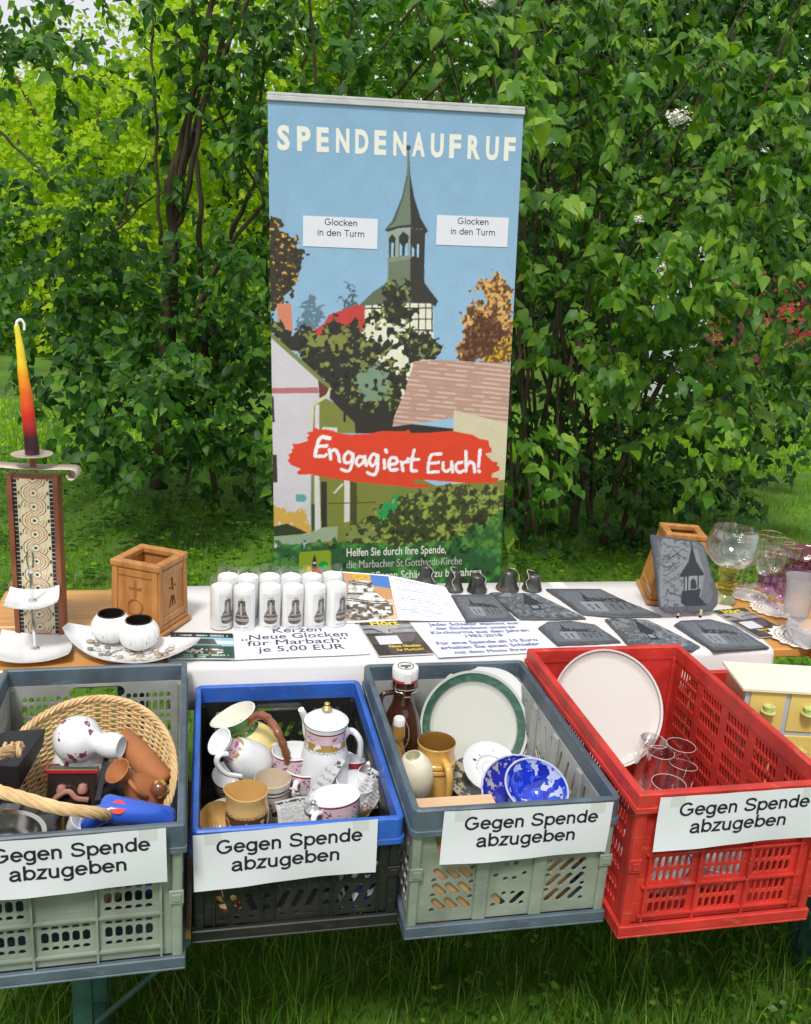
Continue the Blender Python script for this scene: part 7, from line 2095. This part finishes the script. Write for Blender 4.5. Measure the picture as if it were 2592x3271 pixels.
ob('wire_bail', cat(tube(smoothline([(.014, 0, hB - .008), (.022, -.006, hB - .03), (.020, -.014, hB - .055), (.006, -.020, hB - .075)], 4), .0012, 5), tube(smoothline([(-.014, 0, hB - .008), (-.018, -.008, hB - .035), (.004, -.018, hB - .06)], 4), .0012, 5)), WIRE, fb, True)
# stein
Pt = at(1396, 2368, .672); hS = Pt.z - gb - .0
st_ = thing('beer_stein', 'mustard yellow ceramic beer stein with rings and a broad handle', 'stein', (Pt.x, Pt.y, gb), 0)
MUS = mat('glaze_mustard', (.62, .35, .07), .2, coat=.6, col2=(.70, .42, .11), nscale=9)
ob('stein_body', lathe(smoothline([(.050, 0), (.054, .006), (.051, .016), (.047, .020), (.044, .08), (.043, hS - .062)], 3) + smoothline([(.0465, hS - .060), (.046, hS - .053), (.0435, hS - .051), (.0465, hS - .048), (.046, hS - .040), (.043, hS - .036), (.042, hS - .014), (.044, hS - .002), (.043, hS)], 3), 44), MUS, st_, True, ang=60)
ob('inside', lathe([(.0431, hS), (.0415, hS + .001), (.037, hS - .01), (.036, .02), (0, .02)], 40), mat('glaze_inner', (.20, .10, .02), .3, coat=.3), st_, True, ang=60)
ob('handle', tube(smoothline([(.012, -.040, hS - .030), (.014, -.066, hS - .034), (.016, -.074, hS - .07), (.014, -.066, .035), (.010, -.046, .022)], 6), .0085, 10, flat=1.3), MUS, st_, True, ang=60)
# egg vase
Pe_ = at(1345, 2470, .640)
eg = thing('egg_vase', 'cream egg-shaped vase with an open oval top and brown lettered foot', 'vase', Pe_ + Vector((0, 0, -.055)), rot=(.10, -.22, 0))
ob('egg_body', lathe(smoothline([(0, 0), (.020, .001), (.030, .018), (.0385, .050), (.036, .082), (.024, .104), (.017, .110)], 5), 40), banded('glaze_egg', (.80, .74, .58), [(0, .014, (.34, .17, .08)), (.004, .011, (.66, .52, .34), 160, .52), (.014, .017, (.25, .09, .05))]), eg, True, ang=60)
ob('opening', lathe([(.0171, .1101), (.0155, .110), (.014, .09), (0, .085)], 32), mat('glaze_celadon', (.50, .48, .30), .2, coat=.5), eg, True, ang=60)
# plates
def plate(label, C_, nn, r_, mt, mt2=None, rimw=.24, deep=.012, extra=None, name='plate', ell=1, wob=None):
    z = Vector(nn).normalized()
    M_ = Matrix.Translation(C_) @ z.to_track_quat('Z', 'Y').to_matrix().to_4x4()
    t = place(thing(name, label, 'plate', group=None), M_)
    i_ = r_ * (1 - rimw)
    ob('well', lathe([(i_, 0), (i_ * .97, -.003), (i_ * .93, -deep * .6), (i_ * .86, -deep * .8), (0, -deep * .8)][::-1] if False else [(0, -deep * .8), (i_ * .86, -deep * .8), (i_ * .93, -deep * .6), (i_ * .98, -.002), (i_, 0)], 56, sx=ell, wob=wob), mt2 or mt, t, True, ang=60)
    ob('rim', lathe([(i_, .0001), (r_ * .97, .0045), (r_, .006), (r_ * 1.003, .005), (r_ * .98, .001), (i_, -.004), (i_ * .9, -deep), (0, -deep)], 56, sx=ell, wob=wob), mt, t, True, ang=60)
    return t
nb = (-.04, -.87, .50)
Pp2 = onplane(1515, 2322, Vector((.58, 1.885, .655)), nb)
def radial(name, base, rings, **kw):
    """rings by radius in the object's own plane"""
    mt = bpy.data.materials.new(name); mt.use_nodes = True; n, l = mt.node_tree.nodes, mt.node_tree.links
    b = n['Principled BSDF']; b.inputs['Roughness'].default_value = .14; b.inputs['Coat Weight'].default_value = .6
    tc = n.new('ShaderNodeTexCoord'); mp = n.new('ShaderNodeMapping'); mp.inputs['Scale'].default_value = (1, 1, 0); l.new(tc.outputs['Object'], mp.inputs[0])
    ln = n.new('ShaderNodeVectorMath'); ln.operation = 'LENGTH'; l.new(mp.outputs[0], ln.inputs[0])
    rgb = n.new('ShaderNodeRGB'); rgb.outputs[0].default_value = (*base, 1); cur = rgb.outputs[0]
    for rg in rings:
        g = n.new('ShaderNodeMath'); g.operation = 'GREATER_THAN'; g.inputs[1].default_value = rg[0]; l.new(ln.outputs['Value'], g.inputs[0])
        h = n.new('ShaderNodeMath'); h.operation = 'LESS_THAN'; h.inputs[1].default_value = rg[1]; l.new(ln.outputs['Value'], h.inputs[0])
        m_ = n.new('ShaderNodeMath'); m_.operation = 'MULTIPLY'; l.new(g.outputs[0], m_.inputs[0]); l.new(h.outputs[0], m_.inputs[1]); mk = m_.outputs[0]
        if len(rg) > 3:
            z_ = n.new('ShaderNodeTexNoise'); z_.inputs['Scale'].default_value = rg[3]; z_.inputs['Detail'].default_value = 2; l.new(tc.outputs['Object'], z_.inputs[0])
            g2 = n.new('ShaderNodeMath'); g2.operation = 'GREATER_THAN'; g2.inputs[1].default_value = rg[4]; l.new(z_.outputs['Fac'], g2.inputs[0])
            m2 = n.new('ShaderNodeMath'); m2.operation = 'MULTIPLY'; l.new(mk, m2.inputs[0]); l.new(g2.outputs[0], m2.inputs[1]); mk = m2.outputs[0]
        mx = n.new('ShaderNodeMixRGB'); l.new(mk, mx.inputs[0]); l.new(cur, mx.inputs[1]); mx.inputs[2].default_value = (*rg[2], 1); cur = mx.outputs[0]
    l.new(cur, b.inputs['Base Color']); MATS[name] = mt
    return mt
rP = .134
PG = radial('glaze_greenrim', (.56, .57, .52), [(rP * .815, rP * .955, (.02, .085, .055)), (rP * .815, rP * .955, (.03, .14, .09), 60, .55), (rP * .80, rP * .812, (.2, .22, .2))])
plate('large cream plate with a dark green rim standing at the back of the crate', Pp2, nb, rP, PG, PG, .18, .010)
plate('white platter standing behind the green-rimmed plate, showing at its right', Pp2 + Vector((.026, .026, .002)), (-.12, -.87, .48), rP * .98, PORC, None, .2, .01, ell=1.03, wob=lambda a, z: 1 + .02 * math.cos(6 * a))
ns_ = (.05, -.45, .85)
Psa = at(1567, 2452, .600)
SP = radial('glaze_saucer', WHT, [(.028, .045, (.06, .10, .16), 75, .64), (.017, .0185, (.4, .42, .42))])
plate('small white saucer with tiny blue flowers lying tilted on the dark plate', Psa, ns_, .066, SP, SP, .5, .006, wob=lambda a, z: 1 + .008 * math.cos(20 * a))
DP = radial('glaze_darkplate', (.05, .06, .05), [(.035, .075, (.40, .34, .20), 60, .52)])
plate('dark plate with golden leaf pattern under the small saucer', at(1530, 2498, .550), (.05, -.25, .95), .074, DP, DP, .45, .008)
# blue bowls
CB = mat('cobalt_cut', (.02, .03, .35), .08, coat=.7, col2=(.42, .40, .42), nscale=60, ramp=(.40, .43), stretch=(1, 1, 1))
def bowl(label, C_, nn, r_, dp, mt, wob=None, name='bowl', cat_='bowl', mi=None):
    z = Vector(nn).normalized()
    M_ = Matrix.Translation(C_) @ z.to_track_quat('Z', 'Y').to_matrix().to_4x4()
    t = place(thing(name, label, cat_), M_)
    pr = smoothline([(0, -dp), (r_ * .35, -dp * .98), (r_ * .75, -dp * .6), (r_ * .95, -dp * .2), (r_, 0)], 5)
    ob('bowl_outside', lathe(pr, 60, wob=wob), mt, t, True, ang=60)
    ob('bowl_inside', lathe([(a * .965, b * .95 + .0006) for a, b in pr], 60, wob=wob), mi or mt, t, True, ang=60)
    ob('rim', tube([((r_ * .983) * math.cos(a) * (wob(a, 0) if wob else 1), (r_ * .983) * math.sin(a) * (wob(a, 0) if wob else 1), .0) for a in np.linspace(0, 2 * PI, 61)], .0022, 6, False), mat('rim_pale', (.45, .50, .70), .1, coat=.5), t, True)
    return t
bowl('cut cobalt-blue glass bowl with silvery pattern behind the mottled one', at(1668, 2530, .672), (-.06, -.50, .85), .084, .035, CB, lambda a, z: 1 + .02 * abs(math.sin(a * 14)))
mm = bpy.data.materials.new('mottled_blue'); mm.use_nodes = True; MATS['mottled'] = mm
n, l = mm.node_tree.nodes, mm.node_tree.links; b = n['Principled BSDF']; b.inputs['Roughness'].default_value = .08; b.inputs['Coat Weight'].default_value = .7
tc = n.new('ShaderNodeTexCoord'); vo = n.new('ShaderNodeTexVoronoi'); vo.inputs['Scale'].default_value = 70; cr = n.new('ShaderNodeValToRGB'); nn_ = n.new('ShaderNodeTexNoise'); nn_.inputs['Scale'].default_value = 40
mxv = n.new('ShaderNodeMixRGB'); mxv.inputs[0].default_value = .04; l.new(tc.outputs['Object'], mxv.inputs[1]); l.new(tc.outputs['Object'], nn_.inputs[0]); l.new(nn_.outputs['Color'], mxv.inputs[2]); l.new(mxv.outputs[0], vo.inputs['Vector'])
sp2 = n.new('ShaderNodeSeparateXYZ'); l.new(vo.outputs['Color'], sp2.inputs[0]); l.new(sp2.outputs['X'], cr.inputs[0]); l.new(cr.outputs[0], b.inputs['Base Color'])
cr.color_ramp.interpolation = 'CONSTANT'; e = cr.color_ramp.elements; e[0].position = 0; e[0].color = (.01, .035, .50, 1); e[1].position = .60; e[1].color = (.50, .56, .74, 1)
e2_ = e.new(.35); e2_.color = (.03, .10, .62, 1); e3_ = e.new(.82); e3_.color = (.01, .02, .34, 1)
bowl('mottled blue and white glass bowl tilted at the front right of the third crate', at(1716, 2512, .712), (.04, -.42, .90), .066, .055, mm)
PEACH = mat('box_peach', (.70, .46, .28), .6, var=.12, nscale=8)
wb_ = thing('flat_wooden_box', 'peach-coloured wooden box at the front of the third crate', 'box', (.379, 1.390, .487))
ob('lid', box(0, .170, 0, .115, .203, .210, .001), PEACH, wb_)
ob('box_side', box(.001, .169, .001, .114, 0, .2025, .001), mat('box_tan', (.50, .30, .13), .6, var=.3, nscale=5, stretch=(1, 1, 6)), wb_)
ob('tan_pot', lathe(smoothline([(0, 0), (.05, 0), (.06, .05), (.055, .10), (.045, .11)], 4), 32), mat('pot_ochre', (.48, .28, .10), .4, coat=.3, var=.2, nscale=10), None, True, loc=(.665, 1.475, .487), label='ochre pot low behind the right front slots of the third crate', cat_='pot', ang=60)

# ---- fourth crate: round white plate and glasses
nw = (-.03, -.86, .50)
Pw = onplane(1941, 2262, Vector((.955, 1.842, .68)), nw)
rW = .143
PW_ = radial('glaze_bone', (.66, .62, .59), [(rW * .955, rW * .965, (.3, .28, .26))])
plate('big round off-white plate standing at the back of the red crate', Pw, nw, rW, PW_, PW_, .035, .012, name='round_plate')
def tumbler(label, M_, r_, h_, grp='clear tumblers in the red crate'):
    t = place(thing('glass_tumbler', label, 'glass', group=grp), M_ @ Matrix.Scale(1.18, 4))
    ob('glass_wall', lathe([(0, .001), (r_ * .78, 0), (r_ * .8, .002), (r_, h_), (r_ * .95, h_), (r_ * .76, .008), (0, .007)], 28), thinglass('tumbler_glass', (.93, .92, .92), .9, .03, .09), t, True, ang=50)
    ob('glass_base', lathe([(0, .0015), (r_ * .7, .0015), (r_ * .74, .006), (0, .0062)], 24), mat('base_glass', (.8, .78, .78), .1, trans=.6, coat=.5), t, True)
    ob('glass_rim', tube([(r_ * .975 * math.cos(a), r_ * .975 * math.sin(a), h_) for a in np.linspace(0, 2 * PI, 29)], .0006, 5, False), mat('rim_glass', (.6, .58, .58), .1, coat=.5), t, True)
    return t
for lab, x, y, r_ in (('white glass bowl low behind the left front slots of the red crate', .885, 1.44, .075), ('white glass bowl low behind the middle front slots of the red crate', 1.02, 1.43, .058)):
    bowl(lab, Vector((x, y, .487 + .09)), (0, -.15, 1), r_, .088, mat('pressed_glass', (.72, .70, .70), .15, coat=.5, var=.5, nscale=50), name='glass_bowl')
for lab, px, py, z, r_, h_, tx, ty in (('tall clear tumbler leaning against the white plate, leftmost', 2060, 2380, .62, .028, .12, .1, .10), ('tall straight clear tumbler standing nearest the right wall', 2165, 2405, .605, .030, .115, 0, .05),
        ('clear tumbler tipped sideways at the left front', 2062, 2492, .61, .028, .10, .5, -.5), ('clear tumbler behind the middle of the group', 2110, 2425, .60, .027, .10, 0, 0),
        ('short clear tumbler low in the middle front', 2135, 2520, .60, .033, .08, 0, 0), ('clear tumbler lying at the right with its foot up', 2210, 2480, .57, .028, .09, .3, 1.1), ('clear tumbler partly hidden behind the front ones', 2175, 2470, .58, .028, .09, -.1, .1)):
    tumbler(lab, up(px, py, z, -h_, tx, ty), r_, h_)

# ---- fifth crate: drawer cabinet
cab = thing('drawer_cabinet', 'small yellow drawer cabinet with cream top and teacup knobs on the right', 'cabinet', (1.200, 1.680, .487), math.radians(-11))
CW_, CD, CH = .20, .115, .335
YEL_ = mat('paint_yellow', (.72, .56, .16), .5, var=.08, nscale=6); LBL = mat('paint_paleblue', (.42, .50, .56), .5); CRM = mat('paint_cream', (.80, .76, .58), .45, var=.05, nscale=4)
ob('cabinet_top', box(-.012, CW_ + .012, -.015, CD + .012, CH - .008, CH, .001), CRM, cab)
ob('carcass', cat(box(0, .004, .0, CD, 0, CH - .0085), box(CW_ - .004, CW_, 0, CD, 0, CH - .0085), box(.0045, CW_ - .0045, CD - .004, CD, 0, CH - .0085), box(.0045, CW_ - .0045, .001, CD - .0045, 0, .006)), mat('paint_salmon', (.62, .30, .17), .5, var=.1), cab)
fr_ = [box(0, .011, -.004, -.0003, 0, CH - .009), box(CW_ - .011, CW_, -.004, -.0003, 0, CH - .009), box(CW_ / 2 - .005, CW_ / 2 + .005, -.004, -.0003, 0, CH - .009)]
for zz in (0, .108, .217): fr_.append(box(.0112, CW_ / 2 - .0052, -.004, -.0003, zz, zz + .009)); fr_.append(box(CW_ / 2 + .0052, CW_ - .0112, -.004, -.0003, zz, zz + .009))
ob('face_frame', cat(*fr_), LBL, cab)
KC = mat('knob_green', (.55, .62, .20), .25, coat=.4)
for c in range(2):
    for r2 in range(3):
        x0 = .0118 + c * (CW_ / 2 - .0062); x1 = x0 + CW_ / 2 - .0175; z0 = .0095 + r2 * .1088; z1 = z0 + (.098 if r2 < 2 else .0985)
        d = ob('drawer_front', box(x0, x1, -.007, .006, z0, z1, .0012), YEL_, cab)
        xc, zc = (x0 + x1) / 2, (z0 + z1) / 2 + .012
        ob('teacup_knob', cat(tr(lathe([(0, .004), (.016, .006), (.0165, .004), (.008, .0), (0, 0)], 20), Matrix.Translation((xc, -.018, zc - .012))),
                              tr(lathe([(.007, .004), (.010, .010), (.0125, .019), (.011, .019), (.008, .010), (0, .006)], 20), Matrix.Translation((xc, -.018, zc - .012))),
                              tube([(xc + .010, -.018, zc + .004), (xc + .018, -.018, zc + .003), (xc + .016, -.018, zc - .004), (xc + .010, -.018, zc - .005)], .0013, 5), tube([(xc, -.006, zc - .004), (xc, -.0165, zc - .004)], .004, 6)),
           banded('knob_band', (.55, .62, .22), [(.0, 1.0, (.7, .68, .5), 90, .62)]), d, True)
crumple('newspaper bundle packed beside the drawer cabinet in the lower red crate', Vector((1.33, 1.47, .60)), .12, .16, R(1.2, 0, .2), .02, 6)
